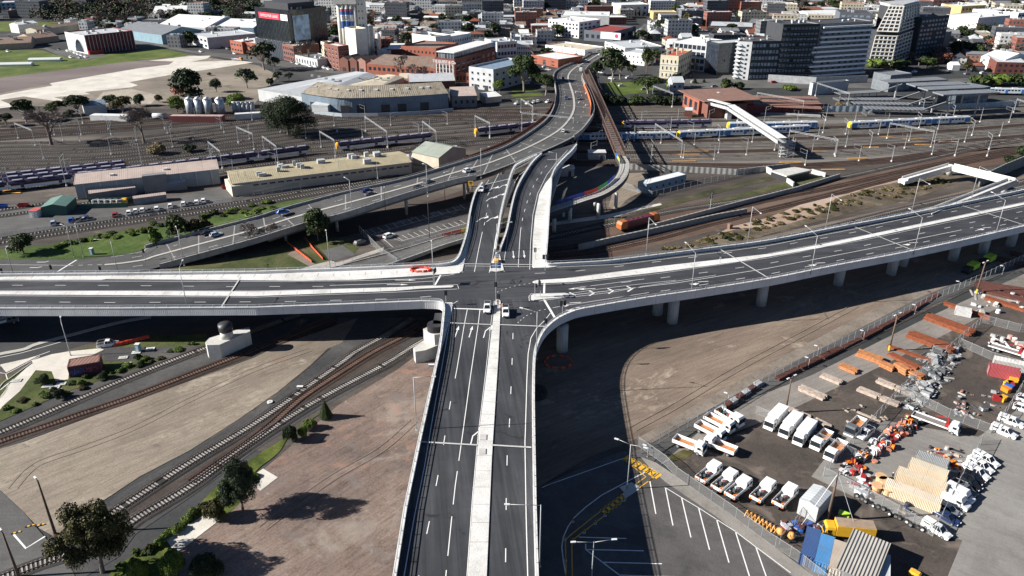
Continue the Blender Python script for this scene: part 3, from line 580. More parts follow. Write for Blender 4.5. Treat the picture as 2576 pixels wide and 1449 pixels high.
# ramps
sl_([(1247,660),(1253,600),(1262,560),(1275,510),(1287,470),(1306,440),(1345,412)],.12); sl_([(1163,684),(1176,630),(1190,560),(1199,520),(1210,480),(1230,452)],.14)
sl_([(1232,684),(1240,640),(1246,600),(1256,550),(1266,500),(1276,470)],.12); sl_([(1230,686),(1234,668)],.12); sl_([(1268,684),(1266,668),(1270,640),(1276,600),(1283,560),(1293,510),(1306,470),(1335,425)],.12)
sl_([(1193,684),(1203,630),(1211,592)],.16); dl([(1211,592),(1219,560),(1225,530),(1228,505)],.16,3,6); sl_([(1226,492),(1241,462),(1254,437)],.14)
sl_([(1303,672),(1306,620),(1309,580)],.16); dl([(1309,580),(1315,545),(1328,500),(1345,460),(1370,422),(1385,405)],.16,3,6)
sl_([(1332,678),(1334,612),(1340,540),(1352,487),(1375,440),(1398,410),(1427,378)],.14)
sl_([(1169,669),(1336,671)],.14)
def arrow(x,y,ang,L=5.0,kind='s'):
    """ang: direction of travel in world degrees"""
    p=P(x,y,ZD); a=R(ang); d=Vector((math.cos(a),math.sin(a),0)); r=Vector((d.y,-d.x,0)); zz=Vector((0,0,z))
    def q(u,v): return p+d*u+r*v+zz
    if kind=='s':
        mb.face([q(-L/2,-.12),q(-L/2,.12),q(L*.15,.12),q(L*.15,-.12)]); mb.face([q(L*.15,-.4),q(L*.15,.4),q(L/2,0)])
    else:
        s=1 if kind=='r' else -1
        mb.face([q(-L/2,-.12),q(-L/2,.12),q(L*.1,.12),q(L*.1,-.12)]); mb.face([q(L*.1,-.12),q(L*.1,.12*s+.12),q(L*.35,s*.9),q(L*.5-.2,s*.9)][::s]); mb.face([q(L*.1,s*.9),q(L*.7,s*.9),q(L*.4,s*1.9)][::-s])
for x,y in [(1149,834),(1184,834)]: arrow(x,y,84,6)
arrow(1220,835,84,6,'r'); arrow(1188,1100,84,5,'r')
for x,y in [(1236,475),(1262,468),(1231,500),(1253,492),(1208,551),(1233,551)]: arrow(x,y,66,6,'r')
for x,y in [(1291,641),(1318,640)]: arrow(x,y,-88,6)
for x,y in [(1020,704.5),(1000,716)]: arrow(x,y,0,6)
for x,y,k in [(1438,762,'l'),(1452,774,'l'),(1760,709,'l'),(1768,1,'l'),(2290,611,'l'),(2308,627,'l'),(2055,662,'l'),(2068,674,'l'),(2475,573,'l'),(2497,582,'l'),(1450,726,'s'),(1545,688,'s'),(1475,727,'s')]:
    if y>10: arrow(x,y,188,5,k)
bpart('lane_marking',mb,paint)
# tyre scuffs at the crossing
mb=MB()
for r_,ox,oy in ((3.2,1345,706),(2.6,1350,703),(4.2,1338,705)):
    c=P(1345+ (ox-1345)*2-1345+1325,oy+4,ZD); line=[(c.x+r_*1.5*math.cos(t/3),c.y+r_*math.sin(t/3)) for t in range(20)]
    _rib(mb,[Vector((x,y,ZD)) for x,y in line],.12,.012,0)
bpart('tyre_scuff',mb,M('rubber_mark',(.02,.02,.022),.8))
# dark grey panel joints across the white medians and footpaths
mb=MB()
for l,w_ in (([(0,738.5),(300,738.5),(644,740),(994,728.5),(1120,721)],1.7),([(1452,704),(1663,678),(1932,644),(2181,596),(2575,513)],1.3),([(1252,770),(1247,900),(1223,1087),(1219,1150),(1200,1449)],3.0),([(0,700),(270,694),(644,695),(894,690),(1120,680)],2.3),([(1362,520),(1356,600),(1356,660)],3.4)):
    q=resample(cr(W(l,ZD),4),4.5)
    for i in range(1,len(q)-1):
        d=(q[i+1]-q[i-1]).normalized(); r_=Vector((d.y,-d.x,0))*w_*.5; _rib(mb,[q[i]-r_,q[i]+r_],.07,.19,0)
bpart('panel_joint',mb,M('panel_joint_grey',(.2,.195,.18),.9))
# piers
def column(x,y,r=1.5,ztop=7.6,n=24,name='pier',mat=None):
    p=P(x,y,0); mb=MB(); mb.tube((p.x,p.y,0),(p.x,p.y,ztop),r,r,n); bpart(name,mb,mat or MCOR('ribbed_pier',(.5,.49,.46),.55,.85,dep=.5),smooth=True)
for x,y in [(1413,882),(1690,811),(1913,767),(1652,790),(2107,716),(2240,690),(2395,655),(2540,618),(2269,668),(2470,638)]: column(x,y)
for x,y in [(1300,600),(1342,560),(1330,480),(1365,455),(1230,600),(1235,520)]: column(x,y,1.1)
m_pier=MG('pier_concrete',[(.45,.44,.41),(.55,.54,.5),(.62,.6,.56)],.3,1.2,5,grain=.15)
for name_,base,top,hh in (('pier_footing',[(516,861),(527,850),(600,828),(627,823),(629,833),(552,867),(520,868)],0,4.0),('pier_footing',[(1039,875),(1066,856),(1116,852),(1118,862),(1069,881),(1044,885)],0,3.5)):
    mb=MB(); mb.prism(W(base,hh),0,hh,0); bpart(name_,mb,m_pier)
mb=MB(); q=W([(1064,827),(1079,821),(1110,830),(1108,840),(1092,842)],6.6); mb.prism(q,3.5,6.6,0); bpart('pier_pedestal',mb,m_pier)
for x,y,z0,z1 in ((571,846,4.0,6.0),):
    p=P(x,y,4.2); mb=MB(); mb.tube((p.x,p.y,z0),(p.x,p.y,z1),1.6,1.6,20); bpart('pier_stem',mb,m_pier,smooth=True)
    mb=MB(); mb.tube((p.x,p.y,z1),(p.x,p.y,z1+1.9),1.8,1.8,20); bpart('pier_sleeve',mb,m_dk,smooth=True)
p=P(1094,830,6.6); mb=MB(); mb.tube((p.x,p.y,6.6),(p.x,p.y,8.4),2.0,2.0,20); mb.box((p.x+1.5,p.y+3,7.7),(4,6,1.4)); bpart('pier_sleeve',mb,m_dk)
# ================= the older road bridge =================
oldb=E('road_bridge',P(900,600,0),'older grey road bridge climbing from the left over the rail yard','bridge'); OB=oldb.location.copy()
NL=[(-200,655,.3),(0,652,.3),(212,652,.3),(350,633,.4),(375,621,.8),(500,588,2.5),(644,551,4.5),(719,527,5.5),(869,487,7.5),(1019,453,9),(1169,408,9.9),(1240,385,10),(1290,363,10),(1345,328,10),(1378,300,10),(1394,268,10),(1398,235,9),(1394,205,7),(1394,187,5),(1413,172,3),(1463,150,1),(1508,123,.25)]
SL=[(-200,690,.3),(0,686,.3),(250,686,.3),(350,682,.4),(415,668,.8),(500,645,2.5),(644,605,4.5),(769,566,5.5),(869,540,7.5),(1019,492,9),(1144,456,9.9),(1215,440,10),(1350,388,10),(1443,345,10),(1478,312,10),(1494,280,10),(1486,245,9),(1473,218,7),(1465,195,5),(1476,172,3),(1497,155,1),(1545,124,.25)]
m_oa=MG('bridge_asphalt',[(.07,.07,.072),(.095,.094,.093),(.125,.122,.118)],.05,.3,3,grain=.2,streak=.15,rot=R(-30))
Lr=cr([P(*a) for a in NL],5); Rr_=cr([P(*a) for a in SL],5)
mb=MB(); up=Vector((0,0,.03))
Lt=[p+up for p in Lr]; Rt=[p+up for p in Rr_]
mb.ribbon(Lt,Rt,0); dn=Vector((0,0,-1.1)); 
mb.ribbon([p+dn for p in Lt],[p+dn for p in Rt],1)
i0=[i for i,p in enumerate(Lt) if p.z>.6][0]
bpart('deck',mb,[m_oa,m_gd],oldb,src=OB)
m_oc=M('weathered_parapet',(.33,.32,.3),.85,var=.2,scale=.6)
Lp=Lt[i0:]; Rp=Rt[i0:]
def split(L,a,b): return [p for p in L if a<=PX(p)[0]<=b]
iL=min(range(len(Lt)),key=lambda i:(Lt[i]-P(1290,363,10)).length); iR=min(range(len(Rt)),key=lambda i:(Rt[i]-P(1215,440,10)).length); iR2=min(range(len(Rt)),key=lambda i:(Rt[i]-P(1443,345,10)).length)
for nm,L in (('parapet',Lt[i0:]),('parapet',Rt[i0:iR]),('parapet',Rt[iR2:])):
    mb=MB(); mb.path(L,.4,1.0+1.1,-1.1,0,0); bpart(nm,mb,m_oc,oldb,src=OB)
    mb=MB(); mb.path(L,.12,.12,1.55,0,0)
    for p in resample(L,4): mb.box((p.x,p.y,p.z+1.25),(.15,.15,.6))
    bpart('railing',mb,m_oc,oldb,src=OB)
for t in (.12,.35,.65,.88):
    mb=MB(); mb.path([a.lerp(b,t) for a,b in zip(Lt,Rt)][i0+12:],1.6,1.3,-2.45,0); bpart('girder',mb,M('old_girder',(.16,.15,.14),.85),oldb,src=OB)
for k in range(i0+14,len(Lt)-12,6):
    a,b=Lt[k],Rt[k]
    for t in (.2,.5,.8):
        c=a.lerp(b,t); mb=MB(); mb.tube((c.x,c.y,0),(c.x,c.y,c.z-2.4),.55,.55,12); bpart('pier',mb,m_oc,oldb,True,OB)
for k in range(i0+3,len(Lt)-8,3):
    a=Lt[k].lerp(Rt[k],.03); b=Lt[k].lerp(Rt[k],.97); mb=MB(); _rib(mb,[a,b],.45,.015,0); bpart('expansion_joint',mb,M('old_joint',(.3,.29,.28),.8),oldb,src=OB)
mb=MB()
def frac(t,a,b): return [p.lerp(q,t) for p,q in zip(Lt,Rt)][a:b]
N=len(Lt); _rib(mb,frac(.04,12,N),.13,.02,0); _rib(mb,frac(.96,i0,N),.13,.02,0)
for t in (.26,.74):
    r=resample(frac(t,14,N),.6)
    for k in range(0,len(r)-6,20): _rib(mb,r[k:k+6],.15,.02,0)
line_mb(mb,T(0,1,[(0,1215),(690,1222)]),.15,.06,.3); line_mb(mb,T(0,1,[(690,1225),(1130,1210)]),.15,.06,.3,0,(1.5,1.5)); line_mb(mb,T(0,1,[(770,1168),(580,1285)]),.5,.06,.3)
line_mb(mb,T(0,1,[(370,1190),(450,1190),(490,1180)]),.3,.06,.3); line_mb(mb,T(0,1,[(300,1245),(380,1245),(420,1235)]),.3,.06,.3)
for x,y in [(1449,232),(1457,258),(1455,290),(1474,235),(1474,265),(1480,290)]: line_mb(mb,[(x-3,y+2),(x,y-3),(x+5,y-1)],.3,.04,9.9)
bpart('lane_marking',mb,paint,oldb,src=OB)
mb=MB(); mid=frac(.5,0,N); k0=[i for i,p in enumerate(mid) if PX(p)[0]>250][0]; mb.path(mid[k0:],1.1,.15,.012,0); bpart('median',mb,M('old_median',(.42,.4,.36),.85,var=.15,scale=1),oldb,src=OB)
# rust red screen wall along the outside of the bridge
wl=E('screen_wall',P(1288,352,0),'dark rust red screen wall along the outer curve of the older bridge','wall'); o=wl.location.copy()
mb=MB(); pts=cr([P(1171,407,9.5),P(1240,380,9.8),P(1288,358,9.8),P(1345,321,9.8),P(1378,293,9.8),P(1396,262,9.8),P(1398,240,9.0)],6); mb.path(pts,.25,4.0,-2.3,0,-1.0); bpart('panel',mb,MCOR('rust_panel',(.1,.028,.018),2.0,.7,dep=.2),wl,src=o)
wl2=E('orange_barrier',P(1490,250,0),'orange construction screen on the right edge of the bridge descent','barrier'); o=wl2.location.copy()
mb=MB(); mb.path(cr([P(1472,215,6.9),P(1484,243,8.9),P(1491,268,9.9),P(1490,292,10)],6),.2,1.9,.1,0,1.2); bpart('panel',mb,M('orange_mesh',(.7,.16,.05),.7,var=.2,scale=1),wl2,src=o)
# ================= footbridge and curved ramp =================
fb=E('truss_footbridge',P(1520,330,0),'long brown steel truss footbridge crossing the tracks beside the bridge','footbridge'); o=fb.location.copy()
A=P(1473,186,6.5); B=P(1560,392,8.5); m_tr=M('rusty_truss',(.12,.075,.06),.7,var=.3,scale=.6)
d=(B-A); L=d.length; d.normalize(); r=Vector((d.y,-d.x,0)).normalized()
mb=MB(); mb.ribbon([A-r*1.8,B-r*1.8],[A+r*1.8,B+r*1.8]); bpart('walkway',mb,M('walkway_floor',(.16,.12,.1),.8),fb,src=o)
for s in (-1,1):
    mb=MB(); a=A+r*2*s; b=B+r*2*s; up=Vector((0,0,3.2)); mb.bar(a,b,.4,.6); mb.bar(a+up,b+up,.35,.4); n=int(L/4)
    for i in range(n):
        p=a+d*(i*4); q=a+d*(i*4+4); mb.bar(p,p+up,.22); mb.bar(p,q+up,.18) if i%2 else mb.bar(p+up,q,.18)
    bpart('side_truss',mb,m_tr,fb,src=o)
for i in range(int(L/4)): p=A+d*(i*4)+Vector((0,0,3.2)); mb=MB(); mb.bar(p-r*2,p+r*2,.25); bpart('top_brace',mb,m_tr,fb,src=o)
for t in (.3,.55,.8):
    c=A.lerp(B,t); mb=MB(); mb.bar((c.x-r.x*2,c.y-r.y*2,0),(c.x-r.x*2,c.y-r.y*2,c.z),.5); mb.bar((c.x+r.x*2,c.y+r.y*2,0),(c.x+r.x*2,c.y+r.y*2,c.z),.5); bpart('trestle',mb,m_tr,fb,src=o)
cu=E('curved_ramp',P(1570,470,0),'curved cycle ramp with rainbow railing hooking down from the truss footbridge','footbridge'); o=cu.location.copy()
pl=cr([P(1560,392,8.4),P(1570,410,8.2),P(1567,435,7.8),P(1548,460,7.4),P(1510,485,7),P(1460,502,6.6),P(1415,517,6.3),P(1370,532,6.0),P(1330,547,5.7),P(1290,560,5.3),P(1200,583,4.0),P(1115,604,2.5)],8)
mb=MB(); mb.path(pl,4.4,1.7,-1.8); bpart('girder',mb,M('ramp_girder',(.05,.05,.055),.7),cu,src=o)
mb=MB(); mb.path(pl,4.2,.1,-.09); bpart('deck',mb,M('ramp_concrete',(.42,.4,.37),.8,var=.12),cu,src=o)
bands=[(.03,.1,.45),(.75,.6,.05),(.1,.35,.06),(.35,.03,.02)]
SIDE=1
cols=[(.0,.05,(.02,.15,.5)),(.05,.11,(.7,.6,.08)),(.11,.24,None),(.24,.3,(.03,.06,.35)),(.3,.35,(.05,.3,.08)),(.35,.42,(.5,.05,.02)),(.42,.56,(.03,.05,.3)),(.56,.8,None),(.8,.88,(.1,.35,.06)),(.88,.94,(.6,.5,.03)),(.94,1.0,(.4,.04,.02))]
for s in (-1,1):
    for i,(a,b,c) in enumerate(cols if s==SIDE else [(0,1,None)]):
        seg=pl[int(a*len(pl)):int(b*len(pl))+1]
        if len(seg)<2: continue
        mb=MB()
        for zz in ((.25,.6,.95,1.25) if c else (.6,1.2)): mb.path(seg,.05 if not c else .1,.06 if not c else .24,zz,0,2.15*s)
        for p in resample(seg,2.5): mb.box((p.x,p.y,p.z+.7),(.12,.12,1.3))
        bpart('railing',mb,M('ramp_rail_%d'%i,c,.5) if c else m_dk,cu,src=o)
for x,y,zt in ((1433,563,5.4),(1496,535,5.8),(1504,555,5.8),(1548,530,6.2),(1393,590,5),(1578,440,6.5)):
    p=P(x,y-6,0); mb=MB(); mb.tube((p.x,p.y,0),(p.x,p.y,zt),.7,.7,14); bpart('pier',mb,m_pier,cu,True,o)
# white beam ramp, right
wr=E('zigzag_ramp',P(2480,500,0),'white concrete zigzag ramp of three straight arms at the right edge','footbridge'); o=wr.location.copy()
pts=[P(2275,452,2.5),P(2392,418,6),P(2545,455,8),P(2330,540,9.5)]
for a,b in zip(pts,pts[1:]):
    d=(b-a).normalized(); mb=MB(); mb.path([a-d*1.5,b+d*1.5],3.6,1.5,-1.4); bpart('beam',mb,m_wc,wr,src=o)
    mb=MB(); mb.path([a,b],.2,.9,.1,0,1.6); mb.path([a,b],.2,.9,.1,0,-1.6); bpart('upstand',mb,m_wc,wr,src=o)
for x,y,zt,r_ in ((2385,440,4.5,1.4),(2523,488,6.6,1.0)):
    p=P(x,y,0); mb=MB(); mb.tube((p.x,p.y,0),(p.x,p.y,zt),r_,r_*1.1,14); bpart('pier',mb,m_pier,wr,True,o)
# low road bridge/ramp on the near side of the car park
lr=E('access_ramp',P(1000,630,0),'low concrete access ramp between the car park and the viaduct','ramp'); o=lr.location.copy()
a=cr([P(800,684,.2),P(900,657,.5),P(1000,631,1.6),P(1114,597,2.9),P(1175,582,3.6)],5); b=cr([P(900,692,.2),P(960,672,.5),P(1050,641,1.6),P(1116,617,2.9),P(1180,598,3.6)],5)
mb=MB(); mb.ribbon(a,b,0); bpart('deck',mb,g_asph2,lr,src=o)
mb=MB(); mb.path(b,.4,1.3,-1.0); mb.path(a,.3,.9,-.6); bpart('edge_beam',mb,m_oc,lr,src=o)
mb=MB()
for L in (a,b):
    mb.path(L,.07,.07,1.5,0,0)
    for p in resample(L,3): mb.box((p.x,p.y,p.z+.8),(.1,.1,1.4))
bpart('railing',mb,m_steel,lr,src=o)
# ================= trees =================
def pxm(y,z=0): v=(y-CY)/F; return F*(sT+v*cT)/(HC-z)
def crown_mb(lobes,n,size,seed,flat=.75):
    r=random.Random(seed); mb=MB(); wts=[l[3]**2 for l in lobes]
    for _ in range(n):
        l=r.choices(lobes,wts)[0]
        while True:
            d=Vector((r.gauss(0,1),r.gauss(0,1),r.gauss(0,1)))
            if d.length>.1: break
        d.normalize()
        if d.z<-.55: d.z*=-.5; d.normalize()
        k=l[3]*(1-.55*r.random()**2.2)*(1+.12*math.sin(d.x*7+seed)*math.cos(d.y*6))
        c=Vector((l[0]+d.x*k,l[1]+d.y*k,l[2]+d.z*k*flat)); s=size*r.uniform(.55,1.3)
        nrm=(d+Vector((r.uniform(-.9,.9),r.uniform(-.9,.9),r.uniform(-.5,.9)))).normalized(); a=nrm.orthogonal().normalized(); b=nrm.cross(a); t=r.uniform(0,6.28); a,b=a*math.cos(t)+b*math.sin(t),b*math.cos(t)-a*math.sin(t)
        mb.face([c-a*s*.5,c+b*s*.3,c+a*s*.5,c-b*s*.3])
    return mb
def trunk_mb(lobes,h0,r0,seed,lean=0):
    mb=MB(); top=Vector((lean,0,h0)); mb.tube((0,0,-.2),top,r0,r0*.7,8)
    for l in lobes:
        c=Vector(l[:3]); m=top.lerp(c,.5)+Vector((0,0,.3)); mb.tube(top,m,r0*.5,r0*.3,6); mb.tube(m,c,r0*.3,r0*.08,5)
        for k in range(3):
            e=c+Vector((math.sin(k*2.1+l[0]),math.cos(k*2.1+l[1]),.4))*l[3]*.7; mb.tube(c.lerp(m,.3),e,r0*.14,r0*.04,4)
    return mb
def lobes_(n,rx,z0,z1,rl,seed):
    r=random.Random(seed); o=[]
    for i in range(n):
        a=i*2.4+r.uniform(-.4,.4); t=(i+.5)/n; rr=rx*math.sqrt(t)*r.uniform(.75,1.05); z=z0+(z1-z0)*math.sqrt(max(0,1-t*r.uniform(.8,1.1)))*r.uniform(.82,1.05); o.append((rr*math.cos(a),rr*math.sin(a),z,rl*r.uniform(.5,1.15)))
    return o
m_bark=M('bark',(.16,.125,.1),.9,var=.3,scale=2,obj=True); m_pbark=M('pale_bark',(.3,.26,.22),.9,var=.3,scale=2,obj=True)
lf_dark=MLEAF('dark_leaf',(.007,.014,.006),(.018,.03,.011),(.035,.048,.017)); lf_mid=MLEAF('mid_leaf',(.012,.024,.008),(.032,.05,.014),(.07,.085,.025)); lf_olive=MLEAF('olive_leaf',(.018,.022,.008),(.05,.05,.016),(.11,.085,.025))
lf_lime=MLEAF('bright_leaf',(.03,.06,.01),(.08,.13,.02),(.17,.2,.04)); lf_blue=MLEAF('grey_green_leaf',(.012,.022,.012),(.03,.045,.022),(.06,.075,.035)); lf_red=MLEAF('autumn_leaf',(.12,.04,.03),(.22,.09,.06),(.3,.15,.1)); m_twig=M('bare_twig',(.17,.135,.12),.9,var=.2,scale=1,obj=True); lf_dry=MLEAF('dry_leaf',(.1,.075,.04),(.18,.14,.07),(.26,.21,.12))
TP={}
def treeproto(key):
    if key in TP: return TP[key]
    kind,lod,v=key; sd=hash_(kind)+v*13; n={0:17000,1:3000,2:700}[lod]; sz={0:.31,1:.7,2:1.15}[lod]
    if kind=='bare':
        mb=MB(); tr=MB(); r=random.Random(sd); dep={0:7,1:6,2:5}[lod]
        def br(p,d,L,rad,k):
            q=p+d*L
            if k<=2: tr.tube(p,q,rad,rad*.7,6)
            else: 
                w=max(rad,{0:.03,1:.05,2:.09}[lod]); a=d.orthogonal().normalized()*w; b=d.cross(a.normalized())*w
                mb.face([p-a,p+a,q+a*.4,q-a*.4]); mb.face([p-b,p+b,q+b*.4,q-b*.4])
            if k>=dep: return
            for i in range(3 if k<5 else 4):
                nd=(d+Vector((r.gauss(0,.5),r.gauss(0,.5),r.gauss(.12,.3)))).normalized(); br(q,nd,L*r.uniform(.66,.84),rad*.62,k+1)
        br(Vector((0,0,-.2)),Vector((0,0,1)),2.6,.32,0); hh=max([v_[2] for v_ in mb.v]); ww=max([abs(v_[0]) for v_ in mb.v])*2
        TP[key]=(proto([('trunk',tr,[m_bark]),('crown',mb,[m_twig])]),hh,ww*.95); return TP[key]
    if kind=='conifer':
        L=[(0,0,1.5+i*1.1,(2.0-i*.24)) for i in range(8)]; mb=crown_mb(L,n,sz*.8,sd,1.1); tr=MB(); tr.tube((0,0,-.2),(0,0,9),.22,.05,8); h=10.4;w=4.2
    elif kind=='gum':
        L=lobes_(12,3.5,3.4,8.6,2.1,sd); mb=crown_mb(L,n,sz,sd,.8); tr=trunk_mb(L,2.4,.34,sd,.4); h=10.2;w=10
    elif kind=='bush':
        L=lobes_(7,1.3,.5,1.5,1.05,sd); mb=crown_mb(L,n//2,sz*.75,sd,.8); tr=trunk_mb(L,.5,.12,sd); h=2.4;w=4.3
    elif kind=='fig':
        L=lobes_(24,5.2,3.0,8.0,2.5,sd)+lobes_(12,5.6,1.8,3.2,2.1,sd+1); mb=crown_mb(L,int(n*1.6),sz*.95,sd,.8); tr=trunk_mb(L[:9],2.2,.7,sd); h=10;w=15
    elif kind=='broad':
        q=random.Random(sd); L=[]
        while len(L)<48:
            x_,y_,z_=q.uniform(-1,1),q.uniform(-1,1),q.uniform(-1,1)
            if x_*x_+y_*y_+z_*z_<1: L.append((x_*4.4+q.uniform(-.5,.5),y_*4.4,5.0+z_*3.2,q.uniform(.9,1.55)))
        mb=crown_mb(L,int(n*1.3),sz,sd,.8); tr=trunk_mb(L[:12],2.0,.34,sd,.3); h=9.3;w=11
    else:
        L=lobes_(14,2.5,1.9,6.3,1.9,sd); mb=crown_mb(L,n,sz,sd,.85); tr=trunk_mb(L,1.4,.26,sd); h=8.0;w=8
    TP[key]=(proto([('trunk',tr,[m_pbark if kind=='gum' else m_bark]),('crown',mb,[lf_mid])]),h,w); return TP[key]
def hash_(s): return sum(ord(c)*(i+3) for i,c in enumerate(s))%97
LEAFN={'dark':lf_dark,'mid':lf_mid,'olive':lf_olive,'lime':lf_lime,'blue':lf_blue,'red':lf_red,'dry':lf_dry}
TXT={'dark':'dark green','mid':'green','olive':'olive brown','lime':'bright green','blue':'grey green','red':'red brown autumn','dry':'dry straw coloured'}
KT={'broad':'broad gum tree','gum':'open crowned gum tree','fig':'broad fig tree','round':'rounded leafy tree','conifer':'narrow pointed tree','bush':'bush','bare':'bare leafless tree'}
def tree(kind,x,yb,yt,wp,leaf='mid',label=None,lod=None,z=0,world=None,h=None,w=None,group=None,where=''):
    p=world if world is not None else P(x,yb,z)
    if h is None: h=HT(x,yb,yt)
    if w is None: w=wp/pxm(yb,z)
    if lod is None: lod=0 if p.y<185 or wp>120 else (1 if p.y<520 else 2)
    pr,ph,pw=treeproto((kind,lod,rnd.randint(0,2) if lod else rnd.randint(0,1)))
    lab=label or ((KT[kind] if kind=='bare' else TXT[leaf]+' '+KT[kind])+(' '+where if where else ''))
    name={'bush':'bush','broad':'gum_tree','gum':'gum_tree','fig':'fig_tree','round':'leafy_tree','conifer':'conifer_tree','bare':'bare_tree'}[kind]
    return place(pr,name,p,lab,'bush' if kind=='bush' else 'tree',group,rnd.uniform(0,6.28),(w/pw,w/pw,h/ph),None if kind=='bare' else {'crown':LEAFN[leaf]})
# ================= vehicles =================
m_glass=M('dark_glass',(.02,.025,.03),.08,var=.1,spec=.6); m_tyre=M('tyre_rubber',(.02,.02,.02),.85); m_rim=M('wheel_rim',(.5,.5,.52),.35,metal=.6)
m_hl=M('headlight_lens',(.8,.8,.78),.15); m_tl=M('tail_light_lens',(.45,.02,.02),.25); m_white=M('white_car_paint',(.8,.8,.79),.3,var=.04); m_bumper=M('black_plastic',(.03,.03,.032),.6)
PAINT={'locoorange':M('loco_orange_paint',(.38,.12,.03),.5,var=.2,scale=1),'white':m_white,'black':M('black_car_paint',(.015,.015,.018),.18,var=.05),'grey':M('grey_car_paint',(.13,.14,.15),.25,var=.05),'silver':M('silver_car_paint',(.42,.43,.44),.25,metal=.4,var=.05),'blue':M('blue_car_paint',(.03,.13,.45),.25,var=.05),'red':M('red_car_paint',(.35,.03,.03),.25,var=.05),'lightblue':M('pale_blue_car_paint',(.35,.45,.55),.25,var=.05),'navy':M('navy_car_paint',(.03,.05,.13),.25,var=.05),'orange':M('orange_truck_paint',(.75,.22,.02),.35,var=.1),'yellow':M('yellow_truck_paint',(.72,.4,.03),.4,var=.12,scale=1),'lime':M('lime_truck_paint',(.5,.75,.06),.4)}
def loft(mb,st,mi=0,cap=True):
    """st: (x, half width, z bottom, z shoulder, z top, inset)"""
    rings=[[(x,-w,zb),(x,-w,zs),(x,-w+ins,zt),(x,w-ins,zt),(x,w,zs),(x,w,zb)] for x,w,zb,zs,zt,ins in st]
    for A,B in zip(rings,rings[1:]):
        for i in range(6): j=(i+1)%6; mb.face([A[i],A[j],B[j],B[i]],mi)
    if cap: mb.face(rings[0][::-1],mi); mb.face(rings[-1],mi)
def wheel(x,y,r=.34,wd=.24):
    s=1 if y>0 else -1; a=MB(); a.tube((x,y-s*wd,r),(x,y+s*.02,r),r,r,14); b=MB(); b.tube((x,y,r),(x,y+s*.04,r),r*.6,r*.55,10); return ('wheel',a,[m_tyre],[('rim',b,[m_rim])])
def lights(L,W,zf=.68,zr=.8,w=.3):
    o=[]
    for s in (-1,1):
        a=MB(); a.box((L/2-.03,s*(W/2-.3),zf),(.12,w,.14)); o.append(('headlight',a,[m_hl])); a=MB(); a.box((-L/2+.02,s*(W/2-.22),zr),(.1,w*.8,.2)); o.append(('tail_light',a,[m_tl]))
    return o
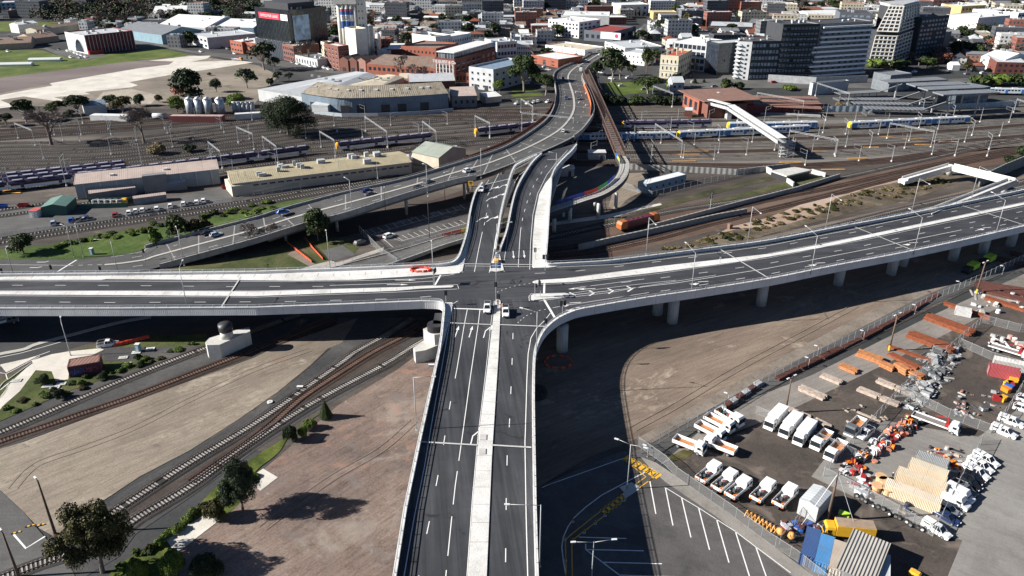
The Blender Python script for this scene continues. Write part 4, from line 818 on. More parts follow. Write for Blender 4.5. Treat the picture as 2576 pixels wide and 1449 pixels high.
def carproto(kind):
    L,Wd,H={'hatch':(4.2,1.75,1.45),'suv':(4.6,1.85,1.68),'sedan':(4.7,1.8,1.42),'ute':(5.2,1.85,1.75),'van':(5.3,2.0,2.3),'canopy':(5.2,1.85,1.78)}[kind]; w=Wd/2; b=MB(); g=MB(); r=MB()
    zs=.62*H if kind!='van' else .5*H; zs=min(zs,1.05)
    fx=L/2
    if kind=='van': loft(b,[(-fx,w*.96,.3,1.9,H,.12),(-fx+.1,w,.25,1.95,H,.12),(fx-1.5,w,.25,1.95,H,.14),(fx-.85,w*.98,.25,1.1,1.25,.12),(fx-.08,w*.94,.3,.85,1.0,.12),(fx,w*.9,.4,.7,.8,.1)])
    else: loft(b,[(-fx,w*.9,.4,.7,zs*.92,.1),(-fx+.12,w*.97,.28,.75,zs,.1),(-.2,w,.22,.8,zs,.08),(fx-1.25,w,.22,.78,zs*.98,.1),(fx-.25,w*.95,.25,.7,zs*.82,.14),(fx,w*.86,.38,.58,zs*.66,.14)])
    if kind in('hatch','suv'): gb=(-fx+.12,fx-1.15); gt=(-fx+.55,fx-1.95)
    elif kind=='sedan': gb=(-fx+.65,fx-1.2); gt=(-fx+1.35,fx-2.0)
    elif kind in('ute','canopy'): gb=(-.55,fx-1.25); gt=(-.4,fx-1.95)
    else: gb=(fx-2.3,fx-.75); gt=(fx-2.2,fx-1.45)
    h2=H-.05
    if kind!='van':
        gw=w-.1; tw=w-.28
        q=[(gb[0],-gw,zs-.02),(gb[1],-gw,zs-.02),(gb[1],gw,zs-.02),(gb[0],gw,zs-.02)]; t=[(gt[0],-tw,h2),(gt[1],-tw,h2),(gt[1],tw,h2),(gt[0],tw,h2)]
        for i in range(4): j=(i+1)%4; g.face([q[i],q[j],t[j],t[i]])
        r.box(((gt[0]+gt[1])/2,0,h2+.02),(gt[1]-gt[0]+.06,tw*2+.04,.05))
        for i in range(4): r.bar(q[i],t[i],.09)
        for s in(-1,1): m=(gb[0]+gb[1])/2-.1; r.bar((m,s*gw*1.01,zs),(m,s*tw*1.01,h2),.09)
    else:
        g.face([(fx-.86,-w+.16,1.28),(fx-.86,w-.16,1.28),(fx-1.46,w-.22,H-.1),(fx-1.46,-w+.22,H-.1)][::1]); g.box((fx-1.7,0,1.55),(.9,Wd+.03,.5)); r.box((-.4,0,H+.02),(3,1.2,.04))
    P_=[('body',b,[m_white],None,False),('window',g,[m_glass]),('roof',r,[m_white])]
    if kind=='ute':
        t=MB(); t.box((-1.55,0,zs+.01),(1.9,Wd-.25,.02)); P_.append(('tray',t,[m_bumper])); k=MB(); 
        for s in(-1,1): k.bar((-2.4,s*.8,zs+.5),(.2,s*.8,1.85),.06); k.bar((-2.4,s*.8,zs),(-2.4,s*.8,zs+.5),.06)
        k.bar((-2.4,-.8,zs+.5),(-2.4,.8,zs+.5),.06); P_.append(('ladder_rack',k,[m_steel]))
    if kind=='canopy':
        t=MB(); loft(t,[(-fx+.05,w*.92,zs-.05,H-.25,H-.02,.14),(-.62,w*.92,zs-.05,H-.2,H+.02,.14)]); P_.append(('canopy',t,[m_white])); k=MB()
        for s in(-1,1): k.box((-1.6,s*w*.93,H-.4),(1.2,.02,.28))
        P_.append(('canopy_window',k,[m_glass]))
    ax=L*.3
    for x in(-ax,ax):
        for s in(-1,1): P_.append(wheel(x,s*w))
    P_+=lights(L,Wd,zs*.72,zs*.85)
    a=MB(); a.box((fx+.0,0,.42),(.1,Wd*.8,.2)); P_.append(('bumper',a,[m_bumper])); 
    for s in(-1,1): pass
    return proto(P_)
def truckproto(kind):
    P_=[]; c=MB(); L={'box':7.6,'tipper':6.8,'crew':6.6,'flat':9.5,'vac':8.6,'agi':7.5}[kind]; w=1.15; fx=L/2; cl=2.5 if kind=='crew' else 1.75
    loft(c,[(fx-cl,w,.75,2.2,2.65,.12),(fx-.35,w,.6,2.1,2.68,.14),(fx,w*.97,.55,1.5,2.35,.14),(fx+.05,w*.95,.5,1.0,1.15,.1)]); P_.append(('cab',c,[m_white]))
    g=MB(); g.face([(fx+.11,-w+.1,1.2),(fx+.11,w-.1,1.2),(fx+.04,w-.16,2.36),(fx+.04,-w+.16,2.36)]); g.box((fx-.75,0,1.85),(.8,2*w+.02,.6)); 
    if kind=='crew': g.box((fx-1.85,0,1.85),(.8,2*w+.02,.6))
    P_.append(('window',g,[m_glass])); ch=MB(); ch.box((-cl/2+.3,0,.75),(L-.8,1.0,.3)); P_.append(('chassis',ch,[m_bumper]))
    bx0,bx1=-fx,fx-cl-.15; bc=(bx0+bx1)/2; bl=bx1-bx0
    if kind=='box':
        b=MB(); b.box((bc,0,2.0),(bl,2.4,2.2)); P_.append(('cargo_box',b,[m_white])); b=MB(); b.box((bx0-.02,0,1.9),(.04,2.1,1.9)); P_.append(('rear_door',b,[M('grey_door',(.45,.46,.47),.5)])); b=MB(); b.box((fx-.9,0,2.85),(1.3,1.9,.35)); P_.append(('wind_deflector',b,[m_white]))
    elif kind in('tipper','crew','flat'):
        hh={'tipper':.85,'crew':.7,'flat':.35}[kind]; f=MB(); f.box((bc,0,1.05),(bl,2.3,.12)); P_.append(('tray_floor',f,[M('tray_floor_orange',(.5,.2,.07),.7,var=.4,scale=1.5) if kind=='tipper' else (M('tray_floor_dark',(.07,.07,.07),.8) if kind=='crew' else M('tray_floor_grey',(.22,.2,.19),.8,var=.2))]))
        for s in(-1,1): b=MB(); b.box((bc,s*1.17,1.05+hh/2),(bl,.07,hh)); P_.append(('side_panel',b,[m_white]))
        b=MB(); b.box((bx0,0,1.05+hh/2),(.07,2.36,hh)); P_.append(('tailgate',b,[m_white])); b=MB(); b.box((bx1,0,1.3+hh/2),(.08,2.36,hh+.5)); P_.append(('headboard',b,[m_white]))
        if kind=='crew':
            r=random.Random(3)
            for k in range(9): b=MB(); s=r.uniform(.25,.5); b.box((bx0+.5+r.random()*(bl-1),r.uniform(-.8,.8),1.1+s/2+.1),(s*1.6,s,s),r.random()*3); P_.append(('tool_box',b,[[m_bumper,PAINT['orange'],m_steel,PAINT['grey'],PAINT['red']][k%5]]))
            for s in(-1,1): b=MB(); b.box((bx0-.06,s*.9,1.25),(.05,.35,.45)); P_.append(('hazard_plate',b,[PAINT['orange']]))
        if kind=='flat': b=MB(); b.box((bx1-.5,0,1.6),(.7,1.6,1.1)); b.bar((bx1-.5,0,2.1),(bx1-.5,0,3.2),.25); b.bar((bx1-.5,0,3.2),(bx1-3.2,.3,2.6),.2); P_.append(('loader_crane',b,[PAINT['red']]))
    elif kind=='vac':
        b=MB(); b.box((bc,0,2.15),(bl,2.45,2.3)); P_.append(('body_box',b,[m_white])); b=MB(); b.box((bc,0,3.33),(bl-.1,2.3,.06)); P_.append(('top_deck',b,[M('worn_deck',(.33,.24,.17),.8,var=.2,scale=1)]))
        for k in range(7):
            b=MB(); b.box((bx0+.45+k*(bl-.5)/7,-1.24,1.9),(.04,.05,1.6)); P_.append(('panel_seam',b,[m_bumper]))
    ax=[fx-1.0,-fx+1.3]+([-fx+2.4] if kind in('vac','box','flat') else [])
    for x in ax:
        for s in(-1,1): P_.append(wheel(x,s*w,.48,.32))
    P_+=lights(L,2.3,.85,.95)
    b=MB(); b.box((fx+.08,0,.55),(.2,2.2,.3)); P_.append(('bumper',b,[m_white if kind!='vac' else PAINT['yellow']]))
    for s in(-1,1): b=MB(); b.box((fx-.1,s*(w+.2),1.8),(.08,.18,.4)); P_.append(('mirror',b,[m_bumper]))
    return proto(P_)
VP={}
def vehicle(kind,x1,y1,x2,y2,color='white',label=None,z=0,group=None,s=1.0,small=False):
    """rear pixel, front pixel (both on the ground)"""
    if kind not in VP: VP[kind]=truckproto(kind) if kind in('box','tipper','crew','flat','vac') else carproto(kind)
    a,b=P(x1,y1,z),P(x2,y2,z); c=(a+b)/2; d=b-a; rz=math.atan2(d.y,d.x)
    pr=VP[kind]
    if small: pr=[(o,[]) for o,sub in pr if o.name.split('.')[0] in('body','window','roof','cab','cargo_box','wheel')]
    cat={'box':'truck','tipper':'truck','crew':'truck','flat':'truck','vac':'truck','van':'van','ute':'ute','canopy':'ute'}.get(kind,'car'); nm={'box':'box_truck','tipper':'tipper_truck','crew':'service_truck','flat':'flatbed_truck','vac':'yellow_service_truck','van':'van','ute':'utility_truck','canopy':'utility_truck'}.get(kind,'car')
    m=PAINT[color]; rc={k:m for k in('body','roof','cab','cargo_box','canopy','body_box')}
    return place(pr,nm,c,label or ('%s %s parked'%(color,cat)),cat,group,rz,s,rc)
# ================= poles and lamps =================
m_pole=M('pale_pole',(.42,.43,.43),.5,var=.08,metal=.2); m_dpole=M('dark_pole',(.035,.035,.038),.6); m_wood=M('timber_pole',(.14,.095,.07),.9,var=.25,scale=2,obj=True); m_lamp=M('lamp_head',(.72,.72,.7),.4,var=.03)
def lamp(x,y,z,h,arms,label,mat=None,th=.1,armlen=2.4,group='street lamps',cat='street lamp',rise=.25,name='street_lamp',base=True):
    """arms: list of world angles in degrees"""
    p=P(x,y,z); o=E(name,p,label,cat,group); mat=mat or m_pole
    mb=MB(); mb.tube((0,0,0),(0,0,h),th*1.25,th*.7,8); mb.build('pole',mat,o,True)
    if base: mb=MB(); mb.tube((0,0,0),(0,0,.25),th*2.6,th*2.2,8); mb.build('base',mat,o)
    for a in arms:
        d=Vector((math.cos(R(a)),math.sin(R(a)),0)); e=Vector((0,0,h))+d*armlen+Vector((0,0,rise)); mb=MB(); mb.tube((0,0,h-.1),e,th*.55,th*.5,6); mb.build('arm',mat,o,True)
        mb=MB(); mb.bar(e-d*.1,e+d*.75,.34,.14); mb.build('lamp_head',m_lamp,o)
    return o
def masts():
    pass
# single overhead wire mast and portal
def mast(x,y,yt,ang=0,label='grey steel overhead wire mast in the rail yard',arm=3.2):
    p=P(x,y); h=HT(x,y,yt); o=E('wire_mast',p,label,'wire mast','overhead wire masts in the rail yard'); mb=MB(); mb.tube((0,0,.9),(0,0,h),.13,.09,8); mb.build('pole',m_pole,o)
    mb=MB(); mb.tube((0,0,-.1),(0,0,.95),.42,.36,8); mb.build('footing',m_lamp,o)
    d=Vector((math.cos(R(ang)),math.sin(R(ang)),0)); mb=MB(); e=d*arm; mb.bar((0,0,h-.4),(e.x,e.y,h+.5),.12); mb.bar((0,0,h-2.0),(e.x*.9,e.y*.9,h-1.2),.1); mb.bar((e.x*.9,e.y*.9,h-1.3),(e.x,e.y,h+.4),.07); mb.build('arm',m_pole,o); return o
def portal(x1,y1,x2,y2,h=8.5,label='grey steel portal gantry spanning several tracks in the rail yard',lat=False,name='wire_gantry'):
    a,b=P(x1,y1),P(x2,y2); o=E(name,a,label,'wire gantry','wire gantries over the tracks'); b=b-a; up=Vector((0,0,h))
    for q in(Vector(),b):
        mb=MB(); mb.tube(q+Vector((0,0,.8)),q+up,.15,.12,8); mb.build('post',m_pole,o); mb=MB(); mb.tube(q-Vector((0,0,.1)),q+Vector((0,0,.9)),.45,.4,8); mb.build('footing',m_lamp,o)
    mb=MB(); mb.bar(up,b+up,.16,.1); mb.bar(up-Vector((0,0,.6)),b+up-Vector((0,0,.6)),.16,.1); n=max(2,int(b.length/1.2)); 
    for i in range(n): mb.bar(b*(i/n)+up-Vector((0,0,.6*(i%2))),b*((i+1)/n)+up-Vector((0,0,.6*((i+1)%2))),.1)
    mb.build('beam',m_pole,o); n=max(1,int(b.length/6))
    for i in range(n): q=b*((i+.5)/n)+up; mb=MB(); mb.bar(q-Vector((0,0,.6)),q-Vector((0,0,2)),.1); mb.bar(q-Vector((0,0,1.2)),q-Vector((-.9,0,2)),.06); mb.build('dropper',m_pole,o)
    return o
# ================= trains =================
m_vsil=M('train_silver',(.68,.68,.7),.4,var=.06); m_vpur=M('train_purple',(.05,.038,.085),.5,var=.5,scale=.5); m_vyel=M('train_yellow',(.8,.4,.03),.4); m_vdk=M('train_window_band',(.015,.016,.02),.12)
m_vru=M('train_roof_unit',(.3,.29,.34),.6,var=.3); m_xw=M('train_white',(.72,.77,.82),.35,var=.05); m_xb=M('train_blue',(.05,.2,.48),.35,var=.4,scale=.6); m_xr=M('train_roof',(.5,.54,.58),.5,var=.12,scale=1); m_xy=M('train_front_yellow',(.85,.6,.05),.4); m_bog=M('bogie_black',(.02,.02,.02),.8)
def carriage(kind,end0,end1,Lc=23.6):
    out=[]; w=1.48; b=MB()
    if kind=='v':
        b.box((0,0,1.75),(Lc,2*w,1.9)); out.append(('lower',b,m_vsil)); b=MB(); loft(b,[(-Lc/2,w,2.7,3.3,3.95,.6),(Lc/2,w,2.7,3.3,3.95,.6)]); out.append(('roof',b,m_vpur))
        for s in(-1,1):
            b=MB(); b.box((0,s*w,2.5),(Lc-1.5,.04,.8)); out.append(('window_band',b,m_vdk))
            for x in(-7,7): b=MB(); b.box((x,s*(w+.02),2.1),(1.3,.04,2.1)); out.append(('door',b,m_vpur))
        for k in range(4): b=MB(); b.box((-8.4+k*5.6,0,4.1),(3.8,1.7,.3)); out.append(('roof_unit',b,m_vru))
    else:
        b.box((0,0,2.25),(Lc,2*w,2.6)); out.append(('lower',b,m_xw)); b=MB(); loft(b,[(-Lc/2,w,3.5,3.6,3.95,.4),(Lc/2,w,3.5,3.6,3.95,.4)]); out.append(('roof',b,m_xr))
        for s in(-1,1):
            for k in range(8):
                x=-8.6+k*2.0+(1.6 if k>3 else -.2); b=MB(); b.box((x,s*w,2.75),(1.35,.04,.85)); out.append(('window',b,m_vdk))
            for x in(-.4,): b=MB(); b.box((x,s*(w+.01),2.1),(1.5,.05,2.2)); out.append(('door',b,m_xb))
            for x in(-Lc/2+1.7,Lc/2-1.7): b=MB(); b.box((x,s*(w+.005),2.2),(3.2,.04,2.45)); out.append(('blue_panel',b,m_xb))
        for k in range(2): b=MB(); b.box((-5+k*10,0,4.02),(3.6,1.7,.28)); out.append(('roof_unit',b,m_lamp))
    for s,e in((-1,end0),(1,end1)):
        if e:
            b=MB(); loft(b,[(s*(Lc/2),w,.9,3.0,3.95,.4),(s*(Lc/2+.9),w*.85,.9,2.2,3.3,.3)]); out.append(('nose',b,m_vyel if kind=='v' else m_xy)); b=MB(); b.face([(s*(Lc/2+.93),-w*.65,2.25),(s*(Lc/2+.93),w*.65,2.25),(s*(Lc/2+.55),w*.6,3.35),(s*(Lc/2+.55),-w*.6,3.35)][::s]); out.append(('windscreen',b,m_vdk))
    for x in(-8,8): b=MB(); b.box((x,0,.5),(3.2,2.2,.8)); out.append(('bogie',b,m_bog))
    return out
def train(kind,pts,n,label,ends=(1,1),name='train'):
    L=cr([P(*p) for p in pts],10); r=resample(L,.25); step=int(24.3/.25); o=E(name,r[0],label,'train')
    for i in range(n):
        if (i+1)*step>=len(r): break
        a,b=r[i*step],r[(i+1)*step]; c=(a+b)/2-o.location; d=b-a; car=bpy.data.objects.new('carriage',None); C.objects.link(car); car.parent=o; car.location=c+Vector((0,0,.45)); car.rotation_euler=(0,0,math.atan2(d.y,d.x))
        for nm,mb,m in carriage(kind,ends[0] and i==0,ends[1] and i==n-1): mb.build(nm,m,car)
    return o
train('v',[(849,381),(1000,364),(1193,345)],3,'purple and silver diesel train with orange nose in the centre left of the yard')
train('v',[(1197,344),(1290,334),(1400,322),(1500,312)],4,'second purple and silver train nosing up to the first beside the brick red wall',(1,0))
train('v',[(1566,325),(1720,323),(1860,320)],4,'purple and silver train right of the truss footbridge',(1,0))
train('v',[(781,388),(644,406),(500,424),(372,440),(200,462)],5,'purple train standing behind the long pink roofed shed',(1,0))
train('v',[(322,428),(160,446),(0,464),(-200,488)],5,'farthest of three purple trains side by side at the left edge',(1,0))
train('v',[(330,437),(160,455),(0,474),(-200,498)],5,'middle one of three purple trains side by side at the left edge',(1,0))
train('v',[(345,444),(160,465),(0,485),(-200,510)],5,'nearest of three purple trains side by side at the left edge',(1,0))
train('x',[(1699,352),(1600,354),(1463,357),(1300,360)],4,'blue and white suburban train passing under the truss footbridge',(0,0))
train('x',[(1705,351),(1850,344),(2018,335),(2040,333)],3,'blue and white suburban train with yellow nose right of the footbridge foot',(1,0))
train('x',[(1830,328),(1980,327),(2131,322),(2150,321)],3,'blue and white suburban train behind the grey footbridge',(1,0))
train('x',[(2134,327),(2280,319),(2423,312),(2440,311)],3,'blue and white suburban train farthest to the right in the yard',(1,1))
# locomotive
def loco():
    a,b=P(1555,584),P(1652,559); d=b-a; c=(a+b)/2; o=E('locomotive',c,'orange nosed dark red diesel locomotive on the track below the green bank','locomotive',None,math.atan2(d.y,d.x)); L=min(d.length,22)
    red=M('loco_maroon',(.12,.02,.03),.45,var=.2); b=MB(); b.box((0,0,2.5),(L-5,2.5,2.6)); b.build('hood',red,o)
    b=MB(); b.box((0,0,1.15),(L,2.9,.4)); b.build('frame',m_bog,o)
    for s in(-1,1):
        b=MB(); loft(b,[(s*(L/2-3.0),1.45,1.3,3.7,4.1,.2),(s*(L/2-.5),1.45,1.3,3.6,4.0,.2),(s*(L/2),1.4,1.1,2.6,3.0,.1)]); b.build('cab',PAINT['locoorange'],o)
        b=MB(); b.face([(s*(L/2+.02),-.9,2.0+.5),(s*(L/2+.02),.9,2.5),(s*(L/2-1.0),.85,3.8),(s*(L/2-1.0),-.85,3.8)][::s]); b.build('windscreen',m_glass,o)
        b=MB(); b.box((s*(L/2-5),0,.55),(3.6,2.3,.9)); b.build('bogie',m_bog,o); 
        b=MB(); b.bar((-L/2+3.6,s*1.42,2.1),(L/2-3.6,s*1.42,2.1),.06); b.build('handrail',red,o)
    for k in range(3): b=MB(); b.tube((-3+k*2.2,0,3.8),(-3+k*2.2,0,3.95),.6,.5,12); b.build('roof_fan',m_bumper,o)
loco()
# ================= near trees =================
for a in [('broad',258,1440,1252,200,'olive','broad olive brown gum tree beside the track at the lower left corner'),
 ('broad',612,1287,1148,118,'blue','tall grey green tree with a visible trunk beside the white slab'),
 ('bush',548,1306,1258,66,'olive','dark rounded bush between the white slab and the tall tree'),
 ('conifer',820,1052,1004,34,'mid','small pointed green tree at the edge of the red dirt field'),
 ('bush',780,1078,1052,40,'lime','low bright shrub beside the small pointed tree'),('bush',735,1110,1068,44,'dark','dark shrub left of the small pointed tree'),('bush',763,1100,1070,30,'lime','yellow green shrub between two dark shrubs by the track'),
 ('bush',440,1445,1385,70,'lime','bright green undergrowth below the white slab'),('bush',350,1452,1405,60,'lime','bright green undergrowth under the broad gum tree'),('bush',520,1445,1400,90,'dark','dark green undergrowth in the tree shade at the bottom'),
 ('round',800,606,523,80,'mid','rounded green tree beside the older road bridge'),('round',60,638,584,66,'mid','rounded dark green tree on the green bank at the left edge'),
 ('round',447,604,538,62,'mid','leafy green tree by the slip road on the green bank'),('bush',490,590,546,56,'olive','pale olive bush behind the slip road'),('bush',392,618,575,40,'lime','yellow green bush on the green bank'),('bush',520,586,548,40,'olive','olive brown bush right of the leafy bank tree'),
 ('bush',640,552,528,50,'lime','bright green shrub beside the rails'),('bare',626,618,560,70,'mid','bare grey tree against the older bridge parapet'),('bare',680,608,562,52,'mid','small bare tree touching the older bridge edge'),
 ('bush',347,905,890,24,'mid','small round shrub beside the graffiti hut'),('bush',356,918,905,22,'mid','second small shrub beside the graffiti hut'),('bush',264,952,932,26,'dark','dark shrub in front of the graffiti hut'),('bush',152,1003,978,34,'dark','dark shrub on the verge above the curved track'),('bush',110,965,942,44,'mid','low green shrub beside the concrete path'),('bush',205,968,955,26,'lime','pale shrub in the rough grass below the hut'),
 ('fig',728,340,234,156,'dark','huge dark green fig tree beside the tracks'),
 ('bare',130,365,272,112,'mid','large bare tree left of the yard'),('bare',362,358,263,78,'mid','bare tree standing in front of the goods sheds'),('bush',397,388,360,50,'dry','grey dry shrub beside the tracks'),('bush',478,382,362,42,'dark','dark low shrub beside the tracks'),
 ('gum',66,306,244,66,'mid','bright gum tree at the left end of the goods yard'),('gum',18,318,283,44,'dark','dark squat tree at the left edge'),('gum',145,292,252,56,'mid','green tree beside the concrete apron'),('gum',195,290,234,70,'dark','dark gum tree behind the bare tree'),('gum',180,300,275,34,'dark','small dark tree under the gum trees'),
 ('gum',280,276,236,48,'mid','light green gum tree at the lower edge of the apron'),('gum',310,292,238,60,'olive','olive gum tree left of the dark round tree'),('round',352,267,234,34,'dark','dark round tree beside the apron'),('round',400,258,236,22,'olive','small round tree alone on the vacant land'),
 ('round',478,252,170,92,'dark','very large dark tree on the vacant land'),('bush',455,240,212,48,'red','brown shrub at the foot of the very large dark tree'),('round',545,232,196,34,'blue','slim grey green tree beside the very large tree'),('gum',622,222,168,62,'blue','open grey tree left of the long warehouse'),
 ('round',446,282,240,50,'lime','bright green tree beside the silver silos'),('round',595,270,232,58,'lime','bright green tree behind the silver silos'),('bush',527,190,182,12,'mid','tiny shrub on the vacant land'),
 ('gum',665,176,98,78,'dark','dark tall tree at the left foot of the black office block'),('gum',690,178,140,36,'dark','dark tree beside the parked cars near the black office'),('gum',700,206,178,30,'dark','small dark tree on the vacant corner'),('gum',728,204,180,26,'dark','second small dark tree on the vacant corner'),('bush',680,214,194,24,'dark','dark shrub on the vacant corner'),
 ('bare',778,165,97,54,'mid','large bare street tree in front of the grey buildings'),('bare',1012,198,134,52,'mid','large bare tree before the brick warehouse row'),('bare',1045,215,160,60,'mid','second large bare tree before the brick warehouse row'),('bush',995,218,206,28,'lime','bright bush beside the small white shed'),
 ('gum',1318,232,132,96,'mid','large gum tree left of the bridge descent'),('gum',1372,240,182,56,'mid','gum tree next to the bridge descent'),('gum',1256,235,198,34,'lime','small bright tree beside the grey building'),('round',1300,180,140,50,'dark','dark tree behind the large gum tree'),
 ('gum',1560,200,140,60,'dark','dark gum tree behind the lawn'),('round',1500,190,150,40,'dark','dark tree beside the orange construction screen'),('gum',1640,165,120,44,'mid','green tree left of the cream hotel'),('gum',1268,215,170,50,'dark','dark gum tree beside the art deco office'),('round',1345,215,165,44,'dark','dark leafy tree behind the park lawn'),('gum',1538,207,112,86,'mid','large gum tree right of the bridge end'),('gum',1590,190,160,30,'dark','small dark tree on the lawn'),('round',1625,182,115,36,'mid','tall slim tree beside the cream hotel'),('gum',1630,236,188,84,'mid','broad tree on the bank above the tracks'),('bush',1690,225,195,38,'lime','yellow green bush on the bank above the tracks'),('gum',1615,120,70,46,'dark','dark tall tree in the street behind'),('round',1660,85,46,44,'dark','dark tree in the upper centre street'),
 ('gum',1805,186,130,36,'dark','dark tree before the dark glass office'),('bare',1743,195,155,30,'mid','bare tree in front of the cream hotel'),('conifer',1747,210,195,14,'dark','small pointed tree near the brick station'),('conifer',1770,208,197,10,'dark','second small pointed tree near the brick station'),
 ('bush',1825,225,198,40,'mid','green bushes above the brown platforms'),('bush',1860,225,205,30,'dark','dark bush above the brown platforms'),('bush',1985,226,212,44,'lime','bright bush beside the station wall'),
 ('round',1120,268,240,30,'blue','grey green tree against the curved warehouse'),('bush',2110,268,256,24,'dry','brown shrub behind the station fence')]:
    tree(*a[:7])
for i,(x,y,t,w_,k,l) in enumerate([(1510,260,232,60,'bush','dark'),(1550,262,238,60,'bush','dark'),(1600,262,240,56,'bush','mid'),(1650,262,236,60,'bush','dark'),(1690,262,240,50,'bush','dark'),
 (2200,170,145,60,'bush','lime'),(2260,172,148,60,'bush','mid'),(2330,172,140,60,'round','mid'),(2290,160,130,60,'bare','mid'),(2350,150,110,60,'bare','mid'),(2370,160,130,50,'round','red'),(2400,150,100,40,'round','dark'),(2430,140,104,40,'round','dark'),(2470,140,105,60,'bare','mid'),(2500,120,92,60,'round','red'),(2550,125,88,70,'bare','mid'),
 (2460,215,185,60,'bush','mid'),(2510,215,184,70,'bush','lime'),(2560,215,184,60,'bush','mid'),(2430,180,155,30,'round','olive'),(2310,165,145,40,'bare','mid'),(2050,160,150,20,'round','dark'),(2545,415,392,50,'bush','dark'),(2575,398,360,50,'bush','dark')]):
    tree(k,x,y,t,w_,l,where=('on the bank behind the station' if 1700<x<2576 and y<230 else 'in the thicket above the tracks'))
# scrub tufts along the mound and verges
r_=random.Random(5)
for i in range(150):
    t=i/149; x=1660+ t*720 + r_.uniform(-12,12); y=646-t*190+ r_.uniform(-18,9) - (8 if .3<t<.8 else 0)
    tree('bush',x,y,y-r_.uniform(3,7),r_.uniform(10,26),r_.choice(['dry','dry','dry','olive','olive','dark']),where='on the embankment',lod=2,group='scrub on the embankment')
for i in range(26):
    t=i/25; x=640-t*330+r_.uniform(-8,8); y=1195+t*235+r_.uniform(-8,8); tree('bush',x,y,y-r_.uniform(10,18),r_.uniform(20,36),r_.choice(['lime','lime','mid','olive']),where='in the verge beside the foreground track',lod=1,group='shrubs in the foreground verge')
for i in range(24):
    t=i/23; x=20+t*470+r_.uniform(-8,8); y=1040-t*165+r_.uniform(-18,4); tree('bush',x,y,y-r_.uniform(5,10),r_.uniform(14,30),r_.choice(['lime','mid','olive']),where='in the rough grass above the curved tracks',lod=1,group='shrubs above the curved tracks')
for i in range(30):
    t=i/29; x=150+t*540+r_.uniform(-8,8); y=618-t*106+r_.uniform(-6,14); tree('bush',x,y,y-r_.uniform(5,11),r_.uniform(16,34),r_.choice(['lime','lime','lime','mid']),where='on the green bank',lod=1,group='shrubs on the green bank')
# ================= lamps =================
V='tall white lamp on the parapet of the new viaduct'
for x,y,a,n in [(1048,1082,0,'left of the south arm'),(1357,1425,180,'at the bottom right of the south arm'),(1349,904,155,'where the viaduct curves'),(1413,792,100,'near the traffic signals at the curve')]:
    if x!=1413: lamp(x,y,9.8,12.5,[a],'white long armed lamp on the viaduct '+n,armlen=3.6 if x!=1357 else 4.8,rise=.1)
for x,y in [(1738,738),(2038,690),(2297,640),(2503,592)]: lamp(x,y,9.8,12,[108],'long armed lamp, near parapet, east arm',armlen=5,rise=.9)
for x,y in [(1625,640),(1880,610),(2076,575),(2293,532),(2443,498)]: lamp(x,y,9.8,12,[-75],'long armed lamp, far parapet, east arm',armlen=4.5,rise=-.5)
for x,y,a in [(472,779,100),(210,645,80),(298,690,-170)]: lamp(x,y,9.8 if x==472 else .3,12,[a],'slender lamp beside the left end of the viaduct',armlen=4)
lamp(187,647,0,11,[150],'thin lamp post on the green bank'); lamp(34,690,.3,9,[80],'short lamp post at the left edge beside the slip road',armlen=.4)
lamp(464,668,2,12,[120],'lamp on the older bridge parapet, left part',armlen=3); lamp(886,534,7,12,[130],'lamp on the older bridge parapet, middle part',armlen=3); lamp(1075,486,9,11,[150],'slim lamp on the older bridge near the two dark cars',armlen=1)
lamp(1210,448,10,12,[20],'lamp where the older bridge meets the ramp',armlen=3); lamp(831,678,0,13,[110],'lamp with double head by the small asphalt lot',armlen=.6); lamp(1091,722,9.8,13,[100],'lamp post beside the crossing on the footpath',armlen=1)
lamp(1248,725,9.8,10,[90],'slim lamp in the middle of the crossing',armlen=.3); lamp(1250,632,9.8,9,[10],'lamp at the nose between the two ramps',armlen=4); lamp(1398,440,9.8,9,[170],'lamp beside the right ramp',armlen=2.5)
lamp(1120,531,0,15,[90],'tall dark lamp post in the car park',m_dpole,armlen=.3); lamp(1080,598,0,15,[90],'tall dark lamp post at the car park kerb',m_dpole,armlen=.3); lamp(972,565,0,14,[90],'dark lamp post in the bridge shade',m_dpole,armlen=.3); lamp(178,895,0,10,[120],'grey street lamp beside the lower left path',armlen=2.2)
lamp(140,1345,0,12.5,[140],'leaning dark timber lamp pole beside the foreground track',m_wood,.22,.6); lamp(48,1452,0,10,[140],'dark timber lamp pole at the bottom left corner',m_wood,.2,.5)
lamp(1577,1231,0,11,[-28,152],'grey double armed lamp at the car park corner',armlen=2.6); lamp(1485,1500,0,12,[5,185],'grey double armed lamp at the bottom of the car park',armlen=3)
for x,y,t in [(1974,1040,950),(2235,883,792),(2455,740,660)]:
    o=lamp(x,y,0,HT(x,y,t),[35,215],'timber double lamp pole with yellow foot in the storage yard',m_wood,.22,.9); mb=MB(); mb.tube((0,0,0),(0,0,1.7),.32,.3,8); mb.build('yellow_sleeve',ypaint,o)
for x,y in [(1628,1150),(1830,1016),(2032,925),(2170,856),(2300,790),(2410,730),(2520,690),(2055,1130-235)]: lamp(x,y,0,2.6,[150],'short bollard light along the asphalt path',armlen=.5,th=.06)
o=lamp(2080,1312,0,11.5,[],'leaning timber pole with stay wires in the truck yard',m_wood,.25); mb=MB(); mb.bar((0,0,11.3),(4,-5,0.2),.06); mb.bar((0,0,11.3),(-6,-2,.2),.06); mb.build('stay_wire',m_steel,o)
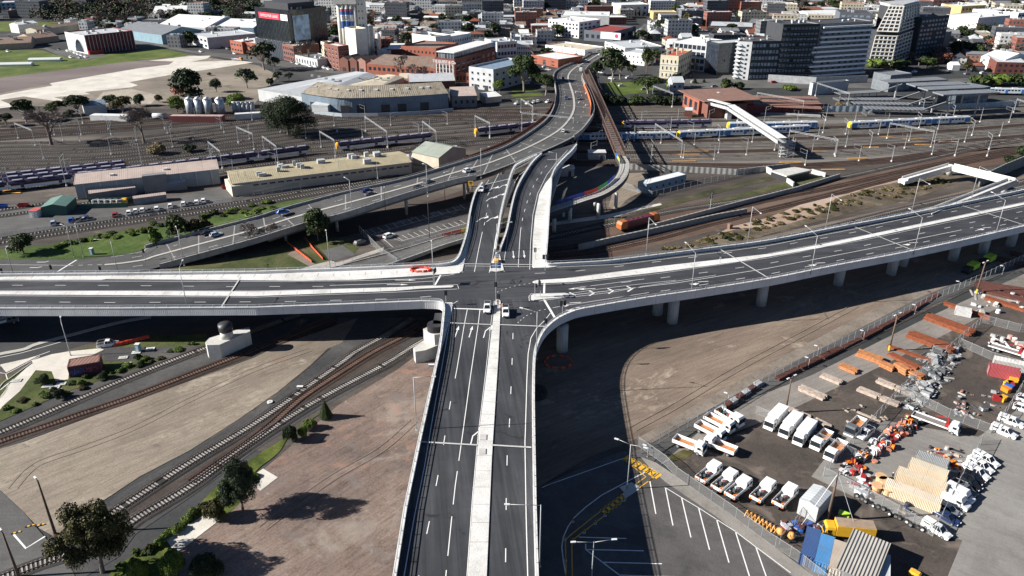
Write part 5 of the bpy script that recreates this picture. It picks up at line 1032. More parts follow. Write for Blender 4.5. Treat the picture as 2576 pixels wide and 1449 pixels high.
# ================= overhead wire masts and gantries =================
for x,y,t in [(168,470,395),(175,462,400),(365,452,430-70),(606,482,420),(622,478,430),(698,438,385),(848,440,376),(855,452,395),(950,452,405),(1082,345,298),(1232,345,305),(1338,312,275),(28,478,420),(110,400,360),(280,390,345),(435,372,318),(540,445,378),(590,452,400)]: mast(x,y,t,rnd.choice([0,180,90,200]))
for i in range(64):
    x=1470+ (i*53)%1080+rnd.uniform(-14,14); y=300+((i*37)%118); y=y if x<2100 else y-(x-2100)*.05
    mast(x,y,y-rnd.uniform(36,44),rnd.choice([20,160,200,100]),label='pale steel overhead wire mast, right yard')
for i in range(30):
    x=60+(i*71)%1200; y=300+(i*29)%60; mast(x,y,y-rnd.uniform(30,36),rnd.choice([20,160,200,100]),label='grey overhead wire mast, left yard')
for a in [(808,372,844,395),(920,332,975,372),(1064,345,1098,372),(1195,330,1232,350),(530,400,560,425),(665,385,700,412),(1645,352,1712,398),(1980,370,2100,395),(2230,350,2340,372),(1900,268,2016,290),(2050,242,2130,270),(2548,285,2600,305),(47,350,90,368),(160,355,205,340),(600,360,640,378),(1310,285,1340,305),(1690,270,1640,250)]: portal(*a)
def wire(px,h,label):
    L=[p for p in W(px,h)]; o=E('overhead_wire',L[0],label,'overhead wire','overhead wires of the rail yard'); L=[p-o.location for p in cr(L,3)]
    mb=MB(); mb.path(L,.05,.05); mb.build('contact_wire',m_bumper,o); mb=MB(); r=resample(L,25); q=[]
    for a,b in zip(r,r[1:]):
        for k in range(4): t=k/4; p=a.lerp(b,t); q.append(p+Vector((0,0,1.4-3.2*t*(1-t))))
    if len(q)>1: mb.path(q,.05,.05); mb.build('carrier_wire',m_bumper,o)
for i,y in enumerate([402,388,376,362,350,338,326,304,292]): wire([(1450,y-2),(1600,y),(1900,y-4),(2200,y-16),(2600,y-44)],6.2,'overhead wire above the right yard tracks')
for i,y in enumerate([452,430,418,392,372,352,336]): wire([(0,y),(300,y-24),(644,y-52),(900,y-72),(1250,y-84)],6.2,'overhead wire above the left yard tracks')
portal(1312,345,1440,360,13,'dark gantry arching over the older bridge road')
# ================= cars on roads and in parks =================
oz=lambda x:{0:.3}.get(x,x)
for k,x1,y1,x2,y2,c,z,l in [('suv',693,541,730,533,'blue',6,'bright blue car driving on the older bridge'),('hatch',525,598,562,589,'lightblue',3.2,'pale blue and white car on the slip road'),('sedan',505,593,540,585,'black',3.0,'black car driving beside the pale blue car'),
 ('sedan',908,486,935,478,'navy',8,'dark blue car on the older bridge, upper of a pair'),('sedan',918,494,945,488,'grey',8,'dark grey car on the older bridge, lower of a pair'),('suv',1064,466,1090,456,'grey',9.3,'grey car on the older bridge ahead of the silver one'),('suv',1040,480,1068,472,'black',9.3,'black car on the older bridge near the joint'),('suv',1164,437,1188,428,'white',10,'white car on the older bridge near the ramp'),
 ('hatch',1414,338,1418,326,'white',10.1,'white car at the top of the older bridge'),('suv',1424,246,1424,254,'navy',9.4,'dark car on the left lanes of the bridge descent'),('sedan',1455,246,1454,252,'grey',9.6,'grey car on the right lanes of the bridge descent'),('hatch',1416,196,1416,203,'red',7,'red car on the left lanes of the bridge descent'),
 ('van',1459,186,1462,172,'white',4.5,'white truck at the far end of the bridge'),('suv',1453,172,1458,166,'white',2,'white car behind the white truck'),('suv',1470,158,1476,152,'white',1,'white car where the bridge meets the street'),
 ('ute',1226,771,1225,788,'white',10.1,'white utility truck with ladder rack left of the median'),('ute',1271,777,1272,802,'white',10.1,'white utility truck right of the median')]: vehicle(k,x1,y1,x2,y2,c,l,z)
vehicle('ute',1213,470,1208,490,'white','white lift truck working where the ramps split',10.1); vehicle('ute',308-40-12,872,288,868,'white','white utility truck with pipe rack on the lower left path',0)
vehicle('crew',-6,820,30,812,'grey','grey vehicle in the shade under the left viaduct',0)
cols='white white white white white'.split()
for x,y,c in [(325,540,'white'),(342,536,'white'),(359,534,'white'),(378,532,'grey'),(395,530,'white'),(429,523,'white'),(462,518,'white'),(480,516,'grey'),(495,514,'white'),(512,510,'white'),(290,545,'red'),(180,558,'blue'),(198,556,'grey'),(217,553,'navy'),(135,566,'lightblue')]: vehicle('suv',x-1,y+6,x+1,y-8,c,'%s car parked beside the rails in front of the sheds'%c,group='cars parked beside the rails')
for x,y in [(1022,458),(1040,455),(1056,453)]: vehicle('van',x+3,y-60,x-1,y-47,'white','white van parked beside the green roofed shed',group='vans by the green roofed shed')
for x,y in [(1086,385),(1135,377),(1148,375),(1118,378)]: vehicle('canopy',x-9,y+2,x+6,y,'white','white utility truck parked behind the green roofed shed',group='vans by the green roofed shed')
for i,(x,y) in enumerate([(1300,262),(1328,262),(1342,260),(1352,258),(1378,258)]): vehicle('canopy',x-5,y+2,x+5,y-2,'white','white vehicle parked below the park lawn',small=True)
for x,y,c in [(170,130,'white'),(180,132,'silver'),(188,135,'white'),(196,138,'white'),(205,141,'white'),(215,145,'white'),(178,146,'white'),(200,147,'silver'),(20,131,'white'),(148,126,'grey')]: vehicle('suv',x-4,y-1,x+5,y+1,c,'%s car parked beside the arch building'%c,small=True)
for x,y,c in [(748,162,'white'),(780,168,'white'),(815,172,'white'),(826,175,'white'),(838,177,'grey'),(560,122,'grey'),(572,124,'silver'),(590,136,'white'),(505,131,'white'),(735,158,'silver'),(700,152,'black')]: vehicle('suv',x-5,y-1,x+5,y+2,c,'%s car parked in the street by the black office'%c,small=True)
for x,y,c in [(262,278,'white'),(272,277,'white'),(285,277,'white'),(1580,198,'white'),(1716,198,'grey'),(1738,195,'grey'),(1972,203,'red'),(2075,200,'black'),(1356,80,'white'),(1361,82,'white'),(1370,170,'white'),(1448,140,'white'),(1540,62,'white'),(1225,105,'white'),(1195,106,'white'),(1275,78,'white'),(1283,84,'white'),(2300,183,'white'),(2470,186,'white'),(2430,188,'silver'),(1630,92,'grey'),(1510,140,'white')]: vehicle('suv',x-4,y,x+4,y-1,c,'%s car parked in the streets beyond the railway'%c,small=True)
# ================= buildings =================
FOOT=[]   # footprints (centre, radius) kept clear of the small houses
WM=lambda n,c,**k: M('wall_'+n,c,.85,var=.12,scale=.25,**k)
wm={'white':WM('white',(.72,.71,.68)),'cream':WM('cream',(.6,.54,.4)),'brick':WM('red_brick',(.18,.072,.052)),'dbrick':WM('dark_brick',(.15,.05,.035)),'orange':WM('orange_brick',(.3,.095,.055)),'grey':WM('grey',(.2,.2,.205)),'lgrey':WM('pale_grey',(.48,.49,.49)),'dark':WM('charcoal',(.04,.042,.048)),'blue':WM('blue_grey',(.17,.24,.31)),'tan':WM('tan',(.42,.33,.24)),'yellow':WM('yellow',(.6,.43,.18)),'pink':WM('pink_brick',(.36,.19,.15)),'green':WM('dark_green',(.05,.11,.09)),'slate':WM('slate',(.12,.13,.15)),'silo':WM('silo_concrete',(.66,.63,.55)),'beige':WM('beige',(.55,.48,.38)),'teal':WM('glass_blue',(.22,.34,.4)),'maroon':WM('maroon',(.16,.04,.04))}
rm={'white':MCOR('roof_white',(.72,.72,.7),.8,.6,dep=.1),'grey':MCOR('roof_grey',(.2,.21,.22),.8,.6,dep=.1),'tile':MCOR('roof_tile',(.22,.075,.045),.6,.8,dep=.2),'dark':MCOR('roof_dark',(.07,.072,.08),.8,.7,dep=.1),'cream':MCOR('roof_cream',(.6,.53,.4),.8,.6,dep=.1,rust=.05),'rust':MCOR('roof_rust',(.24,.19,.16),.8,.7,rust=.5),'pink':MCOR('roof_pink',(.46,.37,.32),.8,.6,dep=.12,rust=.06,rcol=(.4,.3,.25)),'olive':MCOR('roof_olive',(.4,.34,.22),.8,.65,rust=.3,rcol=(.27,.25,.2)),'green':MCOR('roof_green',(.14,.24,.2),.5,.6,dep=.2),'lgrey':MCOR('roof_pale_grey',(.5,.52,.53),.8,.6,dep=.1),'old':MCOR('roof_old_asbestos',(.3,.26,.2),1.2,.85,rust=.45,rcol=(.14,.12,.09)),'brown':MCOR('roof_brown',(.24,.14,.11),.8,.7,rust=.2),'blue':MCOR('roof_blue',(.2,.27,.35),.8,.6),'maroon':MCOR('roof_maroon',(.3,.06,.05),.8,.6)}
m_win=M('window_glass',(.025,.035,.05),.12,var=.5,scale=.35); m_winl=M('pale_window_glass',(.22,.27,.32),.25,var=.6,scale=.35); m_frame=M('window_frame',(.6,.6,.58),.6); m_plant=M('roof_plant',(.42,.43,.43),.6,var=.2); m_band=M('balcony_band',(.8,.8,.79),.7); m_dkband=M('dark_balcony',(.03,.03,.035),.5)
def frame3(a,b,depth,h):
    A=Vector(a); B=Vector(b); d=B-A; L=d.length; d.normalize(); n=Vector((-d.y,d.x,0))   # n points away from the camera
    if n.y<0 and abs(n.y)>.02: n=-n
    return A,d,n,L
def rect(A,d,n,u0,u1,v0,v1): return [(A+d*u+n*v) for u,v in ((u0,v0),(u1,v0),(u1,v1),(u0,v1))]
def wins(root,A,dr,out,L,h,fl,nc,ww,wh,mat,z0=0,top=.6,m0=.6,rnd_=0,frame=False,name='window',skip=None):
    """windows on one facade: A start point, dr along, out outward normal"""
    if L<2: return
    fh=(h-z0-top)/fl; pw=(L-2*m0)/nc; cnt=0
    for i in range(fl):
        for j in range(nc):
            if skip and skip(i,j): continue
            if rnd_ and rnd.random()<rnd_: continue
            if cnt>=100: return
            cnt+=1; c=A+dr*(m0+pw*(j+.5))+out*.05; zc=z0+fh*(i+.55); mb=MB(); rz=math.atan2(dr.y,dr.x)
            mb.box((c.x-root.location.x,c.y-root.location.y,zc),(pw*ww,.14,fh*wh),rz); mb.build(name,mat,root)
            if frame: mb=MB(); mb.box((c.x-root.location.x,c.y-root.location.y,zc-fh*wh/2-.1),(pw*ww+.3,.4,.18),rz); mb.build('sill',m_frame,root)
def building(label,ax,ay,bx,by,depth,h=None,top=None,wall='white',roof='grey',win=None,side=None,kind='flat',cat='building',name='building',par=.6,units=0,pitch=.25,roofbase=False,door=0,z0=0,foot=True,shape=None,wins_on=True,rh=None,over=.0):
    A0=P(ax,ay,z0); B0=P(bx,by,z0)
    if h is None: h=HT(ax,ay,top)
    A,d,n,L=frame3(A0,B0,depth,h); o=E(name,A0,label,cat); lo=A0
    if foot: c=A+d*(L/2)+n*(depth/2); FOOT.append((c.x,c.y,d.copy(),L/2+3,depth/2+3))
    q=rect(A,d,n,0,L,0,depth); q=[p-lo for p in q]
    wmat=wm[wall] if isinstance(wall,str) else wall; rmat=rm[roof] if isinstance(roof,str) else roof
    def loc(u,v,z): p=A+d*u+n*v-lo; return (p.x,p.y,z)
    if kind=='flat':
        mb=MB(); mb.prism(q,0,h,0); mb.build('wall',wmat,o)
        mb=MB(); mb.prism([p for p in [Vector(loc(.35,.35,0)),Vector(loc(L-.35,.35,0)),Vector(loc(L-.35,depth-.35,0)),Vector(loc(.35,depth-.35,0))]],h-.0+.003,h+.08); mb.build('roof',rmat,o)
        mb=MB(); c4=[loc(0.15,.15,h),loc(L-.15,.15,h),loc(L-.15,depth-.15,h),loc(.15,depth-.15,h)]
        for i in range(4): mb.bar(Vector(c4[i])+Vector((0,0,par/2)),Vector(c4[(i+1)%4])+Vector((0,0,par/2)),.3,par)
        mb.build('parapet',wmat,o)
    else:
        rh=rh or depth*pitch; e=over
        if kind in('gable','hip'):    # ridge along the facade
            mb=MB(); mb.prism(q,0,h,0)
            if kind=='gable':
                for u in (0,L): mb.face([loc(u,0,h),loc(u,depth,h),loc(u,depth/2,h+rh)][::(1 if u else -1)])
            mb.build('wall',wmat,o); i0=0 if kind=='gable' else min(depth/2,L/2.2); mb=MB()
            R0,R1=loc(i0-e,depth/2,h+rh),loc(L-i0+e,depth/2,h+rh); a,b,c,f=loc(-e,-e,h-.05),loc(L+e,-e,h-.05),loc(L+e,depth+e,h-.05),loc(-e,depth+e,h-.05); Lr=L; sl=math.hypot(depth/2,rh)
            up=Vector((0,0,.04))
            mb.face([Vector(x)+up for x in (a,b,R1,R0)],0,[(0,0),(Lr,0),(Lr,sl),(0,sl)]); mb.face([Vector(x)+up for x in (c,f,R0,R1)],0,[(0,0),(Lr,0),(Lr,sl),(0,sl)])
            if kind=='hip': mb.face([Vector(x)+up for x in (b,c,R1)],0,[(0,0),(depth,0),(depth/2,sl)]); mb.face([Vector(x)+up for x in (f,a,R0)],0,[(0,0),(depth,0),(depth/2,sl)])
            mb.build('roof',rmat,o)
        elif kind=='gablef':          # ridge runs away from the facade
            mb=MB(); mb.prism(q,0,h,0); rh=rh if rh!=depth*pitch else L*pitch
            for v in(0,depth): mb.face([loc(0,v,h),loc(L,v,h),loc(L/2,v,h+rh)][::(1 if v==0 else -1)])
            mb.build('wall',wmat,o); mb=MB(); sl=math.hypot(L/2,rh)
            mb.face([loc(-e,-e,h+.03),loc(L/2,-e,h+rh+.04),loc(L/2,depth+e,h+rh+.04),loc(-e,depth+e,h+.03)],0,[(0,0),(0,sl),(depth,sl),(depth,0)]); mb.face([loc(L+e,-e,h+.03),loc(L+e,depth+e,h+.03),loc(L/2,depth+e,h+rh+.04),loc(L/2,-e,h+rh+.04)],0,[(0,0),(depth,0),(depth,sl),(0,sl)]); mb.build('roof',rmat,o)
        elif kind=='skillion':
            mb=MB(); mb.prism(q,0,h,0); mb.face([loc(0,0,h),loc(0,depth,h),loc(0,depth,h+rh)]); mb.face([loc(L,0,h),loc(L,depth,h+rh),loc(L,depth,h)]); mb.face([loc(0,depth,h),loc(L,depth,h),loc(L,depth,h+rh),loc(0,depth,h+rh)]); mb.build('wall',wmat,o)
            mb=MB(); mb.face([loc(-e,-e,h+.02),loc(L+e,-e,h+.02),loc(L+e,depth+e,h+rh+.04),loc(-e,depth+e,h+rh+.04)],0,[(0,0),(L,0),(L,depth),(0,depth)]); mb.build('roof',rmat,o)
        elif kind=='saw':
            mb=MB(); mb.prism(q,0,h,0); nt=max(2,int(L/10)); 
            for k in range(nt):
                u0,u1=L*k/nt,L*(k+1)/nt
                for v in(0,depth): mb.face([loc(u0,v,h),loc(u1,v,h),loc(u0+(u1-u0)*.5,v,h+rh)])
            mb.build('wall',wmat,o); mb=MB()
            for k in range(nt):
                u0,u1=L*k/nt,L*(k+1)/nt; m=(u0+u1)/2; mb.face([loc(u0,0,h),loc(m,0,h+rh),loc(m,depth,h+rh),loc(u0,depth,h)],0,[(0,0),(0,5),(depth,5),(depth,0)]); mb.face([loc(m,0,h+rh),loc(u1,0,h),loc(u1,depth,h),loc(m,depth,h+rh)],0,[(0,0),(0,5),(depth,5),(depth,0)])
            mb.build('roof',rmat,o)
    r=random.Random(int(ax*7+ay))
    for k in range(units):
        w_=r.uniform(1.2,3.2); u,v=r.uniform(.12,.88)*L,r.uniform(.2,.8)*depth; hh=r.uniform(.8,2.2); zz=h if kind=='flat' else h+(rh or 0)*(1-abs(v/depth-.5)*2)*(1 if kind in('gable','hip') else .4)
        mb=MB(); p=loc(u,v,0); mb.box((p[0],p[1],zz+hh/2),(w_,w_*r.uniform(.5,1),hh),math.atan2(d.y,d.x)); mb.build('roof_unit',m_plant,o)
    if win:
        fl,nc,ww,wh=win[:4]; wmt=win[4] if len(win)>4 else m_win; kw=win[5] if len(win)>5 else {}
        wins(o,A,d,-n,L,h,fl,nc,ww,wh,wmt,**kw)
        if side:
            if side[0]=='r': wins(o,A+d*L,n,d,depth,h,side[1],side[2],ww,wh,wmt,**kw)
            else: wins(o,A,n,-d,depth,h,side[1],side[2],ww,wh,wmt,**kw)
    for k in range(door): 
        u=L*(k+.7)/(door+.4); mb=MB(); p=A+d*u-n*.06-lo; mb.box((p.x,p.y,1.5),(3.0,.14,3.0),math.atan2(d.y,d.x)); mb.build('door',m_dk,o)
    o['_dim']=0; del o['_dim']
    return o,(A,d,n,L,depth,h,loc)
m_txt=M('sign_white',(.8,.8,.8),.5,var=.02); 
def text(s,p,dr,up,size,mat,parent,name='lettering',align='CENTER',ext=.03):
    cu=bpy.data.curves.new(name,'FONT'); cu.body=s; cu.size=size; cu.extrude=ext; cu.align_x=align; cu.align_y='CENTER'
    o=bpy.data.objects.new(name,cu); dr=Vector(dr).normalized(); up=Vector(up).normalized(); nn=dr.cross(up)
    m=Matrix((dr,up,nn)).transposed().to_4x4(); m.translation=Vector(p); C.objects.link(o); bpy.context.view_layer.update()
    me=bpy.data.meshes.new_from_object(o); bpy.data.objects.remove(o); me.materials.clear(); me.materials.append(mat)
    o=bpy.data.objects.new(name,me); C.objects.link(o); o.parent=parent; o.matrix_local=m; return o
B=building
# --- black glass office
o,(A,d,n,L,D,h,loc)=B('black glass office block with a red leasing banner left of the silo tower',655,136,738,150,37,None,19,wall=M('black_glass',(.012,.015,.02),.18,var=.5,scale=.15),roof='dark',name='office_block',units=5,cat='office building')
for s,(a0,dr,out,LL) in enumerate(((A,d,-n,L),(A+d*L,n,d,D))):
    for k in range(24):
        p=a0+dr*(LL*(k+.5)/24)+out*.1-o.location; mb=MB(); mb.box((p.x,p.y,12+(h-14)/2),(.22,.2,h-14 if k%3 else h-24),math.atan2(dr.y,dr.x)); mb.build('fin',M('facade_fin',(.06,.08,.095),.4,var=.5,scale=.4),o)
p=A+d*(L*.44)-n*.4-o.location; mb=MB(); mb.box((p.x,p.y,h*.86),(L*.62,.3,4.6),math.atan2(d.y,d.x)); bn=mb.build('banner',M('red_banner',(.75,.03,.06),.5),o); p=p-n*.25; text('OFFICE FOR LEASE',(p.x,p.y,h*.86),d,(0,0,1),2.9,m_txt,bn)
p=A+d*(L*.88)-n*.4-o.location; mb=MB(); mb.box((p.x,p.y,h*.86),(L*.2,.3,4.6),math.atan2(d.y,d.x)); mb.build('banner',m_txt,o)
p=A+d*L+n*(D*.3)+d*.4-o.location; mb=MB(); mb.box((p.x,p.y,h*.64),(D*.42,.3,h*.52),math.atan2(n.y,n.x)); mb.build('billboard',M('blue_billboard',(.3,.42,.55),.5,var=.6,scale=.2),o)
mb=MB(); mb.box(loc(L/2,D/2,0)[:2]+(h+2.5,),(L*.7,D*.7,5),math.atan2(d.y,d.x)); mb.build('plant_room',wm['dark'],o)
mb=MB(); p=loc(L*.5,-1.2,6.5); mb.box(p,(L+2,3,13),math.atan2(d.y,d.x)); mb.build('podium',MCOR('podium_mesh',(.05,.06,.075),2.2,.5,dep=.5),o)
# --- silo tower group
o,(A,d,n,L,D,h,loc)=B('tall cream concrete silo tower front block in the brick factory',874,153,900,160,10,None,72,wall='silo',roof='cream',name='silo_tower',par=1.2,cat='silo tower')
o2=E('silo_cluster',P(880,149),'tall cream silos painted with blue labels behind the front block','silo'); base=P(880,149); ZH=lambda y:HT(880,149,y); ht=ZH(10)
for i,(dx,dz) in enumerate([(-5.6,.5),(-2.6,-.3),(0.7,-.5),(4.0,-.3),(7.0,.5)]):
    mb=MB(); mb.tube((dx,dz,0),(dx,dz,ht),1.72,1.72,20); s=mb.build('silo',wm['silo'],o2,True)
    if 0<i<4:
        for z0,z1,c in((ZH(71),ZH(53),(.03,.1,.3)),(ZH(53),ZH(37),(.75,.75,.73)),(ZH(37),ZH(28),(.04,.13,.4)),(ZH(28),ZH(22),(.45,.1,.14))):
            mb=MB(); mb.tube((dx,dz,z0),(dx,dz,z1),1.75,1.75,20,cap=False); mb.build('painted_band',M('band_%.2f%.2f'%(c[0],c[1]),c,.6),s,True)
        if i<3: text('SO'[i-1],(dx,dz-1.9,ZH(45)),(1,0,0),(0,0,1),3.9,m_bumper,s,ext=.1)
mb=MB(); mb.box((0,2,ht+3),(18,9,6)); mb.build('head_house',wm['silo'],o2); mb=MB(); mb.box((12,3,34),(6,8,68)); mb.build('stair_tower',wm['silo'],o2)
for k in range(18): mb=MB(); mb.box((10.6+(k%2)*2.6,-1.05,16+(k//2)*5.2),(.8,.15,1.2)); mb.build('window',m_win,o2)
FOOT.append((base.x+3,base.y,Vector((1,0,0)),22,14))
for i,(x,yb,yt,r) in enumerate([(925,147,66,2.5),(936,144,64,2.5),(948,128,100,3.2),(960,112,82,2.2),(952,122,86,2.0)]):
    p=P(x,yb); q=E('round_silo',p,'white round silo standing right of the cream front block','silo','white silos at the factory'); hh=HT(x,yb,yt); mb=MB(); mb.tube((0,0,0),(0,0,hh),r,r,20); mb.build('drum',wm['silo'],q,True); mb=MB(); mb.tube((0,0,hh),(0,0,hh+1.2),r,.4,20); mb.build('cap',m_plant,q)
# --- brick factory row
w5=(4,5,.22,.42,m_win,{'frame':True})
B('five storey red brick mill with cream band left of the silo tower',820,167,855,177,9,None,112,'brick','white',(5,4,.26,.42,m_win,{'frame':True}),('r',5,4),name='brick_mill',par=1.2)
B('cream rendered wing behind the brick mill',812,163,822,166,6,None,106,'cream','grey',(5,2,.2,.4),name='annex')
for i in range(3): B('red brick gabled factory shed in the row below the silo tower',856+i*22,179+i*1.5,877+i*22,181+i*1.5,18,8.5,wall='brick' if i<2 else 'pink',roof='rust',kind='gablef',pitch=.28,name='factory_shed',door=1,cat='factory')
B('long low orange brick factory wing with white lettering band',924,187,1095,200,26,7.5,wall='orange',roof='rust',win=(1,14,.5,.4,m_win,{'z0':1.5}),name='factory_wing',kind='skillion',rh=3,cat='factory')
o,g=B('cream lettered wall band building in front of the long brick wing',940,200,1060,206,3,2.6,wall='cream',roof='cream',name='wall_annex',par=.2)
B('pale brick factory office with rows of windows',930,180,985,186,18,8,wall='pink',roof='grey',name='factory_office',cat='factory')
B('red brick warehouse with terracotta parapet behind the factory yard',1010,150,1098,158,34,None,118,'orange','rust',(2,9,.3,.35),('r',2,3),name='brick_warehouse',cat='warehouse',par=1)
B('red brick wing beside the warehouse',975,150,1012,150,22,None,124,'dbrick','white',name='brick_wing',kind='skillion',rh=1.5)
B('white shed beside the round silos',950,150,978,152,14,7,wall='white',roof='white',name='white_shed',cat='shed')
B('flat grey factory roof behind the brick row',930,172,1090,180,24,6,wall='grey',roof='lgrey',name='factory_roof',units=6,cat='factory')
o,g=B('ornate white and red brick warehouse with a glazed rooftop addition',1095,203,1145,208,60,None,150,'dbrick','dark',(5,5,.5,.5,m_win,{'frame':True}),('r',4,8),name='converted_warehouse',par=1.5,cat='apartment building')
A,d,n,L,D,h,loc=g; mb=MB(); mb.prism([Vector(loc(u,v,0)) for u,v in((2,2),(L-2,2),(L-2,D-2),(2,D-2))],h+.1,h+5); mb.build('glazed_storey',MWALL('penthouse_glass',(.25,.27,.29),pw=2.4,ph=5,ww=.8,wh=.7),o); mb=MB(); mb.prism([Vector(loc(u,v,0)) for u,v in((1,1),(L-1,1),(L-1,D-1),(1,D-1))],h+5,h+5.5); mb.build('upper_roof',rm['white'],o)
for k in range(6): mb=MB(); p=loc(L*(k+.5)/6,-.1,h*.5); mb.box(p,(.7,.4,h),math.atan2(d.y,d.x)); mb.build('pilaster',m_frame,o)
text('T.B.GUEST & Co',loc(L/2,-.55,h-1.0),d,(0,0,1),2.6,m_txt,o)
mb=MB(); mb.box(loc(L/2,-.25,h-1.0),(L,.3,2.6),math.atan2(d.y,d.x)); mb.build('name_band',wm['pink'],o)
B('low orange brick building between the warehouse and the grey office',1145,206,1182,208,16,6,wall='orange',roof='rust',win=(1,4,.4,.5),name='low_brick_building')
B('grey art deco office with stepped parapet beside the gum tree',1180,221,1241,230,44,None,172,'lgrey','blue',(3,4,.32,.35,m_win,{'frame':True}),('r',3,6),name='art_deco_office',par=1.3,door=2,cat='office building')
B('white heritage hall with arched windows behind the brick warehouse',1097,134,1135,128,30,None,97,'white','grey',(2,5,.25,.4),('r',2,5),name='heritage_hall',par=1.5,units=3)
B('white heritage wing with balustrade behind the brick warehouse',1137,128,1186,118,20,None,96,'white','white',(2,8,.3,.4),name='heritage_wing',par=1.5)
# --- goods sheds by the line
def traced(name,label,px,h,wall,roof,cat='warehouse',ridge=None):
    pts=W(px,h); o=E(name,Vector((pts[0].x,pts[0].y,0)),label,cat); lo=o.location; q=[p-lo for p in pts]; q=[Vector((p.x,p.y,0)) for p in q]; mb=MB(); mb.prism(q,0,h,0); mb.build('wall',wm[wall],o)
    c=sum(q,Vector())/len(q); mb=MB()
    if ridge:
        r0,r1=[Vector((P(*k,h+ridge[2]).x-lo.x,P(*k,h+ridge[2]).y-lo.y,h+ridge[2])) for k in ridge[:2]]; Z=lambda p:Vector((p.x,p.y,h+.05)); L_=(r1-r0).length; S_=(Z(q[0])-r0).length
        mb.face([Z(q[0]),Z(q[1]),r1,r0],0,[(0,0),(L_,0),(L_,S_),(0,S_)]); mb.face([Z(q[2]),Z(q[3]),r0,r1],0,[(0,0),(L_,0),(L_,S_),(0,S_)]); mb.face([Z(q[1]),Z(q[2]),r1]); mb.face([Z(q[3]),Z(q[0]),r0])
    else: mb.prism([c+(p-c)*.985 for p in q],h+.003,h+.15)
    mb.build('roof',rm[roof],o)
    for k in range(5): a=q[0].lerp(q[1],(k+.5)/5)*.5+q[3].lerp(q[2],(k+.5)/5)*.5; mb=MB(); mb.box((a.x,a.y,h+.9+(ridge[2] if ridge else 0)),(1.6,1.6,1.2)); mb.build('roof_vent',m_plant,o)
    cc=c+lo; FOOT.append((cc.x,cc.y,Vector((1,0,0)),max(abs(p.x-c.x) for p in q),max(abs(p.y-c.y) for p in q))); return o
traced('goods_shed','very long pale grey roofed goods shed near the vacant land',[(648,225),(770,246),(951,192),(894,180)],7,'lgrey','lgrey',ridge=((712,228),(925,182),2.2))
traced('cream_goods_shed','long goods shed with a cream roof behind the curved warehouse',[(800,226),(956,218),(1016,195),(975,187)],6,'cream','cream',ridge=((880,215),(996,189),1.5))
B('small white workshop between bushes and the goods shed',1003,214,1040,214,10,4.5,wall='white',roof='cream',kind='gable',name='workshop')
B('red gabled shed roof behind the curved warehouse',1030,226,1145,222,18,5,wall='dbrick',roof='lgrey',kind='gable',pitch=.2,name='red_shed',cat='shed')
o=E('curved_warehouse',P(940,280),'long curved blue grey warehouse with a mossy corrugated roof beside the tracks','warehouse'); lo=o.location
pl=cr(W([(762,274),(850,287),(950,286),(1050,281),(1128,275)]),5); nn=[]
for i,p in enumerate(pl): d=(pl[min(i+1,len(pl)-1)]-pl[max(i-1,0)]).normalized(); nn.append(Vector((-d.y,d.x,0)))
mb=MB(); rf=MB(); hh=9.5; u=0
for i in range(len(pl)-1):
    a,b=pl[i],pl[i+1]; A2=a+nn[i]*22; B2=b+nn[i+1]*22; rid=[a+nn[i]*14,b+nn[i+1]*14]; Ls=(b-a).length; Z=lambda p,z:(p.x-lo.x,p.y-lo.y,z)
    mb.face([Z(a,0),Z(b,0),Z(b,hh),Z(a,hh)],0,[(u,0),(u+Ls,0),(u+Ls,hh),(u,hh)]); mb.face([Z(B2,0),Z(A2,0),Z(A2,hh),Z(B2,hh)])
    rf.face([Z(a-nn[i]*.6,hh),Z(b-nn[i+1]*.6,hh),Z(rid[1],hh+4.2),Z(rid[0],hh+4.2)],0,[(u,0),(u+Ls,0),(u+Ls,14),(u,14)]); rf.face([Z(rid[0],hh+4.2),Z(rid[1],hh+4.2),Z(B2,hh),Z(A2,hh)],0,[(u,0),(u+Ls,0),(u+Ls,9),(u,9)]); u+=Ls
for i,s in((0,1),(len(pl)-1,-1)): a=pl[i]; mb.face([Z(a,0),Z(a+nn[i]*22,0),Z(a+nn[i]*22,hh),Z(a+nn[i]*14,hh+4.2),Z(a,hh)])
mb.build('wall',MCOR('blue_iron',(.17,.22,.265),.9,.6,rust=.05,rcol=(.3,.33,.35)),o); rf.build('roof',rm['old'],o)
for t in(.3,.42,.55,.68,.8,.12): i=int(t*(len(pl)-1)); p=pl[i]-nn[i]*.1-lo; d=Vector((nn[i].y,-nn[i].x,0)); mb=MB(); mb.box((p.x,p.y,2.6),(5,.2,5),math.atan2(d.y,d.x)); mb.build('loading_door',m_dk,o)
for k in range(10): t=.06+k*.093; i=int(t*(len(pl)-1)); p=pl[i]+nn[i]*8-lo; mb=MB(); mb.box((p.x,p.y,hh+2.6),(2,2,.8),0); mb.build('skylight',m_lamp,o)
FOOT.append((lo.x,lo.y+12,Vector((1,0,0)),50,20))
mb=MB(); mb.path(W([(790,288),(860,296),(950,295),(1060,290),(1140,283)]),.15,2.4); f=mb.build('iron_fence',MCOR('pale_iron',(.4,.45,.48),.6,.6),None); tag(f,'pale corrugated fence in front of the curved warehouse','fence',None,P(950,295))
B('grey shed with rounded corner right of the curved warehouse',1137,272,1200,270,18,7,wall='grey',roof='pink',kind='skillion',rh=2,win=(1,4,.4,.3),name='corner_shed',cat='shed')
B('small pale shed near the vans by the tracks',1222,262,1262,258,10,4,wall='beige',roof='white',kind='skillion',rh=1,name='small_shed',cat='shed')
B('pale corrugated lean to against the curved warehouse',785,285,826,288,8,5,wall='lgrey',roof='lgrey',kind='skillion',rh=1,name='lean_to',cat='shed')
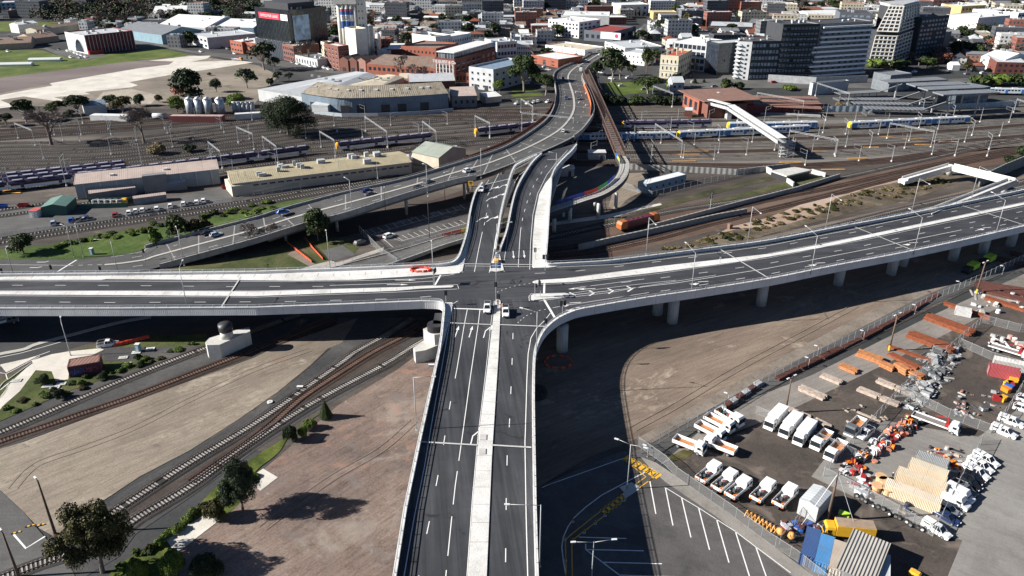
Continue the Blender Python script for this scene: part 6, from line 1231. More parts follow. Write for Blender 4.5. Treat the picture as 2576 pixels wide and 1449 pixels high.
for i,(x,yb,yt) in enumerate([(481,288,243),(503,288,243),(526,288,243),(556,287,243)]):
    p=P(x,yb); q=E('grain_silo',p,'silver ribbed silo with a cone top beside the tracks','silo','silver silos beside the tracks'); hh=HT(x,yb,yt)-1.5; mb=MB(); mb.tube((0,0,0),(0,0,hh),2.4,2.4,20); mb.build('drum',MCOR('silo_steel',(.45,.48,.5),.6,.4,metal=.4),q,True); mb=MB(); mb.tube((0,0,hh),(0,0,hh+1.6),2.5,.3,20); mb.build('cone',m_steel,q,True); mb=MB(); mb.bar((2.6,0,0),(2.6,0,hh),.3,.05); mb.build('ladder',m_steel,q)
for i in range(5): p=P(592+i*11,284); q=E('process_tank',p,'small grey process tank with pipes beside the silver silos','tank','process tanks beside the silos'); mb=MB(); mb.tube((0,0,0),(0,0,6.5),1.4,1.4,14); mb.build('drum',m_plant,q,True); mb=MB(); mb.bar((0,-1.5,6.8),(3.4,-1.5,6.8),.25); mb.build('pipe',m_steel,q)
B('long dark red goods store with flat top in front of the silver silos',426,308,560,309,5,None,293,'maroon','pink',name='red_store',par=.2,cat='shed')
B('pale site office row beside the process tanks',592,304,660,300,4,3.5,wall='lgrey',roof='white',name='site_office',par=.1); B('dark green roofed depot among the gum trees',215,290,270,284,12,5,wall='lgrey',roof='blue',kind='gable',pitch=.15,name='depot'); B('low pale canopy in the goods yard beside the bare tree',228,304,320,306,5,3,wall='white',roof='white',name='canopy_shed',par=.1,cat='shed')
p=P(404,300); q=E('rail_tanker',p,'small pale cylindrical tank wagon left of the red store','tank wagon'); mb=MB(); mb.tube((-4,0,2),(4,0,2),1.4,1.4,16); mb.build('tank',m_plant,q,True); mb=MB(); mb.box((0,0,.5),(8,2,.6)); mb.build('frame',m_bog,q)
# --- left works buildings
o,g=B('long works shed with a pink roof beside the purple trains',197,503,555,462,11,None,464,WM('shed_grey',(.27,.31,.33)),'pink',kind='skillion',rh=1.2,name='works_shed',door=0,over=.3,cat='shed'); A,d,n,L,D,h,loc=g
for k in range(9): mb=MB(); mb.box(loc(L*(k+.5)/9,-.15,h/2),(.4,.35,h),math.atan2(d.y,d.x)); mb.build('wall_rib',m_plant,o)
for k in(2,5): mb=MB(); mb.box(loc(L*k/8,D/2,h+.9),(1.6,1.6,.7),.3); mb.build('roof_vent',m_frame,o)
mb=MB(); mb.box(loc(L*.54,-1.3,h/2+.6),(9,3.0,h+1.0),math.atan2(d.y,d.x)); mb.build('middle_bay',wm['grey'],o)
B('low annex with a pale roof on the front of the works shed',228,508,345,491,5,3.4,wall='grey',roof='pink',kind='skillion',rh=1,name='works_annex',cat='shed'); B('second low annex at the right of the works shed',395,486,472,476,5,3.2,wall='grey',roof='lgrey',kind='skillion',rh=1,name='works_annex',cat='shed')
B('grey portable office with a pink roof in the works yard',338,517,421,506,3.6,2.8,wall='grey',roof='pink',kind='gable',pitch=.12,win=(1,4,.25,.35,m_winl),name='portable_office',cat='portable building')
B('dark green gabled shed in the works yard',108,544,170,541,11,None,522,'green','green',kind='gablef',pitch=.12,name='green_shed',over=.2,cat='shed')
o,g=B('very long cream building with a flat olive roof and rooftop coolers',588,493,1036,436,19,5.2,wall='beige',roof='olive',kind='gable',pitch=.07,win=(1,22,.7,.22,m_win,{'z0':2.2}),units=16,name='depot_building',over=.3,cat='depot')
B('small cream wing at the left end of the long depot',586,496,640,487,12,4.4,wall='beige',roof='cream',kind='gable',pitch=.1,name='depot_wing',cat='depot')
B('cream walled shed with a green grey roof beside the older bridge',1104,427,1172,403,16,5.5,wall='beige',roof=MCOR('roof_sage',(.3,.33,.28),.8,.6),kind='gablef',pitch=.16,name='sage_roof_shed',over=.4,cat='shed')
mb=MB(); p=P(93,544); q=E('site_hut',p,'small white hut with a red roof beside the green shed','hut'); mb=MB(); mb.box((0,0,1.3),(3,4,2.6)); mb.build('wall',wm['white'],q); mb=MB(); mb.box((0,0,2.7),(3.2,4.2,.2)); mb.build('roof',M('red_lid',(.5,.12,.1),.6),q); mb=MB(); mb.box((0,-2.05,1.2),(1,.1,2)); mb.build('door',m_plant,q)
def skip_bin(x,y,c,label,rz=.1,s=1):
    q=E('skip_bin',P(x,y),label,'skip bin',None,rz,s); mb=MB()
    b=[(-1.4,-.9),(1.4,-.9),(1.4,.9),(-1.4,.9)]; t=[(-2,-1),(2,-1),(2,1),(-2,1)]
    for i in range(4): j=(i+1)%4; mb.face([(b[i][0],b[i][1],0),(b[j][0],b[j][1],0),(t[j][0],t[j][1],1.3),(t[i][0],t[i][1],1.3)])
    mb.face([(x,y,.05) for x,y in b]); mb.build('shell',c,q)
    mb=MB()
    for i in range(4): j=(i+1)%4; mb.bar((t[i][0],t[i][1],1.3),(t[j][0],t[j][1],1.3),.12)
    mb.build('rim',c,q); mb=MB(); mb.bar((-.6,-1.05,.1),(-.6,-1.1,1.2),.14); mb.build('side_rib',c,q); return q
skip_bin(60,521,PAINT['red'],'red skip bin in the works yard near the green shed'); skip_bin(7,523,PAINT['blue'],'blue skip bin at the left edge of the works yard'); skip_bin(571,475,PAINT['red'],'orange red skip bin between the shed and the depot'); skip_bin(1012,402,PAINT['red'],'small red bin by the tracks behind the depot',s=.5)
q=E('pipe_plant',P(262,524),'dark green fenced compound with pale pipes in the works yard','plant'); m=MB(); m.box((0,0,1.0),(18,.15,2.0),.1); m.box((0,7,1.0),(18,.15,2.0),.1); m.build('screen',wm['green'],q)
for k in range(5): m=MB(); m.tube((-5+k*2.4,2,0),(-5+k*2.4,2,2.6),.4,.4,10); m.tube((-5+k*2.4,2,2.6),(-3+k*2.4,3,2.6),.3,.3,8); m.build('pipe',m_lamp,q)
vehicle('van',312,520,317,507,'yellow','yellow machine beside the dark green compound')
# --- hut with graffiti, lower left
o,g=B('low brick hut with a flat roof and graffiti by the concrete path',176,951,257,937,4.2,None,925,wall=WM('hut_maroon',(.12,.04,.045)),roof='brown',name='graffiti_hut',par=.15,cat='hut'); A,d,n,L,D,h,loc=g
r=random.Random(11); 
for k,(c,u0) in enumerate((((.12,.2,.5),.08),((.5,.12,.16),.5))):
    mb=MB(); base_=loc(0,-.05,0)
    for j in range(16):
        pts=[]; u=L*(u0+.025*j); z=h*.5
        for q_ in range(3): pts.append(Vector(loc(u+r.uniform(-.6,.6),-.06,z+r.uniform(-1,1)*h*.3)))
        for a_,b_ in zip(pts,pts[1:]): mb.bar(a_,b_,.14,.04)
    mb.build('graffiti',M('graffiti_%d'%k,c,.6),o)
# --- orange, white, etc right of the bridge top
B('orange brick corner building with a white roof beside the bridge end',1335,158,1403,171,26,None,140,'orange','white',(2,3,.3,.3),('r',2,4),name='orange_building',door=1,par=.8)
B('white warehouse with black windows behind the orange building',1371,126,1470,140,26,None,115,'white','cream',(2,8,.3,.3),('r',1,2),name='white_warehouse',par=.8,cat='warehouse',units=2)
B('pale blue sided building left of the white warehouse',1292,112,1340,112,22,None,94,'blue','white',name='blue_sided_building',units=2); B('white two storey building behind the gum tree',1290,140,1340,140,24,None,114,'white','lgrey',(2,8,.5,.4),name='white_building',units=2); B('white office with black glazing left of the white warehouse',1250,146,1300,142,24,None,108,'white','lgrey',(2,6,.7,.45),name='white_office',units=3,cat='office building')
B('white apartment block with balconies above the bridge end',1378,88,1455,97,34,None,50,'white','white',(4,9,.5,.5,m_win,{'rnd_':.15}),('r',4,5),name='white_apartments',units=4,cat='apartment building'); B('larger white roofed block behind the white apartments',1410,78,1530,80,40,None,40,'white','white',name='white_roofed_block',units=4)
o,g=B('grey warehouse with a red roof edge and a white pink billboard',1468,102,1540,108,46,None,78,'slate','maroon',(1,5,.5,.4),('r',1,3),name='grey_warehouse',par=1,cat='warehouse'); A,d,n,L,D,h,loc=g; mb=MB(); mb.box(loc(L*.93,-.4,h-2.5),(20,.3,6),math.atan2(d.y,d.x)); s=mb.build('billboard',m_txt,o); mb=MB(); p=loc(L*.93+6,-.65,h-2.3); mb.tube(p,(p[0]-n.x*.1,p[1]-n.y*.1,p[2]),1.7,1.7,16); mb.build('emblem',M('pink_sign',(.75,.06,.16),.5),s)
B('white modern house with cypress trees in the upper centre',1560,42,1630,40,30,None,14,'white','white',(2,4,.3,.4),name='white_villa'); B('yellow painted building in the upper centre',1642,50,1700,50,22,None,32,'yellow','cream',(2,4,.3,.3),name='yellow_building')
for i in range(4): tree('conifer',1598+i*10,41,17,4,'dark','slim dark cypress in front of the white modern house')
B('white stepped modern apartments behind the gum tree',1520,128,1570,146,34,None,106,'white','lgrey',(3,4,.5,.45),('r',3,3),name='stepped_apartments',units=3,cat='apartment building'); B('lower white wing of the stepped modern apartments',1565,160,1620,166,20,None,132,'white','lgrey',(2,5,.25,.3),name='apartment_wing',cat='apartment building')
o,g=B('cream three storey hotel with a red roof and chimneys',1657,196,1702,200,34,None,143,'cream',MCOR('roof_red_iron',(.5,.09,.05),.8,.6),(3,4,.26,.42,m_win,{'frame':True}),('r',3,6),name='cream_hotel',par=1.4,cat='hotel'); A,d,n,L,D,h,loc=g
for k in range(5): mb=MB(); mb.box(loc(L*.3+(k%2)*L*.4,4+k*6,h+2),(1.6,1.0,3)); mb.build('chimney',wm['cream'],o)
for z in(.36,.68): mb=MB(); mb.bar(Vector(loc(-.1,-.15,h*z)),Vector(loc(L+.1,-.15,h*z)),.3,.4); mb.bar(Vector(loc(L+.15,0,h*z)),Vector(loc(L+.15,D,h*z)),.3,.4); mb.build('string_course',m_frame,o)
o,g=B('white apartment block with black rounded balcony openings',1690,172,1770,182,26,None,104,'lgrey','white',(4,7,.8,.62),name='rounded_apartments',units=5,cat='apartment building',par=.8)
B('dark glass office with a pale roof beside the rounded apartments',1770,182,1800,190,50,None,105,M('dark_curtain_wall',(.03,.035,.045),.15,var=.4,scale=.2),'lgrey',(6,4,.85,.6,m_win),('r',6,6),name='dark_glass_office',units=5,cat='office building')
B('low dark offices behind the dark glass office',1780,88,1890,92,40,None,66,'dark','lgrey',(2,10,.8,.5),name='dark_offices',units=4,cat='office building')
# --- the two big apartment buildings on the right
o,g=B('pale stair end of the dark balcony apartment building',1843,199,1880,202,22,None,106,'lgrey','dark',(8,2,.3,.45),name='apartment_end',cat='apartment building',units=1); A,d,n,L,D,h,loc=g
for k in range(9): mb=MB(); mb.bar(Vector(loc(-.5,-.9,1.8+k*(h-2)/8.6)),Vector(loc(L*.35,-.9,1.8+k*(h-2)/8.6)),1.8,.35); mb.build('balcony',m_band,o)
o,g=B('lower dark wing of the long apartment building',1880,202,1950,201,24,None,106,'dark','dark',(6,8,.72,.5,m_winl,{'rnd_':.1}),name='apartment_wing',cat='apartment building',units=4)
o,g=B('long dark apartment building with rows of balconies',1950,201,2040,198,24,None,64,'dark','dark',name='dark_apartments',cat='apartment building',units=7); A,d,n,L,D,h,loc=g
for k in range(10):
    z=1+k*(h-1.5)/10
    mb=MB(); mb.box(loc(L/2,-.8,z+2.6),(L,1.7,.3),math.atan2(d.y,d.x)); mb.box(loc(L/2,-1.6,z+.1),(L,.12,.9),math.atan2(d.y,d.x)); mb.build('balcony_row',m_dkband,o)
wins(o,A,d,-n,L,h,10,10,.72,.5,m_winl,rnd_=.05,z0=.5)
o,g=B('grey apartment building with long white balcony bands',2037,198,2170,188,22,None,62,'grey','dark',(9,9,.4,.4,m_win,{'rnd_':.12}),name='banded_apartments',cat='apartment building',units=4); A,d,n,L,D,h,loc=g; r=random.Random(4)
for k in range(11): u0=-L*.18*r.random()*(1 if k<6 else .3)+ (L*.1 if k>6 else 0); mb=MB(); z=2+k*(h-2)/10.6; mb.box(loc((u0+L)/2,-.9,z),(L-u0,1.9,1.15),math.atan2(d.y,d.x)); mb.build('balcony_band',m_band,o)
o,g=B('dark grey tower with blue windows behind the banded apartments',2092,152,2172,155,26,None,34,'slate','dark',(12,5,.62,.5,m_winl),name='slate_tower',cat='apartment building',units=2)
o=E('lattice_tower',P(2240,165),'pale grid fronted tower with sloping shoulders at the upper right','apartment building'); lo=o.location; m_grid=WM('grid_concrete',(.55,.52,.47))
def facet(px,nx,nz,zt):
    """tapered grid front: four ground pixels/heights"""
    a,b,c,d=[Vector(p) for p in px]; mb=MB(); mb.face([a,b,c,d]); f=mb.build('glazing',m_win,o); out=(b-a).cross(d-a).normalized()
    for i in range(nx+1):
        t=i/nx; mb=MB(); mb.bar(a.lerp(b,t)+out*.25,d.lerp(c,t)+out*.25,.75,.75,up=out); mb.build('mullion',m_grid,o)
    for j in range(nz+1):
        t=j/nz; mb=MB(); mb.bar(a.lerp(d,t)+out*.3,b.lerp(c,t)+out*.3,.8,.85,up=out); mb.build('spandrel',m_grid,o)
g0=P(2184,164)-lo; g1=P(2240,166)-lo; g2=P(2296,142)-lo; H2=HT(2240,166,22); V3=lambda p,k,z: Vector((p.x*k,p.y*k,z))
cx=(g0+g2)/2+Vector((8,14,0))
def tw(p,k): return cx.lerp(p,k)
Hm=H2*.52
for a,b,nx,ka,kb in((g0,g1,5,1,1),(g1,g2,7,1,1)):
    A1,B1=tw(a,1),tw(b,1); A2,B2=tw(a,.93),tw(b,.95); A3,B3=tw(a,.62),tw(b,.66)
    facet([(A1.x,A1.y,1.5),(B1.x,B1.y,1.5),(B2.x,B2.y,Hm),(A2.x,A2.y,Hm)],nx,7,0); facet([(A2.x,A2.y,Hm+3),(B2.x,B2.y,Hm+3),(B3.x,B3.y,H2),(A3.x,A3.y,H2)],nx-1,7,0)
g3=g2+(g0-g1); bq=[tw(p,.9) for p in(g0,g1,g2)]+[tw(g2,.9)+Vector((6,24,0)),tw(g0,.9)+Vector((0,24,0))]
mb=MB(); mb.prism(bq,0,Hm+3,0); bq2=[tw(p,.6) for p in(g0,g1,g2)]+[tw(g2,.6)+Vector((4,18,0)),tw(g0,.6)+Vector((0,18,0))]; mb.prism(bq2,Hm+3,H2-.5,0); mb.build('core',wm['dark'],o); mb=MB(); mb.prism(bq2,H2-.4,H2+1.5,0); mb.build('roof',m_plant,o)
FOOT.append((lo.x+5,lo.y+15,Vector((1,0,0)),40,32))
B('near black tower with dark balconies right of the pale grid tower',2296,150,2365,140,36,None,48,'dark','dark',(9,8,.6,.45,m_winl,{'rnd_':.1}),name='black_tower',cat='apartment building',units=6,par=1); B('green glass low block right of the black tower',2362,120,2385,116,20,None,84,'slate','dark',name='green_glass_block')
B('low dark warehouse behind the apartment tower',2085,62,2150,60,40,None,50,'dark','lgrey',name='dark_warehouse',cat='warehouse'); B('long white roofed hall left of the slate tower',2035,58,2115,55,30,None,38,'white','white',name='white_hall',kind='gable',pitch=.1)
# --- right edge
for a in [('white flats with dark balconies at the upper right',2410,48,2450,44,24,14,'white','grey',(4,5,.5,.4)),('pink brick flats at the upper right',2340,36,2410,34,24,None,'pink','dark',(4,6,.5,.4)),('cream heritage building at the upper right',2410,56,2470,52,24,None,'yellow','white',(3,7,.35,.4)),('white plain gabled building at the upper right',2450,90,2530,82,34,None,'white','white',None),('white lattice office at the right edge',2550,76,2600,72,30,None,'white','white',(5,6,.7,.5)),('white narrow building above the red tree',2500,72,2560,68,30,None,'white','white',(2,4,.3,.3))]:
    B(a[0],*a[1:5],a[5],a[6] if a[6] else 16,None,a[7],a[8],a[9],name='flats',cat='building',units=3)
B('white angular house at the right edge below the bare trees',2460,172,2520,182,30,9,wall='white',roof='white',name='angular_house',kind='gable',pitch=.12,win=(2,4,.3,.3),cat='house'); B('modern house with red brick panel at the right edge',2500,184,2575,186,20,8,wall='dbrick',roof='lgrey',name='modern_house',kind='skillion',rh=2,win=(2,5,.4,.4),cat='house')
B('small white gatehouse beside the street lamp',2393,178,2412,178,8,4,wall='white',roof='white',kind='gable',name='gatehouse')
# --- arch hall and surroundings, upper left
o,g=B('white and red ribbed hall with a large arch beside the grass field',223,137,342,123,38,None,92,'maroon','lgrey',name='arch_hall',units=7,cat='hall',par=.9); A,d,n,L,D,h,loc=g
for k in range(15): mb=MB(); mb.box(loc(L*(k+.0)/14,-.2,h/2),(.28,.4,h),math.atan2(d.y,d.x)); mb.build('rib',m_frame,o)
for k in range(7): mb=MB(); mb.box(loc(L*(k*2+1.2)/15,-.15,2.2),(2.8,.2,3.0),math.atan2(d.y,d.x)); mb.build('window',m_win,o)
mb=MB(); mb.bar(Vector(loc(-.3,-.3,h/2+.3)),Vector(loc(-.3,D,h/2+.3)),.4,h+.8); mb.build('white_end',m_lamp,o)
mb=MB(); c=D*.36; pts=[Vector(loc(-.62,c+ D*.2*math.cos(t*math.pi/16),1+ (h*.72)*math.sin(t*math.pi/16))) for t in range(17)]; mb.face(pts); mb.build('arch_window',m_win,o)
mb=MB()
for a_,b_ in zip(pts,pts[1:]): mb.bar(a_,b_,.6,.5)
mb.build('arch_trim',m_frame,o); mb=MB(); mb.box(loc(L*.13,-2.5,1.6),(12,2.5,3),math.atan2(d.y,d.x)); mb.build('red_annex',PAINT['red'],o)
for x,y in((14,170),(87,158)):
    q=E('cricket_cover',P(x+28,y-4),'low white rounded cover lying on the grass field','cover',None,.12); mb=MB(); loft(mb,[(-12,3,0,1.6,2.6,1.4),(12,3,0,1.6,2.6,1.4)]); mb.build('shell',m_lamp,q); mb=MB(); mb.box((-12.1,0,.9),(.1,5,1.6)); mb.build('end_panel',m_frame,q)
for a in [('pale blue apartment block with balconies at the upper left corner',8,40,105,36,26,14,'teal','lgrey',(4,8,.5,.5)),('dark roofed hall at the top left edge',150,8,265,6,30,9,'dark','white',None),('white ribbed barn beside the oval',50,84,100,78,14,8,'white','white',None),('tan roofed workshops with graffiti at the left edge',-30,128,82,122,30,5,'tan','rust',None),('brown roofed workshop left of the arch hall',85,112,150,104,26,5,'tan','rust',None),('long pale brick shed beside the arch hall',95,92,215,74,14,6,'cream','rust',None),('pale green long factory beside the bare street trees',300,96,410,112,44,8,'teal','grey',None),('white roofed factory with skylights, upper left',400,84,520,92,60,8,'lgrey','white',None),('second white roofed factory behind, upper left',385,52,470,50,50,7,'dark','white',None),('grey arched front garage left of the dark tree',485,112,525,124,44,9,'lgrey','lgrey',(2,4,.5,.4)),('white roof warehouse above the grey garage',515,88,640,92,44,8,'blue','white',None),('orange red brick workshop beside the yellow truck',582,130,612,136,30,9,'orange','white',(2,4,.5,.3)),('second orange brick workshop beside the yellow truck',612,134,655,140,22,9,'orange','white',(2,4,.5,.3)),
 ('three storey brick terrace at the foot of the black office',714,150,742,158,22,12,'brick','pink',(3,5,.5,.5)),('low white arcade building with bare tree in front',744,160,800,172,18,6,'lgrey','grey',(1,8,.3,.5)),('brick side building below the black office',742,152,768,154,14,11,'pink','grey',None)]:
    B(a[0],*a[1:5],a[5],a[6],None,a[7],a[8],a[9],name='building',kind='gable' if a[9] is None and a[8]!='dark' else 'flat',pitch=.12,units=3)
vehicle('flat',590,152,604,153,'yellow','yellow truck at the end of the concrete apron')
# --- brick station house, platforms and the modern station
o,g=B('orange brick station house with a wide flat brown roof',1716,268,1755,290,34,8.5,wall='orange',roof='brown',name='station_house',win=(1,3,.5,.6,m_win),par=.3,units=2,over=1,cat='station building'); A,d,n,L,D,h,loc=g
mb=MB(); mb.prism([Vector(loc(u,v,0)) for u,v in((-2,-3),(L+9,-1),(L+9,D),(-2,D))],h+.7,h+1.1); mb.build('canopy',rm['brown'],o); mb=MB(); mb.box(loc(L+4.5,D*.4,3.8),(8,D*.7,7.6),math.atan2(d.y,d.x)); mb.build('side_wing',wm['brick'],o)
B('grey blue low building beside the brown platforms',1720,295,1740,296,5,4,wall='dbrick',roof='lgrey',name='relay_hut',kind='gable',cat='hut')
for i,(x1,y1,x2,y2) in enumerate([(1850,262,2065,272),(1850,252,2060,258),(1850,243,2055,247)]):
    q=E('platform_roof',P(x1,y1),'long brown platform roof on the old brick station','platform canopy'); a=P(x1,y1,4.5)-q.location; b=P(x2,y2,4.5)-q.location; dd=(b-a).normalized(); mb=MB(); mb.path([a,b],7,.3); mb.build('roof',rm['brown'],q); mb=MB(); mb.path([Vector((a.x,a.y,0)),Vector((b.x,b.y,0))],8,1.0); mb.build('platform',m_plant,q)
    for k in range(8): p=a.lerp(b,(k+.5)/8); mb=MB(); mb.bar((p.x,p.y,1),(p.x,p.y,4.5),.3); mb.build('column',wm['maroon'],q)
B('long dark red brick retaining wall building of the old station',1850,290,2066,284,4,5,wall='maroon',roof='brown',name='brick_platform_wall',par=.2,cat='wall')
m_ms=MCOR('station_roof',(.2,.21,.22),2.5,.5,dep=.2); m_plat=M('platform_dark',(.1,.1,.105),.8); m_msg=M('station_glass',(.14,.2,.25),.2,var=.3)
for i,(x1,y1,x2,y2,w_) in enumerate([(2105,236,2215,230,7),(2120,250,2260,250,7),(2145,260,2290,262,7),(2175,272,2330,275,8)]):
    q=E('platform_canopy',P(x1,y1),'low grey platform canopy of the modern station','platform canopy'); a=P(x1,y1,4)-q.location; b=P(x2,y2,4)-q.location; c=P(x2+60,y2-20,11)-q.location; mb=MB(); mb.path([a,b],w_,.35); mb.build('roof',m_ms,q); mb=MB(); mb.path([b,c],w_*.9,.35); mb.build('ramp_roof',m_ms,q)
    for k in range(6): p=a.lerp(b,(k+.5)/6); mb=MB(); mb.bar((p.x,p.y,0),(p.x,p.y,4),.3); mb.build('column',m_plant,q)
    mb=MB(); mb.path([Vector((a.x,a.y,0)),Vector((b.x+15,b.y,0))],w_+1,1); mb.build('platform',m_plat,q)
for i,(x1,y1,x2,y2) in enumerate([(2220,208,2370,200),(2290,216,2425,212),(2320,226,2462,220),(2358,238,2500,232)]):
    q=E('station_roof',P(x1,y1+35),'high flat grey roof blade over the modern station concourse','station roof'); a=P(x1,y1,14)-q.location; b=P(x2,y2,14)-q.location; mb=MB(); mb.path([a,b],9,.8); mb.build('blade',m_ms,q)
    for k in(.25,.75): p=a.lerp(b,k); mb=MB(); mb.bar((p.x,p.y,0),(p.x,p.y,14),.7); mb.build('column',m_plant,q)
B('pale glazed concourse block of the modern station',2232,232,2285,226,14,None,192,M('concourse',(.15,.165,.18),.5,var=.2),m_ms,(2,5,.8,.6,m_winl),name='station_concourse',cat='station building'); B('dark glass stair block of the modern station',2415,272,2480,262,16,10,wall=M('concourse_dark',(.08,.1,.12),.3,var=.2),roof=m_ms,win=(2,5,.8,.6,m_winl),name='station_stair_block',cat='station building'); B('grey wall with a poster at the left end of the modern station',2040,240,2130,232,3,7,wall='lgrey',roof='grey',name='station_wall',cat='wall')
f=MB(); f.path(W([(2070,283),(2200,282),(2400,276),(2500,272),(2560,268)]),.2,3.6); f=f.build('noise_wall',MCOR('noise_glass',(.35,.42,.46),4,.3),None); tag(f,'pale blue panelled wall along the far side of the yard','wall',None,P(2300,280))
f=MB(); f.path(W([(1930,206),(2050,213),(2180,208)]),.3,5); f=f.build('retaining_wall',m_plant,None); tag(f,'grey retaining wall below the street beside the station','wall',None,P(2050,210))
train('x',[(2478,238),(2575,240),(2650,242)],3,'dark blue train waiting at the right end of the modern station',(1,0))
# --- grey footbridge with stair tower over the right yard
q=E('yard_footbridge',P(1870,340),'pale grey enclosed footbridge crossing the right part of the yard','footbridge'); lo=q.location
for (x1,y1,z1,x2,y2,z2,w_) in((1783,262,7.5,1832,275,7.5,3.5),(1836,276,8,1966,362,8,4.2)):
    a,b=P(x1,y1,z1)-lo,P(x2,y2,z2)-lo; mb=MB(); mb.path([a,b],w_,.5); mb.build('deck',m_plant,q); mb=MB(); mb.path([a,b],w_,.2,2.6); mb.build('roof',rm['white'],q)
    for s in(-1,1): mb=MB(); mb.path([a,b],.12,1.1,.5,0,s*w_/2); mb.build('side_panel',m_plant,q)
    n_=int((b-a).length/3)
    for k in range(n_): p=a.lerp(b,(k+.5)/n_); mb=MB(); dd=(b-a).normalized(); rr=Vector((dd.y,-dd.x,0)); mb.bar(p+rr*w_/2,p+rr*w_/2+Vector((0,0,2.7)),.15); mb.bar(p-rr*w_/2,p-rr*w_/2+Vector((0,0,2.7)),.15); mb.build('frame',m_plant,q)
for x,y in((1830,300),(1900,338)): p=P(x,y)-lo; mb=MB(); mb.box((p.x,p.y,3.6),(2.5,5,7.2)); mb.build('pier',m_plant,q)
st=E('stair_tower',P(1975,396),'steel stair tower at the near end of the grey footbridge','stairs')
for k in range(5): z=1.6*k; mb=MB(); mb.box((0,0,z+1.6),(6,3,.2)); mb.build('landing',m_plant,st); mb=MB(); mb.bar((-3+6*(k%2),-1,z),(3-6*(k%2),-1,z+1.6),1.2,.25); mb.build('flight',m_plant,st)
for x in(-3,0,3):
    for y in(-1.5,1.5): mb=MB(); mb.bar((x,y,0),(x,y,9.5),.2); mb.build('post',m_plant,st)
# --- centre right: relay building, portal, walls
B('long blue grey relay building with a pale roof inside the fence',1624,488,1724,462,5,4.0,wall='blue',roof='white',name='relay_building',par=.15,win=(1,6,.2,.3),cat='relay building')
m_rw=MCOR('retaining_concrete',(.3,.295,.28),2.4,.85,dep=.2)
q=E('tunnel_portal',P(1980,450),'concrete tunnel portal where a track dives beneath the line','tunnel portal'); lo=q.location
for a,b,h_ in(((1925,432),(1940,440),2.5),((2040,436),(2075,446),2.0),((1978,458),(1995,470),2.0)): mb=MB(); mb.path([P(*a)-lo,P(*b)-lo],.6,h_); mb.build('wing_wall',m_pier,q)
mb=MB(); mb.prism([p-lo for p in W([(1939,430),(1978,443.5),(2042,428.5),(1998,421)],3)],2.6,3.2); mb.build('lid',m_pier,q); mb=MB(); mb.prism([p-lo for p in W([(1943,430),(1978,441.5),(2036,428.5),(1998,422)],3)],0,2.6); mb.build('opening_shade',m_dk,q)  # shade inside the portal mouth is painted as a solid dark block
for nm,pts,h_,lab in(('retaining_wall',[(1490,726-14),(1600,690),(1720,665),(1820,638),(2000,605),(2180,560)],0,''),('retaining_wall',[(1693,689),(1760,672),(1860,640),(1985,608),(2180,560)],0,'')): pass
f=MB(); f.path(W([(1454,630),(1560,608),(1640,590),(1760,566),(1880,540)] if False else [(1456,628),(1560,605),(1680,580),(1780,563),(1875,561-2)]),.5,.2)
f=MB(); f.path(W([(1455,686-56),(1560,606),(1700,575),(1800,552),(1876,560-22)]),.7,2.2); f=f.build('retaining_wall',m_rw,None); tag(f,'low concrete wall between the locomotive track and the rusty tracks','wall',None,P(1660,590))
f=MB(); f.path(W([(1630,579),(1700,560),(1850,520),(2000,482),(2110,448)]),.6,2.0); f=f.build('retaining_wall',m_rw,None); tag(f,'concrete retaining wall below the bright grass strip','wall',None,P(1850,520))
f=MB(); f.path(W([(1560,425),(1700,432),(1850,440),(1985,425)]),.5,2.6); f=f.build('retaining_wall',m_rw,None); tag(f,'long concrete wall behind the relay building','wall',None,P(1750,436))
f=MB(); f.path(W([(2460,470),(2520,440),(2580,415),(2700,380)]),.6,5); f=f.build('retaining_wall',MCOR('panel_wall',(.2,.21,.2),3,.8),None); tag(f,'dark panelled retaining wall at the right edge','wall',None,P(2540,432))
for x,y in [(1500,400),(1420,440)]:
    q=E('equipment_cabin',P(x,y),'grey concrete equipment cabin beside the truss footbridge','cabin','equipment cabins'); mb=MB(); mb.box((0,0,1.8),(8,5,3.6)); mb.build('wall',m_plant,q); mb=MB(); mb.box((0,0,3.7),(8.4,5.4,.2)); mb.build('roof',m_lamp,q); mb=MB(); mb.box((2,-2.55,1.3),(1.2,.1,2.4)); mb.build('door',m_dk,q)
# ================= streets of small buildings =================
EXC=[[(-300,60),(0,50),(180,50),(180,75),(250,95),(345,98),(480,125),(640,130),(700,148),(850,168),(1000,190),(1095,205),(1180,230),(1300,262),(1380,262),(1385,175),(1460,140),(1510,110),(1530,120),(1500,180),(1540,235),(1700,240),(1830,215),(2230,215),(2250,185),(2450,185),(2700,190),(2700,700),(-300,700)],
 [(1370,130),(1640,40),(1690,40),(1560,125),(1480,160)],[(1820,150),(2400,150),(2400,260),(1820,260)],[(1400,120),(1500,95),(1665,108),(1665,245),(1380,245)],[(1240,150),(1400,172),(1400,265),(1240,262)],[(1630,180),(1900,178),(1900,215),(1630,215)]]
def inpoly(x,y,pl):
    c=False; j=len(pl)-1
    for i in range(len(pl)):
        if (pl[i][1]>y)!=(pl[j][1]>y) and x<(pl[j][0]-pl[i][0])*(y-pl[i][1])/(pl[j][1]-pl[i][1])+pl[i][0]: c=not c
        j=i
    return c
def clear(p,r=9):
    for cx_,cy_,d,l,w_ in FOOT:
        q=Vector((p.x-cx_,p.y-cy_)); u=q.x*d.x+q.y*d.y; v=-q.x*d.y+q.y*d.x
        if abs(u)<l+r and abs(v)<w_+r: return False
    return True
sw=[MWALL('w_white',(.6,.59,.56)),MWALL('w_cream',(.5,.44,.33)),MWALL('w_brick',(.26,.1,.07)),MWALL('w_grey',(.16,.16,.165)),MWALL('w_dark',(.08,.08,.09),pw=2.4,ww=.7),MWALL('w_brick2',(.33,.16,.11)),MWALL('w_lgrey',(.42,.43,.43))]
